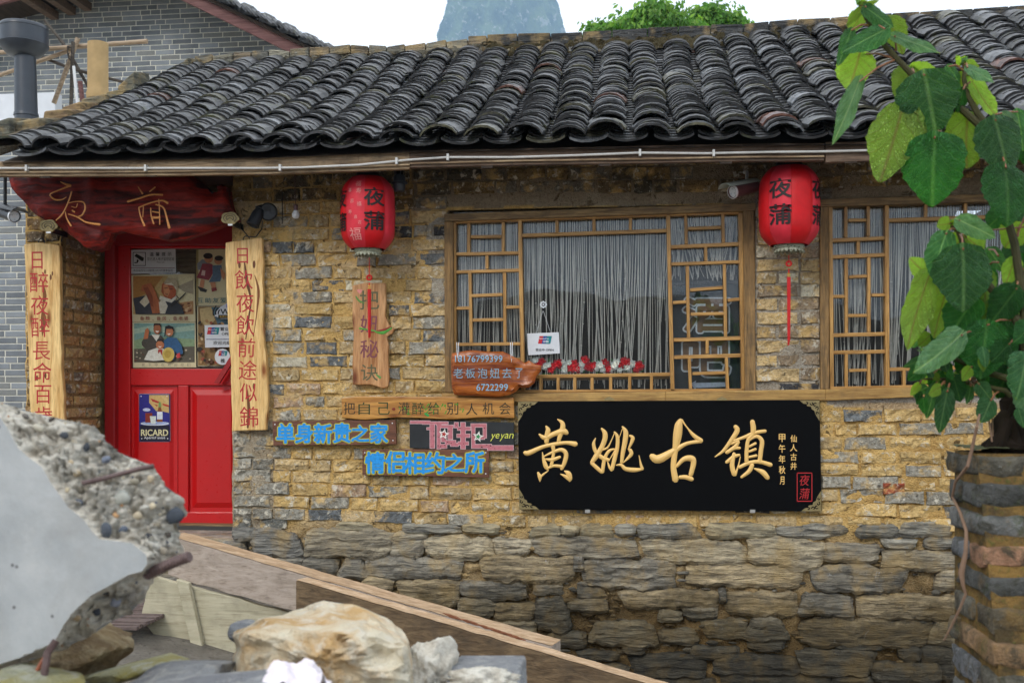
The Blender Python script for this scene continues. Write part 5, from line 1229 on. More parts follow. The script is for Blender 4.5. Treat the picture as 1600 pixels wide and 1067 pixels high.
pol(g, [(225, 562), (232, 548), (246, 543), (256, 545), (262, 562), (240, 564)], z(), '#d5d3c8'); ell(g, 263, 554, 9.5, 11.5, z(), '#cbb25a', 20, .1); ell(g, 262, 553, 5, 6.5, z(), '#b4963f', 16, .1); ell(g, 250, 538.5, 6.4, 7, z(), '#bb7148'); pol(g, [(243.5, 536), (246, 530), (254, 529.6), (257, 537), (252, 533), (247, 533)], z(), '#1c1714'); pol(g, [(247, 541), (253, 541), (250, 543.4)], z(), '#f0e6da'); pol(g, [(247, 546), (254, 546), (253, 556), (250, 549), (247, 553)], z(), '#a8281e'); pol(g, [(276, 553), (281, 551), (282, 558), (276, 560)], z(), '#c43a3a')
zz = z()
for i, ch in enumerate('贫下中农欢迎你们'): put_text(g, ch, 224+i*10.1, 570, 5.2, zz, col=lin('#7d6c5c'), bold=.004)
g.obj('picture', M['print'], e)
e = flat('poster', [(306.5, 390), (372, 389), (372, 477), (308, 477.5)], YP-.0035, .002, 'paper', 'painted poster of two children playing above a row of blue-green characters', 'poster', 'vintage painted posters on the door')
g = MB(); z = Ly(YP-.004)
rect(g, 306.5, 390, 310, 477, z(), '#a08f5a'); pol(g, [(308, 412), (316, 405), (330, 408), (322, 420), (309, 422)], z(), '#8a8f98'); ell(g, 326, 404, 6.8, 7.2, z(), '#c98a64'); ell(g, 325, 400, 7.4, 4.6, z(), '#2a1d18'); ell(g, 341, 407, 6.2, 6.4, z(), '#c98a64'); ell(g, 342, 403.5, 6.8, 4, z(), '#2a1d18')
pol(g, [(316, 412), (330, 412), (337, 418), (330, 432), (326, 438), (306.8, 434), (312, 424)], z(), '#8e3340'); pol(g, [(332, 415), (346, 414), (348, 428), (344, 440), (326, 441), (332, 430)], z(), '#5a6f86'); pol(g, [(314, 436), (320, 438), (318, 450), (311, 449)], z(), '#c98a64'); pol(g, [(308, 447), (317, 450), (324, 453), (322, 457), (313, 455)], z(), '#33302f'); pol(g, [(328, 441), (336, 441), (338, 450), (331, 451)], z(), '#c98a64'); pol(g, [(330, 450), (338, 449), (339, 454), (331, 456)], z(), '#8a2f30'); pol(g, [(316, 422), (321, 423), (320, 431), (314, 430)], z(), '#d9b8b0'); pol(g, [(344, 418), (352, 428), (350, 438), (346, 432)], z(), '#c98a64')
zz = z()
for i, ch in enumerate('互助友爱'): put_text(g, ch, 313+i*12, 469.3, 8, zz, w=9.6, col=lin('#3f7680'), bold=.004)
g.obj('picture', M['print'], e)
e = flat('poster', [(308, 478.5), (372, 478), (372, 571), (309, 572)], YP-.0035, .002, 'paper', 'brown mottled poster at the bottom right of the door glass behind the card stickers', 'poster', 'vintage painted posters on the door')
g = MB(); z = Ly(YP-.004); rect(g, 309.5, 479, 371, 571, z(), '#8a6a3e'); pol(g, [(330, 480), (371, 480), (371, 515), (342, 512)], z(), '#4a6a78'); pol(g, [(312, 482), (330, 480), (336, 500), (325, 512), (314, 505)], z(), '#c6ac78')
for i in range(90): ell(g, rnd.uniform(311, 368), rnd.uniform(500, 569), rnd.uniform(1.4, 5), rnd.uniform(1, 3.5), z()+.0003, rnd.choice(['#5f3a22', '#b38a5a', '#2f261f', '#9b4a30', '#cbb48c', '#6a5030']), 8, rnd.random()*3)
g.obj('picture', M['print'], e)
YS = YP-.045
e = flat('sticker', [(335, 495), (338, 487), (345, 479), (356, 473), (372, 473), (372, 498), (345, 498), (337, 494)], YS, .0015, 'paper_w', 'wireless network sticker on the door glass beside the right couplet', 'sticker')
g = MB(); z = Ly(YS); put_text(g, 'WiFi', 357.5, 487, 8.5, z(), w=26, bold=.03, col=lin('#141414')); rect(g, 341, 492, 370, 497.5, z(), '#15130f'); put_text(g, '免费无线上网', 355, 494.7, 3.2, z(), w=24, col=lin('#d8b040'))
for r_ in (6, 10, 14): stroke(g, [(347-r_*math.cos(a), 489-r_*math.sin(a), 1.9) for a in np.linspace(-.25, .85, 6)], z(), 1, 0, 0, lin('#141414'), .02)
rect(g, 353, 475, 371, 480.5, z(), '#9a9ad0'); put_text(g, '免费', 361, 477.7, 4, z(), col=lin('#3838a0')); g.obj('print', M['print'], e)
def unionpay(g, cx, cy, h_, z):
    w_ = h_*.62
    for i, c in enumerate(('#c1272d', '#1b3f8f', '#0f7f88')):
        x = cx-h_*.75+i*h_*.5; pol(g, [(x, cy+h_/2), (x+w_, cy+h_/2), (x+w_+h_*.2, cy-h_/2), (x+h_*.2, cy-h_/2)], z(), c)
    put_text(g, 'UnionPay', cx+h_*.05, cy-h_*.15, h_*.26, z(), w=h_*1.25, col=lin('#f2f2f2')); put_text(g, '银联', cx+h_*.28, cy+h_*.22, h_*.32, z(), w=h_*.75, col=lin('#f2f2f2'))
e = flat('sticker', [(319.5, 508), (372, 507), (372, 542), (320.5, 543)], YS-.003, .0015, 'paper_w', 'white card payment sticker reading OPEN on the door glass', 'sticker')
g = MB(); z = Ly(YS-.003); unionpay(g, 331.5, 517, 11, z); put_text(g, '营业中', 354, 514, 5.5, z(), w=20, bold=.01, col=lin('#222222')); put_text(g, 'OPEN', 354, 521.5, 4, z(), w=15, col=lin('#222222')); rect(g, 322, 529.6, 370, 530.4, z(), '#2f3a66'); put_text(g, '欢迎光临', 347, 535.5, 6, z(), w=28, col=lin('#222222')); g.obj('print', M['print'], e)
e = flat('sticker', [(347.5+12*math.cos(a), 557.5+12.5*math.sin(a)) for a in np.linspace(0, 2*math.pi, 25)[:-1]], YS-.003, .0015, 'paper_w', 'round white card payment sticker just above the red diagonal brace of the door', 'sticker')
g = MB(); z = Ly(YS-.003); unionpay(g, 347, 552, 8, z); put_text(g, '推', 348, 563.5, 6.5, z(), bold=.02, col=lin('#303030')); g.obj('print', M['print'], e)
# enamel plate on the door panel
YRc = YD+.004
e = flat('enamel_plate', [(218, 615), (264, 615), (265.5, 617), (266, 688), (264, 690), (219, 690), (217.5, 688), (217, 617)], YRc-.002, .004, 'paper_w', 'small blue enamel advertising plate with a tray and bottle on the red door panel', 'plate')
g = MB(); z = Ly(YRc-.003); rect(g, 217.3, 615.3, 265.6, 689.7, z(), '#24206e'); rect(g, 218.8, 616.8, 264, 664, z(), '#2a2584'); pol(g, [(233, 617), (264, 617), (264, 645), (252, 642), (244, 642), (233, 629)], z(), '#cfae6c'); pol(g, [(235, 622), (243, 625), (250, 628), (247, 630), (238, 627)], z(), '#b3352b'); pol(g, [(240, 631), (247, 633), (245, 635)], z(), '#b3352b'); pol(g, [(250, 617), (256, 617), (264, 628), (264, 634)], z(), '#d8bc80'); pol(g, [(254, 630), (264, 633), (264, 636), (255, 633)], z(), '#c33a2c')
ell(g, 242, 661.5, 22.5, 3.2, z(), '#dfe3f2'); ell(g, 242, 661, 20, 2.2, z(), '#9fb0dc'); rect(g, 227, 645, 238, 660, z(), '#8a2f1c'); ell(g, 229, 640, 6, 2.6, z(), '#c8ccea'); pol(g, [(234, 650), (244, 650), (243, 662), (236, 662)], z(), '#d5dcd8'); pol(g, [(246, 643), (248, 635), (251, 635), (253, 643), (254, 659), (245, 659)], z(), '#8a4a22'); rect(g, 245.5, 643, 254, 655, z(), '#dfe3ee'); pol(g, [(248, 628), (251, 628), (251.5, 636), (247.5, 636)], z(), '#7aa05a'); rect(g, 218.8, 664.5, 264, 688.6, z(), '#14102a')
put_text(g, 'RICARD', 241.5, 675.8, 9.6, z(), w=42, bold=.035, col=lin('#ded6a8')); put_text(g, 'Apéritif anisé', 241.5, 684.2, 5, z(), w=33, bold=.008, col=lin('#e8e8ee')); [ell(g, x, y, 1, 1, z(), '#e8e8f4', 8) for x, y in ((220.5, 619), (261, 619), (221.5, 685), (262, 685))]; g.obj('print', M['print'], e)
# ================================================================ curtains, flowers, cards behind the glass
def curtain(x0, x1, top, bot, label, n, Y0=.07, seed=1, xskip=None):
    r = random.Random(seed); b = MB()
    for i in range(n):
        x = x0+(x1-x0)*(i+.5)/n + r.uniform(-1, 1); g_ = (fb(x*.045, seed, 2, seed)-.5)*26; sway = r.gauss(0, 8)+g_*1.3; yb = bot(x)+r.uniform(-8, 4) if r.random() < .8 else bot(x)-r.uniform(5, 50)
        w_ = r.uniform(.0013, .0034); pts = []
        for k in range(9):
            t_ = k/8; pts.append(P(x+sway*t_**1.6+math.sin(t_*5+i)*.8*t_, top(x)+(yb-top(x))*t_, Y0+(i % 5)*.004))
        g2 = r.uniform(.55, 1.15); b.tube(pts, w_, 3, False, (g2, g2, g2))
        if r.random() < .10:
            for k in range(3, 7): b.lathe([(0, -.006), (.006, 0), (0, .006)], pts[k], (0, 0, 1), 6)
    o = b.obj('string_curtain', M['string']); tag(o, label, 'curtain', None); return o
curtain(812, 1046, lambda x: 340-(x-812)*.025, lambda x: 606, 'loose cream string curtain filling the wide middle of the left window', 96, .068, 3)
curtain(709, 812, lambda x: 347, lambda x: 608, 'cream string curtain behind the small left lattice of the left window', 56, .068, 4)
curtain(1047, 1160, lambda x: 332, lambda x: 436, 'short cream string curtain above the blackboard in the left window', 62, .068, 5)
curtain(1299, 1386, lambda x: 320, lambda x: 606, 'cream string curtain behind the lattice of the right window', 46, .068, 6)
curtain(1388, 1690, lambda x: 316, lambda x: 596, 'cream string curtain behind the leafy shrub in the right window', 130, .068, 7)
# blackboard with outlined characters inside
YI = .075
e = sign([(1046, 443), (1162, 439), (1166, 612), (1048, 614)], 'room_board', YI, .03, 'blackboard with white-outlined characters standing inside the left window', cat='blackboard', name='blackboard')
slab('frame', 'black_plastic', [(1045, 441), (1163, 437), (1163, 443), (1046, 447)], YI-.006, .02, e, .002)
g = MB(); z = Ly(YI-.003)
for ch, cx, cy, w_, h_ in (('酒', 1104, 492, 78, 58), ('吧', 1104, 560, 78, 62)):
    put_text(g, ch, cx, cy, h_*.9, z(), w=w_*.9, bold=.085, col=lin('#f4f8f8')); put_text(g, ch, cx, cy, h_*.9, z()-.003, w=w_*.9, bold=.035, col=lin('#8a6844'))
pol(g, [(1078, 600), (1088, 594), (1087, 598), (1134, 597), (1134, 604), (1087, 606), (1088, 610)], z(), '#c4d0de'); g.obj('chalk_lettering', M['print'], e)
# open/closed card hanging on the glass
e = empty('hanging_card', P(849, 555, .04), 'pale blue card payment sign reading OPEN hanging by threads inside the window', 'sign'); slab('card', 'paper_w', [(823.5, 521), (873, 519), (875, 552), (825.5, 555)], .036, .003, e, 0)
g = MB(); z = Ly(.0355); unionpay(g, 849.5, 531, 12, z); put_text(g, '营业中 OPEN', 851, 546.5, 4.2, z(), w=28, bold=.01, col=lin('#2a2a33')); g.obj('print', M['print'], e)
g = MB(); g.tube([P(838, 520, .038), P(848, 486, .038)], .0012, 4); g.tube([P(860, 519, .038), P(849, 486, .038)], .0012, 4); g.obj('thread', M['white'], e)
M['crystal'] = simple('clear_rosette', (.65, .68, .72), .15, .2, 80, .4)
e = empty('suction_rosette', P(849, 484, .04), 'small clear glass rosette sucker holding the hanging card threads', 'ornament')
g = MB()
for i in range(8): a = i*math.pi/4; g.lathe([(0, -.003), (.006, 0), (0, .003)], P(849+4.2*math.cos(a), 476+4.2*math.sin(a), .036), (0, 1, 0), 8)
g.obj('petals', M['crystal'], e, True); g = MB(); g.lathe([(0, -.005), (.006, 0), (0, .005)], P(849, 476, .033), (0, 1, 0), 10); g.obj('centre', M['crystal'], e, True)
# row of artificial roses
fb_ = empty('flower_garland', P(920, 586, .08), 'row of artificial red and white roses with leaves along the window ledge', 'flowers')
def rose(x, y, r_, mat, Y):
    b = MB(); c = P(x, y, Y); s = r_*S(x, Y)
    for ring_, (n, rr, tilt, sz) in enumerate(((5, .62, .25, .62), (5, .34, .7, .50), (3, .12, 1.2, .36))):
        for i in range(n):
            a = i*2*math.pi/n+ring_*.6+rnd.uniform(-.2, .2); d = Vector((math.cos(a), 0, math.sin(a))); o = c+d*s*rr+Vector((0, -s*.35*ring_, 0)); sd = Vector((-d.z, 0, d.x)); up = (d*math.cos(tilt)+Vector((0, -1, 0))*math.sin(tilt))
            vs = [o-sd*s*sz*.7, o+sd*s*sz*.7, o+sd*s*sz*.75+up*s*sz*.7, o+up*s*sz*1.0+Vector((0, -.002, 0)), o-sd*s*sz*.75+up*s*sz*.7, o-up*s*sz*.2+Vector((0, -s*.25, 0))]
            b.add(vs, [(5, 1, 2), (5, 2, 3), (5, 3, 4), (5, 4, 0)])
    b.obj('rose', M[mat], fb_, True)
for i in range(46):
    x = 836+i*3.75+rnd.uniform(-2, 2); y = 570+rnd.uniform(-8, 8); red = (math.sin(i*.9)+rnd.uniform(-.8, .8)) > .05
    if x > 1003: break
    rose(x, y, rnd.uniform(5.5, 7) if red else rnd.uniform(4.5, 6), 'petal_red' if red else 'petal_white', .066-rnd.uniform(0, .006))
g = MB()
for i in range(200):
    x, y = rnd.uniform(830, 1008), rnd.uniform(562, 589); c = P(x, y, .072+rnd.uniform(0, .02)); a = rnd.uniform(0, 6.28); d = Vector((math.cos(a), rnd.uniform(-.3, .3), math.sin(a)*.7)); sd = Vector((-d.z, -.2, d.x)); l = rnd.uniform(.018, .03)
    g.add([c, c+d*l*.5+sd*l*.3, c+d*l, c+d*l*.5-sd*l*.3], [(0, 1, 2, 3)])
g.obj('leaves', M['flower_leaf'], fb_)
g = MB(); g.tube([P(832, 584, .095), P(920, 587, .095), P(1008, 584, .095)], .006, 6); g.obj('stem', M['flower_leaf'], fb_)
slab('ledge', 'sill', [(820, 589), (1045, 586), (1045, 592), (820, 595)], .065, .07, house, 0)['label'] = 'inner window ledge under the flowers'
# ================================================================ lanterns
def lantern(cx, cyt, cyb, Rpx, Y, seams0, label, pairs, faint):
    c = P(cx, (cyt+cyb)/2, Y); s = S(cx, Y); r = Rpx*s; hh = (cyb-cyt)/2*s
    e = empty('red_lantern', c-Vector((0, 0, hh)), label, 'lantern', 'red lanterns hanging under the eaves')
    def rad(z):  # z in -1..1
        a = abs(z); return r*(1-.34*max(0, (a-.52)/.48)**2.1-.05*a)
    N = 96; prof = [-1+2*i/30 for i in range(31)]; b = MB(); vs = []; fs = []; cs = []
    def gore(a):
        t_ = ((a-seams0) % (math.pi/4))/(math.pi/4); return t_
    def rr(a, z): t_ = gore(a); return rad(z)*(1-.020*abs(2*t_-1)**6 - .012*(2*t_-1)**2)
    for z in prof:
        for k in range(N): a = 2*math.pi*k/N; q = rr(a, z); vs.append(c+Vector((q*math.sin(a), -q*math.cos(a), z*hh)))
    for i in range(30):
        for k in range(N):
            k2 = (k+1) % N; fs.append((i*N+k, i*N+k2, (i+1)*N+k2, (i+1)*N+k))
            am = 2*math.pi*(k+.5)/N; gi = int(((am-seams0) % (2*math.pi))/(math.pi/4)); cs.append((.66, .030, .050) if gi % 2 == 1 else (.60, .006, .010))
    b.v = vs; b.f = fs; b.c = cs; body = b.obj('body', M['lantern'], e, 'all')
    g = MB()
    for k in range(8):
        a = seams0+k*math.pi/4; g.tube([c+Vector((rr(a, z)*1.0*math.sin(a), -rr(a, z)*1.0*math.cos(a), z*hh)) for z in prof[::2]], .0014, 5, True, (.45, .02, .015))
    g.obj('seam', M['lantern'], e, True)
    def onsurf(u, v, lift=.0016):     # u angle, v height -1..1
        q = rad(v)+lift; return c+Vector((q*math.sin(u), -q*math.cos(u), v*hh))
    g = MB()
    for ang in pairs:
        for ch, v0 in (('夜', .36), ('蒲', -.30)):
            vs_, fs_, gw_, gh_ = glyph(ch, 0.0); sz = .50*hh; g = MB(); [g.add([onsurf(ang+(x+.022*math.cos(q))*sz*1.15/r, v0+(y+.022*math.sin(q))*sz/hh, .0022+.00003*k) for x, y in vs_], fs_, (.012, .006, .006)) for k, q in enumerate(np.linspace(0, 5.5, 8))]; g.obj('black_character', M['print'], e)
    g = MB()
    for ang in (faint if cx < 900 else []):
        for ch, x, v0, sz in (('福', 0.0, -.66, .34), ('福', .12, .72, .16), ('寿', .16, .52, .14), ('喜', -.2, .55, .11), ('吉', -.1, .25, .12), ('福', .18, .15, .12), ('寿', -.18, -.05, .11), ('喜', .05, -.2, .10), ('吉', .2, -.35, .1)):
            g = MB(); vs_, fs_, _, _ = glyph(ch, .0); g.add([onsurf(ang+(x+xx*sz*.9*hh/r*1.2), v0+y*sz, .0022) for xx, y in vs_], fs_, (.72, .16, .15) if cx > 900 else (.80, .30, .28)); g.obj('pale_character', M['print'], e)
    g = MB(); rb = rad(-1)*.80
    prof2 = [(rb*1.0, 0), (rb*1.02, -.012), (rb*.92, -.022), (rb*.94, -.030), (rb*.90, -.031), (rb*.86, -.012), (rb*.7, .004)]
    g.lathe(prof2, c-Vector((0, 0, hh-.002)), (0, 0, 1), 48, lambda a: 1+.015*math.cos(a*16)); g.obj('bottom_collar', M['trim'], e, True)
    g = MB()
    for k in range(20):
        a = 2*math.pi*k/20; g.lathe([(.0001, -.006), (.006, -.003), (.008, .003), (.0001, .006)], c+Vector((rb*.93*math.sin(a), -rb*.93*math.cos(a), -hh-.032)), (math.sin(a), -math.cos(a), 0), 6)
    g.obj('collar_scallops', M['trim'], e)
    g = MB(); rt_ = rad(1); g.lathe([(rt_*.98, 0), (rt_*.9, .008), (rt_*.72, .014), (rt_*.70, .03), (rt_*.5, .034)], c+Vector((0, 0, hh-.002)), (0, 0, 1), 32); g.obj('top_collar', M['black_plastic'], e, True)
    g = MB(); g.tube([c+Vector((0, 0, hh+.02)), c+Vector((0, .02, hh+.13))], .003, 6); g.obj('hanging_wire', M['black_plastic'], e)
    return e, c, hh, s
def tassel(e, x, y0, knot_y, y1, y2, y3, Y):
    g = MB(); g.tube([P(x, y0, Y), P(x, knot_y, Y)], .0022, 6); 
    kc = P(x, knot_y, Y); s = S(x, Y)
    for i in range(7):     # a knot woven from loops
        a = i*math.pi/3.5; g.tube([kc+Vector((math.cos(a)*t_*3*s*math.cos(ph)-math.sin(a)*3*s*math.sin(ph), -.006*math.sin(ph*2), math.sin(a)*t_*3*s*math.cos(ph)+math.cos(a)*3*s*math.sin(ph)+0)) for ph, t_ in [(p_*math.pi/5, 1.5) for p_ in range(11)]], .0024, 5)
    g.obj('knot', M['thread'], e, True)
    g = MB(); g.tube([P(x, knot_y+8, Y), P(x, y1, Y)], .0035, 6); g.obj('cord', M['thread'], e, True)
    M['cap_gold'] = M.get('cap_gold') or simple('gold_thread', (.7, .4, .06), .35, .2)
    g = MB()
    for dy_ in (0, 3.2): g.lathe([(.007, -.003), (.009, 0), (.007, .003)], P(x, y1+dy_, Y), (0, 0, 1), 12)
    g.obj('gold_binding', M['cap_gold'], e, True)
    g = MB(); l = (y3-y1)*s
    for i in range(30):
        a = i*2.4; q = .0085*math.sqrt((i+.5)/26); top_ = P(x, y1+5, Y)+Vector((q*math.cos(a), q*math.sin(a), 0)); bot = P(x+.0, y3-rnd.uniform(0, 12), Y)+Vector((q*math.cos(a)*.75, q*math.sin(a)*.75, 0)); g.tube([top_, (top_+bot)/2+Vector((0, 0, 0)), bot], [.0018, .002, .0012], 5)
    g.obj('tassel', M['thread'], e, True)
YL = -.24
e, c, hh, s = lantern(575, 279, 390, 43, YL, R(9), 'red lantern hanging left of the windows beside the black caged lamp', [R(28), R(-58)], [R(-14)])
tassel(e, 577, 402, 434, 447, 450, 529, YL)
e, c, hh, s = lantern(1233, 263, 384, 47.5, YL, R(-4), 'red lantern hanging between the two windows beside the security camera', [R(-25), R(60)], [R(17)])
tassel(e, 1232.5, 399, 412, 428, 431, 540, YL)
# ================================================================ lamps and cameras under the eaves
def camera_box(cx, cy, lab, Y, ang, L, r, housing, shield, cy2=None):
    e = empty('security_camera', P(cx, cy+12, Y), lab, 'camera')
    c = P(cx, cy, Y); d = Vector(ang).normalized()
    b = MB(); b.lathe([(r*.9, L), (r, L*.98), (r, 0), (r*1.02, -.004), (r*1.02, -.010), (r*.86, -.010), (r*.84, .004)], c, -d, 24); b.obj('housing', M[housing], e, True)
    b = MB(); b.lathe([(r*.84, 0), (.0001, .001)], c+d*.002, d, 20); b.obj('lens_face', M['board_black'], e)
    b = MB(); b.lathe([(r*1.04, -.002), (r*1.06, .010), (r*.96, .012), (r*.9, .003)], c, d, 24); b.obj('front_ring', M['white'], e, True)
    b = MB()
    for k in range(3): a = k*2.1; u = d.orthogonal().normalized(); v = d.cross(u); b.lathe([(.0045, 0), (.003, .004), (.0001, .005)], c+d*.004+(u*math.cos(a)+v*math.sin(a))*r*.45, d, 8)
    b.obj('lens', M['crystal'], e, True)
    if shield:
        b = MB(); up = (Vector((0, 0, 1))-d*d.z).normalized(); sd = d.cross(up); f = []
        ringf = []
        for t_ in (.06, -L*.95):
            for k in range(9): a = math.pi*(.08+.84*k/8); ringf.append(c+d*t_+sd*math.cos(a)*r*1.35+up*(math.sin(a)*r*.9+r*.45+(.012 if t_ > 0 else 0)))
        vs = ringf+[v-up*.003 for v in ringf]; fs = [(k, k+1, 10+k, 9+k) for k in range(8)]+[(18+k, 27+k, 28+k, 19+k) for k in range(8)]+[(k, 18+k, 19+k, k+1) for k in range(8)]+[(9+k, 10+k, 28+k, 27+k) for k in range(8)]
        b.add(vs, fs); b.obj('sun_shield', M[shield], e, True)
    return e, c, d
e, c, d = camera_box(1146, 300, 'white-shielded security camera with maroon body beside the right lantern', -.22, (-.80, -.62, -.30), .17, .034, 'maroon_metal', 'grey_plastic')
b = MB(); b.tube([c-d*.10+Vector((0, 0, .03)), c-d*.11+Vector((0, .06, .10)), c-d*.10+Vector((0, .16, .12))], .009, 8); b.obj('bracket', M['white'], e, True)
e, c, d = camera_box(22, 338, 'black bullet security camera at the far left end of the eaves', -.30, (.82, -.5, -.28), .17, .036, 'black_plastic', 'black_plastic')
b = MB(); b.tube([P(8, 272, -.26), P(8, 318, -.26), c-d*.10], .010, 8); b.obj('bracket', M['black_plastic'], e, True)
# black floodlight by the couplet
e = empty('floodlight', P(402, 356, -.12), 'black twin-headed spotlight with a hanging cable above the right couplet plank', 'lamp')
b = MB(); b.lathe([(.010, .10), (.026, .09), (.034, .06), (.036, .0), (.040, -.012), (.034, -.016), (.030, -.004), (.0001, .0)], P(396, 349, -.15), (.35, .25, .9), 24); b.obj('spot_head', M['black_plastic'], e, True)
b = MB(); b.lathe([(.006, .06), (.045, .05), (.052, .02), (.052, 0), (.044, -.006), (.0001, -.002)], P(419, 331, -.12), (-.2, .95, .1), 24); b.obj('round_base', M['black_plastic'], e, True)
b = MB(); b.tube([P(400, 325, -.14), P(408, 322, -.12), P(416, 328, -.08)], .009, 8); b.obj('arm', M['black_plastic'], e, True)
b = MB(); b.tube([P(375, 340, -.05), P(378, 358, -.06), P(388, 370, -.07), P(400, 370, -.07), P(409, 358, -.07), P(410, 345, -.09)], .0035, 6); b.obj('cable', M['black_plastic'], e, True)
b = MB(); b.tube([P(441, 300, -.03), P(441, 350, -.03)], .003, 6); b.tube([P(425, 336, -.05), P(455, 334, -.03)], .002, 6); b.obj('wall_cable', M['black_plastic'], e)
# small bulb
e = empty('light_bulb', P(462, 345, -.10), 'small white light bulb hanging in a brown holder against the wall', 'lamp')
b = MB(); b.lathe([(.0001, -.026), (.014, -.023), (.021, -.012), (.022, .0), (.014, .016), (.011, .022), (.0001, .024)], P(462, 335, -.10), (0, 0, 1), 24); b.obj('bulb', M['white'], e, True)
b = MB(); b.lathe([(.012, .0), (.013, .03), (.009, .034), (.0001, .036)], P(462, 329, -.10), (0, 0, 1), 16); b.tube([P(462, 319, -.10), P(461, 300, -.08), P(461, 272, -.05)], .002, 6); b.obj('holder', M['maroon_metal'], e, True)
# caged lamp
e = empty('caged_lamp', P(624, 305, -.22), 'black ribbed bulkhead lamp with a domed cage beside the left lantern', 'lamp')
b = MB(); b.lathe([(.0001, -.045), (.028, -.040), (.034, -.02), (.034, 0), (.046, .003), (.046, .010), (.034, .014), (.034, .04), (.026, .05), (.0001, .05)], P(624, 288, -.22), (0, 0, 1), 24); b.obj('lamp_base', M['flue'], e, True)
b = MB(); b.lathe([(.022, 0), (.022, .05), (.014, .066), (.0001, .07)], P(624, 277, -.22), (0, 0, 1), 20); b.obj('dome', M['board_black'], e, True)
b = MB(); cc = P(624, 276, -.22)
for k in range(6): a = k*math.pi/3; b.tube([cc+Vector((math.cos(a)*.027, math.sin(a)*.027, 0)), cc+Vector((math.cos(a)*.027, math.sin(a)*.027, .045)), cc+Vector((math.cos(a)*.014, math.sin(a)*.014, .068)), cc+Vector((0, 0, .074))], .002, 5)
b.obj('cage', M['flue'], e)
b = MB(); b.tube([cc+Vector((0, 0, .07)), cc+Vector((0, .06, .10))], .006, 6); b.obj('bracket', M['black_plastic'], e)
# ================================================================ flue, clay pipe, bamboo behind the roof
YQ = 4.3; ax_top = H+2.5
e = empty('metal_flue', Vector((P(40, 150, YQ).x, YQ, ax_top)), 'dark grey metal flue with a wide oval cap rising behind the roof corner', 'flue')
x0 = P(40, 100, YQ); s = S(40, YQ); r = 17*s
b = MB(); b.tube([Vector((x0.x+.015, YQ, ax_top)), P(41, 180, YQ), P(39, 75, YQ)], [r*1.02, r*1.0, r*.92], 28, True); b.obj('pipe', M['flue'], e, True)
b = MB(); zc_ = P(36, 86, YQ).z; hcap = 45*s
b.lathe([(r*1.0, -.03), (r*1.5, .0), (r*2.15, .09), (r*2.18, .10), (r*2.12, .105), (r*2.12, hcap*.85), (r*2.16, hcap*.86), (r*2.16, hcap*.92), (r*2.0, hcap), (r*1.2, hcap*1.05), (.0001, hcap*1.08)], Vector((P(37, 80, YQ).x, YQ, zc_)), (0, 0, 1), 48); b.obj('cap', M['flue'], e, True)
b = MB(); b.lathe([(r*1.06, 0), (r*1.06, .012), (r*1.0, .014)], P(39, 89, YQ), (0, 0, 1), 32); b.lathe([(r*1.08, 0), (r*1.05, .03)], P(41, 182, YQ), (0, 0, 1), 32); b.obj('joint_ring', M['flue'], e, True)
e = empty('clay_pipe', Vector((P(153, 150, YQ).x, YQ, ax_top)), 'ochre clay chimney pipe standing on a dark stub among bamboo poles', 'chimney pot')
c = P(153, 146, YQ); s = S(153, YQ); b = MB(); b.lathe([(16.5*s, -.06), (17.5*s, -.01), (16*s, .02), (15.6*s, .05), (15.6*s, 78*s), (14.2*s, 78.5*s), (14*s, 60*s)], c, (0, 0, 1), 32); b.obj('pot', M['clay'], e, True)
b = MB(); b.tube([Vector((c.x, YQ, ax_top)), c-Vector((0, 0, .04))], 9*s, 20); b.obj('stub', M['flue'], e, True)
def pole(pts, r, mat, label, cat='pole', Y=YQ+.35, nodes=True, group='poles of the bamboo scaffold'):
    q = [P(x, y, Y+i*.0) for i, (x, y) in enumerate(pts)]; b = MB(); n = max(6, int((q[-1]-q[0]).length/.09)); out = []; rr = []
    for i in range(n+1):
        t_ = i/n*(len(q)-1); k = min(int(t_), len(q)-2); out.append(q[k].lerp(q[k+1], t_-k)); rr.append(r*(1.12 if nodes and i % 4 == 0 else 1)*rnd.uniform(.96, 1.03))
    b.tube(out, rr, 10, True); return tag(b.obj('scaffold_pole', M[mat], None, True, 'b'), label, cat, group)
pole([(-20, 84), (230, 65)], .024, 'bamboo', 'nearly level bamboo pole ending right of the clay pipe', Y=YQ+.45)
pole([(-20, 125), (118, 76)], .022, 'bamboo', 'bamboo pole slanting up from the flue to the lashing point', Y=YQ+.5)
pole([(84, 162), (122, 60)], .024, 'bamboo', 'steep bamboo pole leaning right with its top above the lashing', Y=YQ+.40)
pole([(56, 86), (112, 108), (214, 134)], .017, 'dark_pole', 'thin dark stick slanting down to the right behind the clay pipe', Y=YQ+.55)
pole([(70, 32), (104, 75), (140, 140)], .017, 'dark_pole', 'dark crooked stick slanting from under the gable down to the clay pipe', Y=YQ+.60)
pole([(114, 66), (111, 165)], .020, 'dark_pole', 'upright dark post left of the clay pipe', Y=YQ+.35, nodes=False)
pole([(115, 104), (121, 162)], .016, 'white', 'white plastic pipe tied to the dark post', 'pipe', Y=YQ+.28, nodes=False, group=None)
pole([(125, 128), (129, 158)], .026, 'red_beam', 'short broken reddish bamboo stub beside the white pipe', Y=YQ+.22, nodes=False)
b = MB()
for i in range(7): a = rnd.uniform(0, 6); b.tube([P(110+5*math.cos(a+t_), 80+9*math.sin(a+t_*1.3)+i, YQ+.3) for t_ in np.linspace(0, 3, 8)], .005, 5)
tag(b.obj('lashing', M['dark_pole'], None, True), 'dark wire lashing binding the crossing bamboo poles', 'rope')
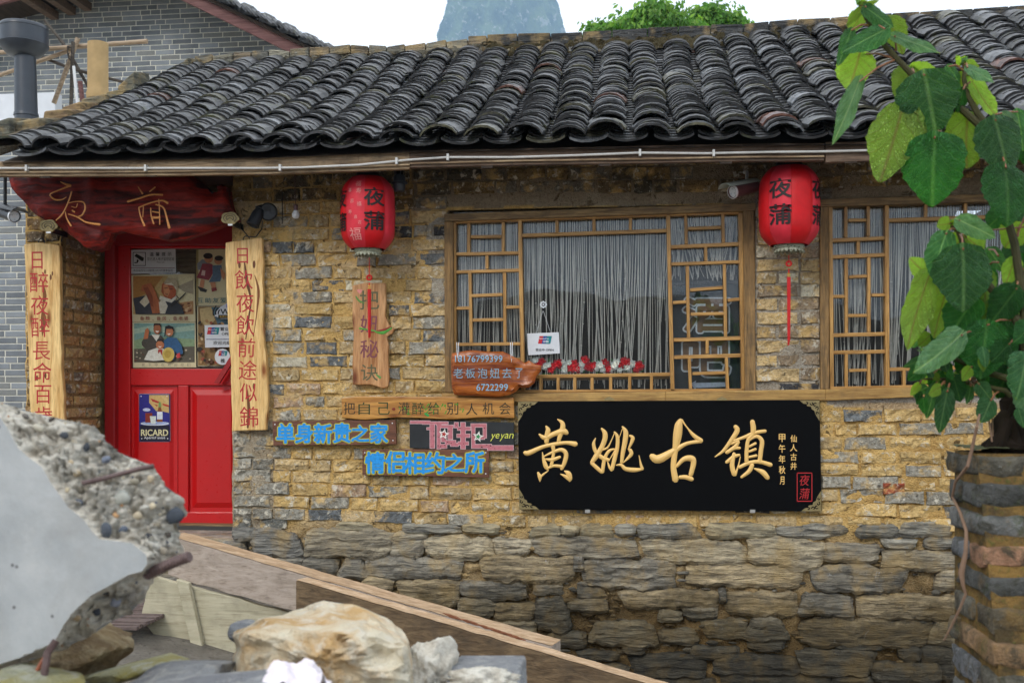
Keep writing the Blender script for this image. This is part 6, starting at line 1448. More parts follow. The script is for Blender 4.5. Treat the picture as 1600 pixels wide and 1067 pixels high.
e = empty('white_parapet', Vector((P(45, 160, 5.6).x, 5.6, ax_top)), 'low whitewashed parapet wall behind the metal flue', 'wall'); b = MB(); b.box((P(-40, 160, 5.6).x, 5.6, ax_top), (P(86, 160, 5.6).x, 5.75, P(40, 146, 5.6).z)); M['whitewash'] = simple('whitewash', (.6, .62, .66), .9, .15, 6, .3); b.obj('wall_face', M['whitewash'], e)
# ================================================================ brick pillar on the right
def pil_near(z): t_ = (z-(H-.13))/(-.50); return -D+2.52-.16*max(0, min(2.5, t_))       # Y of the near face (batters out downwards)
pil = empty('brick_pillar', Vector((1.1, -3.3, 0)), 'old mossy grey brick pillar at the right edge carrying the leafy shrub', 'pillar')
t = NT('mossy_pillar_mortar'); p_ = t.pos(); n_ = t.noise(p_, 14, 6, .7); n2_ = t.noise(p_, 70, 5, .65)
c_ = t.mix((.22, .13, .04), (.07, .05, .025), t.rng(n_, .38, .6)); c_ = t.mix(c_, (.07, .09, .02), t.rng(n2_, .55, .7, 0, .7)); M['pmortar'] = t.fin(c_, .95, t.bump(t.math('ADD', n_, n2_), 1, .01), .15)
t = NT('pillar_brick'); p_ = t.pos(); b_ = t.ocol(); n_ = t.noise(p_, 12, 7, .68); n2_ = t.noise(p_, 80, 5, .65); n3_ = t.noise(p_, 26, 6, .7, .5)
c_ = t.mix(t.mix(b_, (.4, .4, .38), 1.0, 'MULTIPLY'), t.mix(b_, (1.4, 1.4, 1.45), 1.0, 'MULTIPLY'), t.rng(n_, .35, .65)); c_ = t.mix(c_, (.035, .032, .02), t.rng(n3_, .50, .64, 0, .85)); c_ = t.mix(c_, (.42, .44, .44), t.rng(n2_, .66, .74, 0, .5)); c_ = t.mix(c_, (.24, .14, .035), t.rng(t.noise(p_, 9, 6, .7), .54, .66, 0, .5)); c_ = t.mix(c_, (.05, .065, .015), t.rng(t.noise(p_, 17, 6, .7), .55, .66, 0, .6))
M['pbrick'] = t.fin(c_, .8, t.bump(t.math('ADD', n_, n2_), .9, .012), .3)
PX0, PZT = 0.757, H-.13
def pillar_x(z, near): return PX0 + (0.0 if near else .0)
zs_ = np.linspace(0, PZT, 60)
b = MB(); vs = []
for z in (0.0, H-.6, PZT):
    yn = pil_near(z)+.007; vs += [(PX0+.012, yn, z), (PX0+.62, yn, z), (PX0+.62, -D+2.72, z), (PX0+.012, -D+2.70, z)]
fs = []
for k in range(2):
    for j in range(4): j2 = (j+1) % 4; fs.append((k*4+j, k*4+j2, (k+1)*4+j2, (k+1)*4+j))
fs.append((8, 9, 10, 11)); b.add(vs, fs); core = b.obj('pillar_core', M['pmortar'], pil)
z = PZT; k = 0; cols_ = [(.11, .10, .075), (.09, .09, .082), (.13, .13, .12), (.26, .14, .08), (.10, .10, .09), (.085, .07, .045), (.18, .11, .055)]
def pbrick(x0, x1, y0, y1, z0, z1, col):
    import bmesh
    bm = bmesh.new(); bmesh.ops.create_cube(bm, size=1.0); bmesh.ops.subdivide_edges(bm, edges=bm.edges[:], cuts=3, use_grid_fill=True)
    sd = rnd.random()*50
    for v in bm.verts:
        c = v.co.copy(); sx_, sy_, sz_ = x1-x0, y1-y0, z1-z0
        p = Vector((c.x*sx_, c.y*sy_, c.z*sz_)); e = [min(1, (.5-abs(q))*w_/.010) for q, w_ in zip(c, (sx_, sy_, sz_))]
        near = sum(1 for q in e if q < .4)
        if near >= 2: p *= 1; p -= Vector([math.copysign(.006 if q < .4 else 0, cc) for q, cc in zip(e, c)])*rnd.uniform(.6, 1.6)
        n_ = c.normalized(); p += n_*((fb(p.x*18+sd, p.z*22+p.y*15, 3, 3)-.5)*.009)
        v.co = p + Vector(((x0+x1)/2, (y0+y1)/2, (z0+z1)/2))
    b = MB(); b.add([v.co for v in bm.verts], [[v.index for v in f.verts] for f in bm.faces]); bm.free()
    o = b.obj('brick', M['pbrick'], pil, True); g = rnd.uniform(.8, 1.25); o.color = (col[0]*g, col[1]*g, col[2]*g, 1)
while z > .2:
    h_ = rnd.uniform(.056, .066) if k else .058; z0 = z-h_; yn = pil_near(z-h_/2)
    a = PX0+rnd.uniform(-.006, .006)
    if k % 2: seq = [(a, a+.245), (a+.257, a+.49), (a+.50, a+.62)]
    else: seq = [(a, a+.115), (a+.127, a+.36), (a+.372, a+.61)]
    for i, (x0, x1) in enumerate(seq):
        dep = (.12 if k % 2 else .25) if i == 0 else .12
        pbrick(x0, x1, yn-rnd.uniform(0, .008), yn+dep, z0, z, cols_[k % 7] if i == 0 else rnd.choice(cols_))
    y = yn+(.13 if k % 2 else .262)
    while y < -D+2.69:
        y1 = min(y+rnd.choice([.12, .24, .24]), -D+2.71)
        if y1-y > .03: pbrick(a-.002, a+.115, y, y1-.012, z0, z-.002, rnd.choice(cols_[:3]+[(.17, .175, .18)]))
        y = y1
    z = z0-rnd.uniform(.004, .009); k += 1
# mossy top
M['moss'] = simple('moss', (.05, .055, .015), .95, .6, 60, 1.0)
X_, Y_ = np.meshgrid(np.linspace(PX0+.005, PX0+.62, 50), np.linspace(pil_near(PZT)+.004, -D+2.70, 30)); Z_ = PZT+.004+fbm(X_*30, Y_*30, 4, 3)*.016
grid_mesh('moss_cap', X_, Y_, Z_, None, M['moss'], pil)['kind'] = 'stuff'
# ================================================================ the shrub
YV = -D+2.60
sh = empty('leafy_shrub', P(1590, 690, YV), 'large-leaved green shrub growing out of the top of the brick pillar', 'shrub')
b = MB(); tp_ = [(1577, 712), (1579, 700), (1580, 688), (1584, 675), (1583, 662), (1588, 648), (1591, 634), (1596, 618), (1600, 600), (1601, 575), (1605, 548), (1606, 520)]; b.tube([P(x, y, YV+.003*i) for i, (x, y) in enumerate(tp_)], [.062*(1-i*.065)*(1+.16*math.sin(i*2.3)) for i in range(12)], 14)
for q in ([(1560, 700), (1566, 680), (1574, 655)], [(1598, 706), (1600, 680), (1596, 655)], [(1549, 704), (1558, 690), (1572, 672)]): b.tube([P(x, y, YV-.04) for x, y in q], [.019, .015, .013], 8)
for k in range(9): a_ = k*.7; b.tube([P(1577+14*math.cos(a_*2)+k, 706, YV-.05+.012*k), P(1580+9*math.cos(a_*2), 670, YV-.035+.008*k), P(1590+5*math.cos(a_*2), 625, YV-.02+.004*k)], [.013, .010, .006], 7)
b.obj('trunk', M['bark'], sh, True)
b = MB()
def branch(pts, r0, r1, dY=None):
    n = len(pts); dY = dY or [0]*n; b.tube([P(x, y, YV+dY[i]) for i, (x, y) in enumerate(pts)], [r0+(r1-r0)*i/(n-1) for i in range(n)], 8)
branch([(1604, 560), (1600, 480), (1585, 380), (1562, 300), (1545, 215), (1538, 190)], .012, .007)
branch([(1555, 230), (1535, 200), (1490, 160), (1425, 117), (1385, 75), (1362, 45), (1350, 22), (1344, 8)], .010, .004)
branch([(1540, 195), (1528, 178), (1512, 150), (1506, 122), (1508, 104), (1500, 98)], .009, .003)
branch([(1602, 520), (1575, 480), (1530, 430), (1508, 390), (1497, 362), (1480, 348)], .012, .004)
branch([(1604, 600), (1570, 590), (1530, 578), (1490, 560), (1450, 555)], .010, .003)
branch([(1600, 640), (1570, 610), (1520, 600), (1478, 592), (1440, 592)], .008, .002)
b.obj('branches', M['stem'], sh, True)
lrnd = random.Random(5)
pet = MB()
def leaf(bx, by, tx, ty, wpx, kind, dY=0.0, under=False, curl=.16, petp=None, droop=.12):
    """kind: 'leaf','leaf_pale','leaf_dark'; under => the lower side faces the camera"""
    Y = YV+dY; B, T = P(bx, by, Y), P(tx, ty, Y-lrnd.uniform(-.02, .03)); ax = T-B; L = ax.length; ax.normalize()
    w_ = wpx*S((bx+tx)/2, Y)/2
    nrm = Vector((0, -1, 0)); nrm = (nrm-ax*nrm.dot(ax)).normalized(); 
    if under: nrm = -nrm
    sd = ax.cross(nrm).normalized()
    roll = lrnd.uniform(-.35, .35); q = Quaternion(ax, roll); sd = q @ sd; nrm = q @ nrm
    NU, NV = 12, 18; vs = []; uv = []; ph = lrnd.uniform(0, 6)
    for j in range(NV+1):
        v = j/NV; wv = max(0.0, (math.sin(math.pi*v**.66)**.68)*(1-v*.06)) if 0 < v < 1 else 0
        if v < .12: wv = max(wv, (v/.12)**.45*.55)
        for i in range(NU+1):
            u = -1+2*i/NU
            ser = (1+.045*math.sin(v*70+ph)+.05*math.sin(v*11+ph*2+u)) if abs(u) > .99 else 1
            x = u*wv*ser; back_ = -.085*L*abs(u)**1.5*(1-v)**3*1.4 if v < .3 else 0
            z = curl*w_*(x*x)*-1.0 - droop*L*(v-.4)**2 + .034*L*math.sin(v*9+ph+u*2)*abs(u)**2 - .02*L*(1-abs(u))**3*0
            z += .012*L*math.cos((v*8.-abs(x)*7.5*w_/w_)*2*math.pi)*min(1, abs(x)*2)*.35
            vs.append(B+ax*(v*L+back_)+sd*(x*w_)+nrm*z); uv.append((x*.5*(2*w_/L)*1.1 if False else x*.5, v, 0))
    fs = [(j*(NU+1)+i, j*(NU+1)+i+1, (j+1)*(NU+1)+i+1, (j+1)*(NU+1)+i) for j in range(NV) for i in range(NU)]
    # face normals should follow nrm
    n0 = (vs[fs[100][1]]-vs[fs[100][0]]).cross(vs[fs[100][3]]-vs[fs[100][0]])
    if n0.dot(nrm) < 0: fs = [tuple(reversed(f)) for f in fs]
    m = MB(); m.add(vs, fs); o0n = 'leaf'; V = np.array([tuple(p) for p in vs])
    me = bpy.data.meshes.new('leaf'); o0 = V.mean(0); me.from_pydata((V-o0).tolist(), [], fs)
    a = me.attributes.new('leafuv', 'FLOAT_VECTOR', 'POINT'); a.data.foreach_set('vector', np.array(uv, dtype=np.float32).ravel()); me.materials.append(M[kind]); me.polygons.foreach_set('use_smooth', [True]*len(fs)); me.update()
    o = bpy.data.objects.new('leaf', me); o.location = o0; link(o, sh)
    if petp:
        px_, py_ = petp; pet = MB(); pet.tube([P(px_, py_, YV), (P(px_, py_, YV)+B)/2+Vector((0, -.005, .006)), B], [.0026, .0022, .002], 6); pet.obj('leaf_stalk', M['petiole'], sh, True)
LV = [ # bx,by,tx,ty,w,kind,under,dY,petiole
(1343,86,1326,146,60,'leaf_pale',1,.03,(1398,92)),(1383,46,1314,82,40,'leaf',0,-.03,(1362,45)),(1353,12,1397,44,30,'leaf',0,-.02,(1347,14)),(1390,30,1411,86,40,'leaf_pale',1,.03,(1370,50)),(1398,56,1469,82,26,'leaf_pale',0,-.02,(1400,80)),(1330,48,1310,103,24,'leaf',0,-.01,(1360,40)),(1347,20,1328,54,30,'leaf_pale',1,.02,(1350,20)),(1350,10,1374,1,10,'leaf_pale',1,.0,(1346,12)),(1345,14,1322,42,14,'leaf_pale',1,-.01,(1346,12)),(1365,32,1376,46,16,'leaf_pale',1,.02,None),
(1424,110,1400,155,50,'leaf_pale',1,.04,(1428,118)),(1422,110,1464,112,30,'leaf_pale',1,.05,(1428,116)),(1445,118,1463,210,96,'leaf',0,-.05,(1430,118)),(1416,150,1400,184,28,'leaf_dark',1,.02,(1440,128)),(1410,172,1375,290,80,'leaf_pale',1,-.01,(1414,150)),(1343,128,1303,226,32,'leaf_pale',0,-.03,(1398,94)),(1460,216,1456,324,98,'leaf_dark',0,-.08,(1470,205)),(1511,182,1508,267,70,'leaf_pale',1,.02,(1538,192)),(1556,188,1577,274,82,'leaf',0,-.05,(1540,192)),(1572,262,1578,352,84,'leaf_dark',0,-.08,(1560,240)),
(1482,104,1500,130,24,'leaf',0,0,(1505,110)),(1505,140,1497,176,28,'leaf_dark',0,-.01,(1510,135)),(1512,106,1554,128,24,'leaf_pale',0,-.03,(1506,104)),(1514,120,1556,187,34,'leaf_pale',1,.01,(1507,118)),(1506,116,1489,141,22,'leaf_pale',1,.01,(1506,112)),(1508,98,1530,106,15,'leaf_pale',1,0,(1504,100)),(1518,135,1526,168,20,'leaf_pale',1,.02,(1511,132)),(1566,177,1592,192,18,'leaf_pale',0,-.02,(1545,190)),(1438,190,1446,228,14,'leaf_pale',1,-.02,(1452,160)),(1590,175,1600,235,30,'leaf',0,.02,(1560,185)),
(1505,390,1507,488,94,'leaf',0,-.10,(1500,366)),(1478,366,1455,434,44,'leaf',0,-.05,(1492,358)),(1499,344,1557,372,34,'leaf_pale',0,-.06,(1494,360)),(1482,350,1462,352,26,'leaf_pale',1,-.02,(1488,354)),(1505,372,1478,398,40,'leaf_pale',1,.02,(1500,368)),(1510,372,1538,392,40,'leaf_pale',1,.02,(1502,368)),(1450,432,1413,550,50,'leaf_pale',1,-.04,(1478,405)),(1452,432,1420,404,38,'leaf_pale',1,-.02,(1470,410)),(1478,455,1458,530,38,'leaf_pale',1,-.01,(1490,430)),(1520,468,1482,530,62,'leaf_dark',0,-.05,(1530,450)),(1502,524,1430,584,52,'leaf_pale',0,-.09,(1525,520)),(1588,452,1546,508,56,'leaf_dark',0,-.03,(1590,440)),(1542,508,1532,594,80,'leaf_dark',0,-.04,(1580,500)),(1604,556,1590,624,56,'leaf',0,-.08,(1600,545)),(1594,352,1570,388,48,'leaf_pale',1,.02,(1590,370)),(1586,405,1570,447,30,'leaf_pale',1,.0,(1592,395)),(1612,508,1586,534,38,'leaf_dark',0,-.05,(1600,500)),
(1448,558,1411,574,16,'leaf',0,-.02,(1455,556)),(1436,600,1421,618,14,'leaf_pale',1,0,(1445,592)),(1490,588,1501,628,32,'leaf_dark',0,-.03,(1495,590)),(1460,604,1449,654,22,'leaf',0,-.01,(1470,592)),(1480,612,1467,677,30,'leaf',0,-.06,(1485,596)),(1548,626,1533,660,34,'leaf',0,-.05,(1560,612)),(1530,600,1549,624,28,'leaf',0,-.04,(1520,600)),(1517,604,1511,632,14,'leaf',0,-.02,(1515,600)),(1576,538,1548,566,36,'leaf_dark',0,-.04,(1590,530)),(1520,548,1500,592,44,'leaf_dark',0,.0,(1530,560)),(1478,566,1452,606,34,'leaf_dark',0,.02,(1485,560)),(1600,430,1585,475,44,'leaf',0,.03,(1600,420)),(1560,470,1530,512,44,'leaf_pale',1,.05,(1580,465)),(1530,440,1514,480,36,'leaf_pale',1,.05,(1545,445)),(1500,500,1476,545,40,'leaf_dark',0,.06,(1520,505)),(1575,575,1560,622,44,'leaf_dark',0,.03,(1590,570)),(1602,200,1612,262,50,'leaf_dark',0,.06,(1585,240)),(1604,400,1596,440,40,'leaf_dark',0,.06,None),(1545,390,1570,425,28,'leaf',0,.06,(1560,400)),(1540,418,1556,452,30,'leaf_dark',0,.06,(1560,410)),
(1480,530,1500,560,30,'leaf_pale',1,.04,None),(1556,520,1590,560,46,'leaf_dark',0,.08,None),(1500,590,1480,620,24,'leaf',0,.05,None),(1530,565,1560,600,42,'leaf_dark',0,.09,None),(1470,545,1440,560,20,'leaf',0,.03,(1480,555)),(1465,575,1440,600,22,'leaf_pale',1,.05,(1470,570)),(1600,600,1612,660,40,'leaf_pale',0,-.05,(1604,590)),(1592,640,1600,668,18,'leaf',0,-.09,None),(1510,480,1530,520,46,'leaf_dark',0,.07,None),(1585,480,1610,530,50,'leaf_dark',0,.09,None)]
for (bx, by, tx, ty, w_, kd, un, dY, pp) in LV: leaf(bx, by, tx, ty, w_, kd, dY, bool(un), lrnd.uniform(.08, .32), pp, lrnd.uniform(.05, .3))
for i in range(34):
    bx, by = (lrnd.uniform(1500, 1605), lrnd.uniform(450, 600)) if i < 20 else (lrnd.uniform(1568, 1612), lrnd.uniform(300, 480)); a = lrnd.uniform(.3, 2.6); l = lrnd.uniform(30, 60); leaf(bx, by, bx-l*math.cos(a)*.6, by+l*math.sin(a), l*.75, lrnd.choice(['leaf_dark', 'leaf_dark', 'leaf', 'leaf_pale']), lrnd.uniform(.06, .14), False, .2, None, .15)
for i in range(44):
    bx, by = lrnd.uniform(1425, 1545), lrnd.uniform(520, 625); a = lrnd.uniform(.4, 2.4); l = lrnd.uniform(14, 34); un = lrnd.random() < .45; leaf(bx, by, bx-l*math.cos(a)*.7, by+l*math.sin(a), l*.7, lrnd.choice(['leaf_pale', 'leaf', 'leaf_pale']) if un else lrnd.choice(['leaf', 'leaf_dark', 'leaf']), lrnd.uniform(-.06, .06), un, .25, (bx+lrnd.uniform(5, 18), by-lrnd.uniform(2, 10)) if i % 3 == 0 else None, .2)
for i in range(10):
    bx, by = lrnd.uniform(1450, 1600), lrnd.uniform(345, 520); l = lrnd.uniform(28, 48); leaf(bx, by, bx+lrnd.uniform(-14, 14), by+l, l*.75, 'leaf_pale', lrnd.uniform(.03, .09), True, .2, None, .2)
# young crumpled tips
for (x, y) in ((1344, 8), (1500, 98), (1484, 346), (1444, 552)):
    for i in range(5): a = lrnd.uniform(-2.8, -.2); l = lrnd.uniform(8, 15); leaf(x+lrnd.uniform(-4, 4), y+lrnd.uniform(-2, 5), x+l*math.cos(a), y+l*math.sin(a), l*.6, 'leaf_pale', lrnd.uniform(-.03, .01), lrnd.random() < .5, .5, None, .5)
for (x, y, a1, b1) in ((1588, 370, 1592, 355), (1600, 355, 1545, 360),): pet = MB(); pet.tube([P(1605, 330, YV), P(x, y, YV), P(a1, b1, YV)], .002, 6); pet.obj('leaf_stalk', M['petiole'], sh, True)
# hanging root vine on the pillar
b = MB(); YW = pil_near(PZT)-.03
b.tube([P(1532, 640, YV-.05), P(1526, 668, YW), P(1519, 700, YW+.02), P(1512, 728, YW+.01), P(1493, 752, YW+.06), P(1488, 776, YW+.08), P(1500, 800, YW+.05), P(1510, 830, YW), P(1509, 862, YW-.02), P(1502, 895, YW-.02), P(1505, 915, YW-.03), P(1509, 928, YW-.03), P(1500, 950, YW-.03), P(1488, 975, YW-.02), P(1475, 1000, YW-.01)], [.003, .0035, .004, .004, .0035, .003, .0035, .004, .005, .007, .004, .003, .003, .0028, .0015], 7)
b.tube([P(1532, 640, YV-.05), P(1545, 655, YV-.05), P(1550, 690, YV-.06)], .0022, 6); b.tube([P(1500, 580, YV), P(1520, 600, YV-.02), P(1550, 640, YV-.02), P(1552, 700, YV-.04)], .0018, 6)
tag(b.obj('hanging_vine', M['vine'], None, True, 'b'), 'thin brown dry vine hanging down the left side of the brick pillar', 'vine')
# ================================================================ broken concrete slab
t = NT('cast_concrete_face'); p_ = t.pos(); n_ = t.noise(p_, 9, 6, .6); n2_ = t.noise(p_, 60, 5, .6); v_ = t.voro(p_, 26)
c_ = t.mix((.33, .345, .35), (.44, .45, .45), t.rng(n_, .35, .65)); c_ = t.mix(c_, (.10, .10, .10), t.rng(v_, .05, .10, .9, 0)); c_ = t.mix(c_, (.30, .29, .27), t.rng(t.noise(p_, 3.2, 6, .7, .8), .5, .66, 0, .6)); c_ = t.mix(c_, (.50, .50, .485), t.rng(t.noise(p_, 5.1, 7, .75), .6, .72, 0, .6)); M['conc_face'] = t.fin(c_, .8, t.bump(n2_, .25, .004), .3)
t = NT('broken_concrete'); p_ = t.pos(); n_ = t.noise(p_, 26, 7, .7); n2_ = t.noise(p_, 110, 5, .7); n3_ = t.noise(p_, 12, 5, .6)
c_ = t.mix((.50, .43, .33), (.88, .83, .72), t.rng(n_, .30, .55)); c_ = t.mix(c_, (.12, .11, .10), t.rng(n3_, .58, .68, 0, .7)); c_ = t.mix(c_, (.62, .38, .2), t.rng(n2_, .66, .72, 0, .7)); M['conc_broken'] = t.fin(c_, .95, t.bump(t.math('ADD', n_, n2_), 1, .016), .2)
YC = -D+1.62
OUT = [(-60,622),(0,628),(30,640),(75,650),(120,660),(150,668),(166,690),(184,706),(205,715),(240,728),(256,757),(284,778),(286,802),(276,830),(284,862),(262,884),(240,902),(226,932),(203,958),(175,970),(148,988),(108,1008),(70,1024),(8,1044),(-60,1060)]
INN = [(-60,646),(0,652),(11,668),(28,700),(45,715),(65,729),(81,757),(95,775),(107,793),(120,803),(132,813),(142,828),(155,842),(205,848),(228,866),(230,880),(222,892),(200,898),(175,912),(142,930),(118,952),(100,975),(84,1003),(40,1024),(-60,1056)]
conc = empty('concrete_slab', P(60, 1044, YC), 'big broken slab of grey concrete with jagged pebbly edge in the left foreground', 'slab')
b = MB(); face = [P(x, y, YC) for x, y in INN]; left = [P(-420, 1100, YC), P(-420, 640, YC)]
ar = face+left; ar2 = sum(a.x*c.z-c.x*a.z for a, c in zip(ar, ar[1:]+ar[:1])); b.add(ar if ar2 > 0 else list(reversed(ar)), [tuple(range(len(ar)))]); b.obj('smooth_face', M['conc_face'], conc)
def rs(poly, n):
    out = []; m = len(poly)-1
    for i in range(n): t_ = i/(n-1)*m; k = min(int(t_), m-1); f = t_-k; out.append((poly[k][0]+(poly[k+1][0]-poly[k][0])*f, poly[k][1]+(poly[k+1][1]-poly[k][1])*f))
    return out
NN = 260; ro, ri = rs(OUT, NN), rs(INN, NN); KK = 26; X_ = np.zeros((KK+4, NN)); Y_ = X_.copy(); Z_ = X_.copy()
for i in range(NN):
    wdt = math.hypot(ro[i][0]-ri[i][0], ro[i][1]-ri[i][1])
    for j in range(KK+4):
        s_ = min(1, j/KK); px = ri[i][0]+(ro[i][0]-ri[i][0])*s_; py = ri[i][1]+(ro[i][1]-ri[i][1])*s_; Y = YC+.001+s_*.10
        am = min(1, j/3)
        q = P(px, py, Y+ (.10 if j == KK+3 else .03*(max(0, j-KK)))) ; n1 = fb(px/16, py/16, 4, 21)-.5; n2 = fb(px/5, py/5, 2, 22)-.5
        q += Vector((n2*.012*am, (-.070*n1-.026*n2)*am*min(1, wdt/30+.3), n1*.016*am+n2*.010*am))
        X_[j, i], Y_[j, i], Z_[j, i] = q
edge = grid_mesh('broken_edge', X_, Y_, Z_, None, M['conc_broken'], conc)
b = MB(); bk = [P(x, y, YC+.22) for x, y in OUT[::1]]+[P(-420, 1100, YC+.22), P(-420, 600, YC+.22)]; b.add(bk, [tuple(range(len(bk)))]); b.obj('rear_face', M['conc_face'], conc)
M['pebble'] = simple('pebble', (1, 1, 1), .6, .3, 30, .3)
t = NT('pebble_stone'); p_ = t.obj(); M['pebble'] = t.fin(t.mix(t.mix(t.ocol(), (.6, .6, .6), 1.0, 'MULTIPLY'), t.mix(t.ocol(), (1.4, 1.4, 1.4), 1.0, 'MULTIPLY'), t.noise(p_, 30, 5)), .55, t.bump(t.noise(p_, 60, 4), .4, .004), .4)
def rock_mesh(seed, planes=16, sub=3, rough=.06, flat=(1, 1, 1), sharp=.75):
    import bmesh
    r = random.Random(seed); bm = bmesh.new(); bmesh.ops.create_icosphere(bm, subdivisions=sub, radius=1)
    pl = []
    for i in range(planes):
        n = Vector((r.gauss(0, 1), r.gauss(0, 1), r.gauss(0, 1))).normalized(); pl.append((n, r.uniform(sharp, 1.0)))
    for v in bm.verts:
        d = v.co.normalized(); rad = 1.15
        for n, k in pl:
            c = n.dot(d)
            if c > .05: rad = min(rad, k/c)
        nn = fb(d.x*3+seed, d.y*3+d.z*4, 4, seed)-.5; n3 = fb(d.x*9+seed, d.y*9+d.z*8, 3, seed)-.5; v.co = Vector((d.x*flat[0], d.y*flat[1], d.z*flat[2]))*(rad+nn*rough*2+n3*rough)
    vs = [tuple(v.co) for v in bm.verts]; fs = [tuple(q.index for q in f.verts) for f in bm.faces]; bm.free(); return vs, fs
pm = [unit_mesh('pebble', *rock_mesh(90+i, 10, 2, .05), M['pebble']) for i in range(5)]
PB = [(273,806,24,18,'#3c424b'),(165,828,14,18,'#4b515a'),(192,827,12,8,'#5a6270'),(232,838,11,8,'#2f3238'),(150,735,9,7,'#59616f'),(100,680,11,8,'#3d4148'),(165,718,12,8,'#707786'),(135,698,8,10,'#3a3f47'),(190,778,20,18,'#a9a99f'),(122,785,12,9,'#5b5f69'),(60,668,14,8,'#b9b3a2'),(96,705,9,9,'#8f8a7d'),(210,752,12,8,'#97907f'),(235,748,9,9,'#b9a98e'),(250,775,10,8,'#6a6458'),(145,765,11,7,'#c2b59b'),(120,740,10,7,'#a08f74'),(215,805,11,9,'#bcae94'),(180,805,9,7,'#c59b70'),(245,820,9,7,'#8a8170'),(255,860,11,9,'#9c9282'),(215,870,10,8,'#b29d7e'),(180,940,14,12,'#7b7d86'),(205,930,12,14,'#8d867c'),(150,955,10,12,'#2d323b'),(165,925,9,7,'#3a3a3c'),(120,965,9,8,'#a08a6b'),(40,650,10,6,'#6b6660'),(80,655,9,5,'#473f3b'),(225,890,9,7,'#554c42'),(200,735,8,5,'#d3c4a8'),(170,750,9,6,'#7c7466'),(110,722,7,5,'#c9b28e'),(238,790,9,8,'#d1c3a7'),(262,835,8,8,'#4c463f'),(135,757,8,7,'#8c8478'),(85,740,7,6,'#b3a68f'),(160,790,8,6,'#928a7b'),(105,765,6,6,'#c6b698')]
for i in range(70):
    k = rnd.randrange(2, NN-2); s_ = rnd.uniform(.15, .95); px = ri[k][0]+(ro[k][0]-ri[k][0])*s_; py = ri[k][1]+(ro[k][1]-ri[k][1])*s_; r_ = rnd.uniform(1.5, 4); PB.append((px, py, r_, r_*.8, rnd.choice(['#8d8576', '#5c606a', '#c8ba9e', '#3e3f44', '#b98b5e', '#a59c8a'])))
for i, (px, py, rx, ry, c) in enumerate(PB):
    best = min(range(NN), key=lambda k: abs(ri[k][0]+(ro[k][0]-ri[k][0])*.5-px)+abs(ri[k][1]+(ro[k][1]-ri[k][1])*.5-py)); dd = math.hypot(ro[best][0]-ri[best][0], ro[best][1]-ri[best][1]) or 1
    s_ = max(0, min(1, math.hypot(px-ri[best][0], py-ri[best][1])/dd)); Y = YC+.095*s_-.004; s = S(px, Y)
    copy_mesh_obj('pebble', pm[i % 5], Matrix.Translation(P(px, py, Y)) @ Matrix.Rotation(rnd.uniform(-.6, .6), 4, 'Y') @ Matrix.Diagonal((rx*s*.66, rx*s*.34, ry*s*.68, 1)), edge, lin(c))
M['rebar'] = simple('rusty_rebar', (.10, .06, .055), .55, .5, 60, .8)
def rebar(pts, Y0, Y1, r, label, par):
    n = len(pts); q = [P(x, y, Y0+(Y1-Y0)*i/(n-1)) for i, (x, y) in enumerate(pts)]; out = []; rr = []
    for i in range(n-1):
        m = 14
        for j in range(m): out.append(q[i].lerp(q[i+1], j/m)); rr.append(r*(1.16 if j % 2 else .95))
    out.append(q[-1]); rr.append(r); b = MB(); b.tube(out, rr, 8); o = b.obj('reinforcing_bar', M['rebar'], par, True)
rebar([(228, 898), (262, 882), (296, 869)], YC+.04, YC+.02, .0085, '', conc); rebar([(128, 755), (160, 748), (215, 733), (240, 728)], YC-.004, YC+.05, .0040, '', conc)
rebar([(88, 1000), (74, 1020), (66, 1075)], YC-.01, YC-.03, .006, '', conc); 
M['rust'] = simple('orange_rust_wire', (.22, .06, .02), .6, .4)
b = MB(); b.tube([P(28, 1068, YC-.03), P(14, 1080, YC-.03)], .004, 6); b.tube([P(80, 1010, YC+.0), P(62, 1040, YC-.02), P(44, 1075, YC-.03)], .0038, 6); b.obj('rusty_wire', M['rust'], conc, True)
# ================================================================ rubble pile: mound and stones
def mound(x, y): return .5*0
X_, Y_ = np.meshgrid(np.linspace(-2.6, .6, 90), np.linspace(-D+.7, -D+3.3, 80))
zz_ = H-.66-np.clip(Y_+D-1.75, 0, 9)*.42; dx_ = np.clip(1-((X_+1.0)/1.55)**2, 0, 1)**.6; dyy = np.clip(1-((Y_+D-1.75)/1.35)**2, 0, 1)**.5
Z_ = ground_z(X_, Y_)*(1-dx_*dyy) + (zz_-.0)*dx_*dyy*1.0 + (fbm(X_*7, Y_*7, 4, 13)-.5)*.14
Z_ = np.minimum(Z_, H-.60)-.02
M['rubble'] = M['conc_broken']; tag(grid_mesh('rubble_mound', X_, Y_, Z_, None, M['ground']), kind='stuff')
def m_rock(name, a, b_, c, d, sc_=1.0):
    t = NT(name); p_ = t.pos(); n1 = t.noise(p_, 7*sc_, 6, .6); n2 = t.noise(p_, 22*sc_, 7, .68, .4); n3 = t.noise(p_, 90, 5, .65)
    nz_ = t.sep(t.n('ShaderNodeNewGeometry').outputs['Normal'])[2]
    cc = t.mix(a, b_, t.rng(n1, .38, .6)); cc = t.mix(cc, c, t.rng(n2, .5, .66, 0, .85)); cc = t.mix(cc, d, t.rng(n3, .6, .72, 0, .5))
    return t.fin(cc, .85, t.bump(t.math('ADD', n2, t.math('MULTIPLY', n3, .6)), 1, .035), .3)
M['rock_tan'] = m_rock('tan_limestone', (.90, .80, .60), (.72, .46, .20), (.93, .87, .74), (.24, .16, .08))
M['rock_brown'] = m_rock('brown_rock', (.30, .21, .10), (.16, .10, .045), (.42, .34, .2), (.07, .05, .03))
M['rock_grey'] = m_rock('grey_rock', (.36, .37, .38), (.24, .245, .26), (.52, .51, .49), (.08, .08, .085))
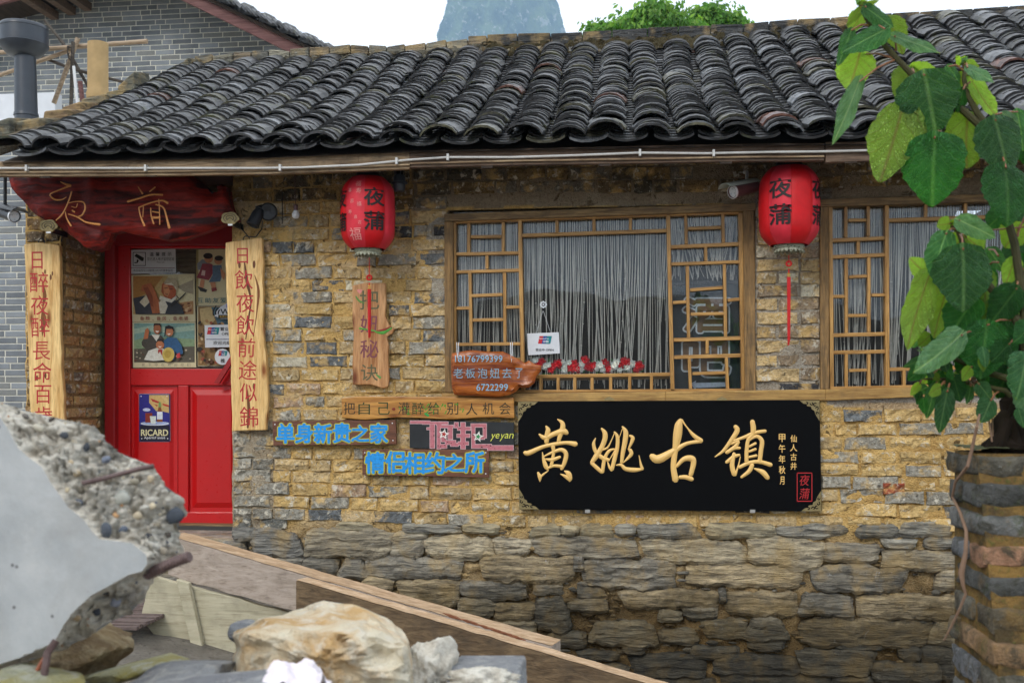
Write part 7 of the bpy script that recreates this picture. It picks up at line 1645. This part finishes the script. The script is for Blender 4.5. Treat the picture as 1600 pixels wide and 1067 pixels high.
M['rock_yellow'] = m_rock('yellow_stained_stone', (.42, .42, .30), (.40, .34, .10), (.56, .56, .50), (.16, .16, .08))
def rock(name, cx, cy, w_, h_, dep, Y, seed, mat, label, cat='rock', planes=14, rot=(0, 0, 0), sharp=.72, rough=.05, sub=4, group=None):
    vs, fs = rock_mesh(seed, planes, sub, rough, sharp=sharp); c = P(cx, cy, Y); s = S(cx, Y); q = Matrix.Rotation(rot[1], 3, 'Y') @ Matrix.Rotation(rot[2], 3, 'Z')
    b = MB(); b.add([c + q @ Vector((v[0]*w_*s/2, v[1]*dep, v[2]*h_*s/2)) for v in vs], fs); o = b.obj(name, M[mat], None, True, 'b'); return tag(o, label, cat, group)
# main rock from an outline: ring profile swept back to front
def outline_rock(name, front, top, back, mat, label, Ys, rough=.02, group=None):
    """three pixel outlines of equal length at three depths -> lofted boulder"""
    n = len(front); N_ = 46; rings = []; 
    base = [rs(o_+[o_[0]], N_+1)[:-1] for o_ in (front, top, back)]
    cen = [(sum(p[0] for p in o_)/n, sum(p[1] for p in o_)/n) for o_ in (front, top, back)]
    seq = [(0, .02, 0), (0, .5, 0), (0, .93, 0), (0, 1, .12)]
    V = []
    K_ = 20
    for k in range(K_+1):
        t_ = k/K_; 
        if t_ < .38: a = t_/.38; sc_ = min(1, a*1.02)**.85; o_ = base[0]; c_ = cen[0]; Y = Ys[0]+ (a**4)*.02; ring = [(c_[0]+(x-c_[0])*sc_, c_[1]+(y-c_[1])*sc_) for x, y in o_]
        elif t_ < .75: a = (t_-.38)/.37; Y = Ys[0]+.02+(Ys[1]-Ys[0]-.02)*a; ring = [(x0+(x1-x0)*a, y0+(y1-y0)*a) for (x0, y0), (x1, y1) in zip(base[0], base[1])]
        else: a = (t_-.75)/.25; Y = Ys[1]+(Ys[2]-Ys[1])*a; sc_ = (1-a**2)**.5 if a < 1 else 0.01; ring = [(cen[2][0]+((x0+(x1-x0)*a)-cen[2][0])*max(.02, sc_), cen[2][1]+((y0+(y1-y0)*a)-cen[2][1])*max(.02, sc_)) for (x0, y0), (x1, y1) in zip(base[1], base[2])]
        rr_ = []
        for (x, y) in ring:
            n1 = fb(x/34+k*.15, y/30, 4, 31)-.5; n2 = fb(x/9+k*.5, y/9, 3, 32)-.5; q = P(x, y, Y); rr_.append(q+Vector((n2*.012, -n1*rough*3-n2*.014, n1*rough+n2*.012)))
        V.append(rr_)
    vs = [p for r_ in V for p in r_]; fs = [(k*N_+i, k*N_+(i+1) % N_, (k+1)*N_+(i+1) % N_, (k+1)*N_+i) for k in range(K_) for i in range(N_)]
    c0 = V[0][0]; a_ = sum(p.x*q.z-q.x*p.z for p, q in zip(V[10], V[10][1:]+V[10][:1]))
    if a_ < 0: fs = [tuple(reversed(f)) for f in fs]
    b = MB(); b.add(vs, fs); return tag(b.obj(name, M[mat], None, False, 'b'), label, 'rock', group)
FR = [(372, 1002), (384, 990), (430, 984), (520, 990), (560, 985), (600, 992), (636, 1010), (642, 1060), (640, 1130), (560, 1150), (440, 1150), (380, 1120), (366, 1060)]
TP = [(370, 988), (400, 972), (452, 950), (500, 939), (548, 940), (600, 962), (632, 984), (646, 1040), (640, 1120), (560, 1140), (440, 1140), (385, 1100), (366, 1030)]
outline_rock('boulder', FR, TP, TP, 'rock_tan', 'large cream and ochre boulder in the middle foreground rubble', (-D+1.75, -D+2.02, -D+2.15), .036)
rock('stone_chunk', 95, 1026, 225, 95, .16, -D+1.95, 12, 'rock_brown', 'brown flat-topped stone lying under the concrete slab', rot=(0, -.12, 0), sharp=.6)
rock('stone_chunk', 222, 1044, 190, 26, .09, -D+1.9, 15, 'rock_yellow', 'thin yellow-green stained stone slab in the lower left rubble', rot=(0, -.22, .1), sharp=.6)
rock('stone_chunk', 285, 1062, 190, 50, .10, -D+1.8, 17, 'rock_grey', 'pale grey slab chunk between the yellow stone and the big boulder', rot=(0, -.16, 0), sharp=.55)
rock('stone_chunk', 50, 1068, 170, 44, .10, -D+1.6, 19, 'rock_yellow', 'cream stone piece in the bottom left corner', rot=(0, .1, 0), sharp=.6)
rock('stone_chunk', 385, 985, 44, 40, .05, -D+2.15, 22, 'rock_grey', 'small grey stone behind the left side of the big boulder', sharp=.7)
rock('stone_chunk', 672, 1052, 80, 100, .12, -D+2.05, 24, 'conc_broken', 'lump of pebbly old mortar right of the big boulder', planes=26, sharp=.72, rough=.2)
rock('stone_chunk', 330, 1085, 240, 50, .14, -D+1.55, 27, 'rock_grey', 'dark grey stone along the bottom edge below the big boulder', sharp=.6)
b = MB(); q = [P(700, 1040, -D+2.05), P(812, 1040, -D+2.05), P(814, 1110, -D+1.9), P(690, 1110, -D+1.9)]; b.prism([q[3], q[2], q[1], q[0]], (0, .13, -.01)); o = tag(b.obj('tile_fragment', M['rock_grey'], None, bevel=.006, origin='b'), 'square-edged bluish grey tile fragment crusted with white mortar', 'tile')
vs, fs = rock_mesh(41, 24, 4, .25); b = MB(); c = P(752, 1062, -D+1.93); b.add([c+Vector((v[0]*.075, v[1]*.05, v[2]*.022)) for v in vs], fs); tag(b.obj('mortar_lump', M['conc_broken'], None, 'all', 'b'), 'crumbly whitish mortar lump lying on the grey tile fragment', 'rubble')
X_, Y_ = np.meshgrid(np.linspace(-1, 1, 40), np.linspace(-1, 1, 30)); c = P(450, 1070, -D+1.6); s = S(450, -D+1.6)
Zc = .028*np.clip(1-X_**2*.9-Y_**2*.4, -.6, 1)+(fbm(X_*2.2+5, Y_*2.2, 4, 6)-.5)*.055
tag(grid_mesh('crumpled_cloth', c.x+X_*56*s, c.y+Y_*.05, c.z+Zc, None, M['cloth']), 'crumpled pinkish white cloth among the rubble at the bottom edge', 'cloth')
# ================================================================ discarded timber door panel lying against the rubble
M['pale_board'] = m_wood('faded_painted_board', (.30, .24, .19), (.44, .36, .30), 'x', .5, .7, 0, .4, .35)
M['olive_board'] = m_wood('olive_painted_board', (.38, .34, .23), (.50, .45, .32), 'x', .4, .7, 0, .3, .3)
M['raw_beam'] = m_wood('sawn_beam', (.07, .042, .02), (.19, .125, .065), 'x', .8, .75, 0, .8, .5)
M['fresh_wood'] = m_wood('fresh_sawn_top', (.34, .21, .11), (.60, .43, .28), 'x', 1.0, .7, 0, .6, .25)
pn = empty('timber_panel', P(520, 1060, -1.5), 'long discarded timber panel with sloping rail lying in front of the stone wall', 'wood')
def beam(name, mat, A, Bq, hA, hB, YA_, YB_, dep, topmat=None, par=pn):
    """A,B = pixel top-front ends; face heights in px; both ends at their own depth"""
    a, c = P(*A, YA_), P(*Bq, YB_); a2, c2 = P(A[0], A[1]+hA, YA_), P(Bq[0], Bq[1]+hB, YB_)
    N2 = 46; tp_ = [a.lerp(c, i/N2)+Vector((0, 0, (fb(i*.55, 3.3+hA, 3, 3)-.5)*.007)) for i in range(N2+1)]; bt_ = [a2.lerp(c2, i/N2)+Vector((0, 0, (fb(i*.7, 9.3+hA, 3, 5)-.5)*.020)) for i in range(N2+1)]
    b = MB(); b.prism(bt_+tp_[::-1], (.03, dep, 0)); o = b.obj(name, M[mat], par, bevel=.004)
    if topmat:
        up = Vector((0, -.001, .0035)); b = MB(); d = Vector((.03, dep, 0)); n = 24; n = N2; L_ = tp_
        for p, q in zip(L_, L_[1:]):
            j0, j1 = rnd.uniform(-.004, .003), rnd.uniform(-.004, .003)
            b.add([p+up, q+up, q+d+up+Vector((0, j1, 0)), p+d+up+Vector((0, j0, 0))], [(0, 1, 2, 3)])
        b.obj('top_face', M[topmat], o)
    return o
beam('rail', 'pale_board', (262, 837), (862, 1010), 62, 60, -1.15, -1.55, .12, 'fresh_wood')
beam('beam', 'raw_beam', (462, 906), (1040, 1077), 50, 66, -1.62, -2.0, .065, 'fresh_wood')
slab('panel', 'olive_board', wavy([(232, 898), (465, 960), (660, 1010), (1000, 1110), (1000, 1180), (280, 1180), (262, 1020), (246, 1000), (235, 985), (220, 965)], 2.5, 12, 6), -1.22, .03, pn)
b = MB(); b.prism([P(275, 905, -1.26), P(294, 911, -1.26), P(322, 1040, -1.26), P(305, 1040, -1.26)][::-1], (0, .035, 0)); b.obj('batten', M['olive_board'], pn, bevel=.003)
# splintered rot groove on the beam's top
b = MB()
for i in range(26):
    t_ = rnd.random(); x, y = 690+t_*105, 957+t_*34; c = P(x, y, -1.62+rnd.uniform(-.02, .02)); l = rnd.uniform(.03, .09); d = Vector((.92, -.12, -.28)).normalized(); b.prism([c, c+d*l*.5+Vector((0, 0, -.006)), c+d*l, c+d*l*.5+Vector((0, 0, .005))], (0, .012, 0))
M['splinter'] = simple('splintered_wood', (.22, .08, .035), .9, .6, 60, .5); b.obj('splinters', M['splinter'], pn)
# porch: woven mat and litter at the foot of the steps
tm_ = empty('woven_mat', P(215, 1000, -1.0), 'dark brown woven mat lying on the ground behind the concrete slab', 'mat')
b = MB(); a = P(150, 1010, -1.3); 
for i in range(20): y = -1.5+i*.032; z = ground_z(np.array(a.x), np.array(y)).item()+.055; b.box((a.x-.35, y, z), (a.x+.30, y+.022, z+.012+rnd.uniform(0, .006)), None)
b.obj('slats', simple('dark_bamboo_slat', (.12, .085, .075), .8, .6, 40, .5), tm_, kind='stuff')
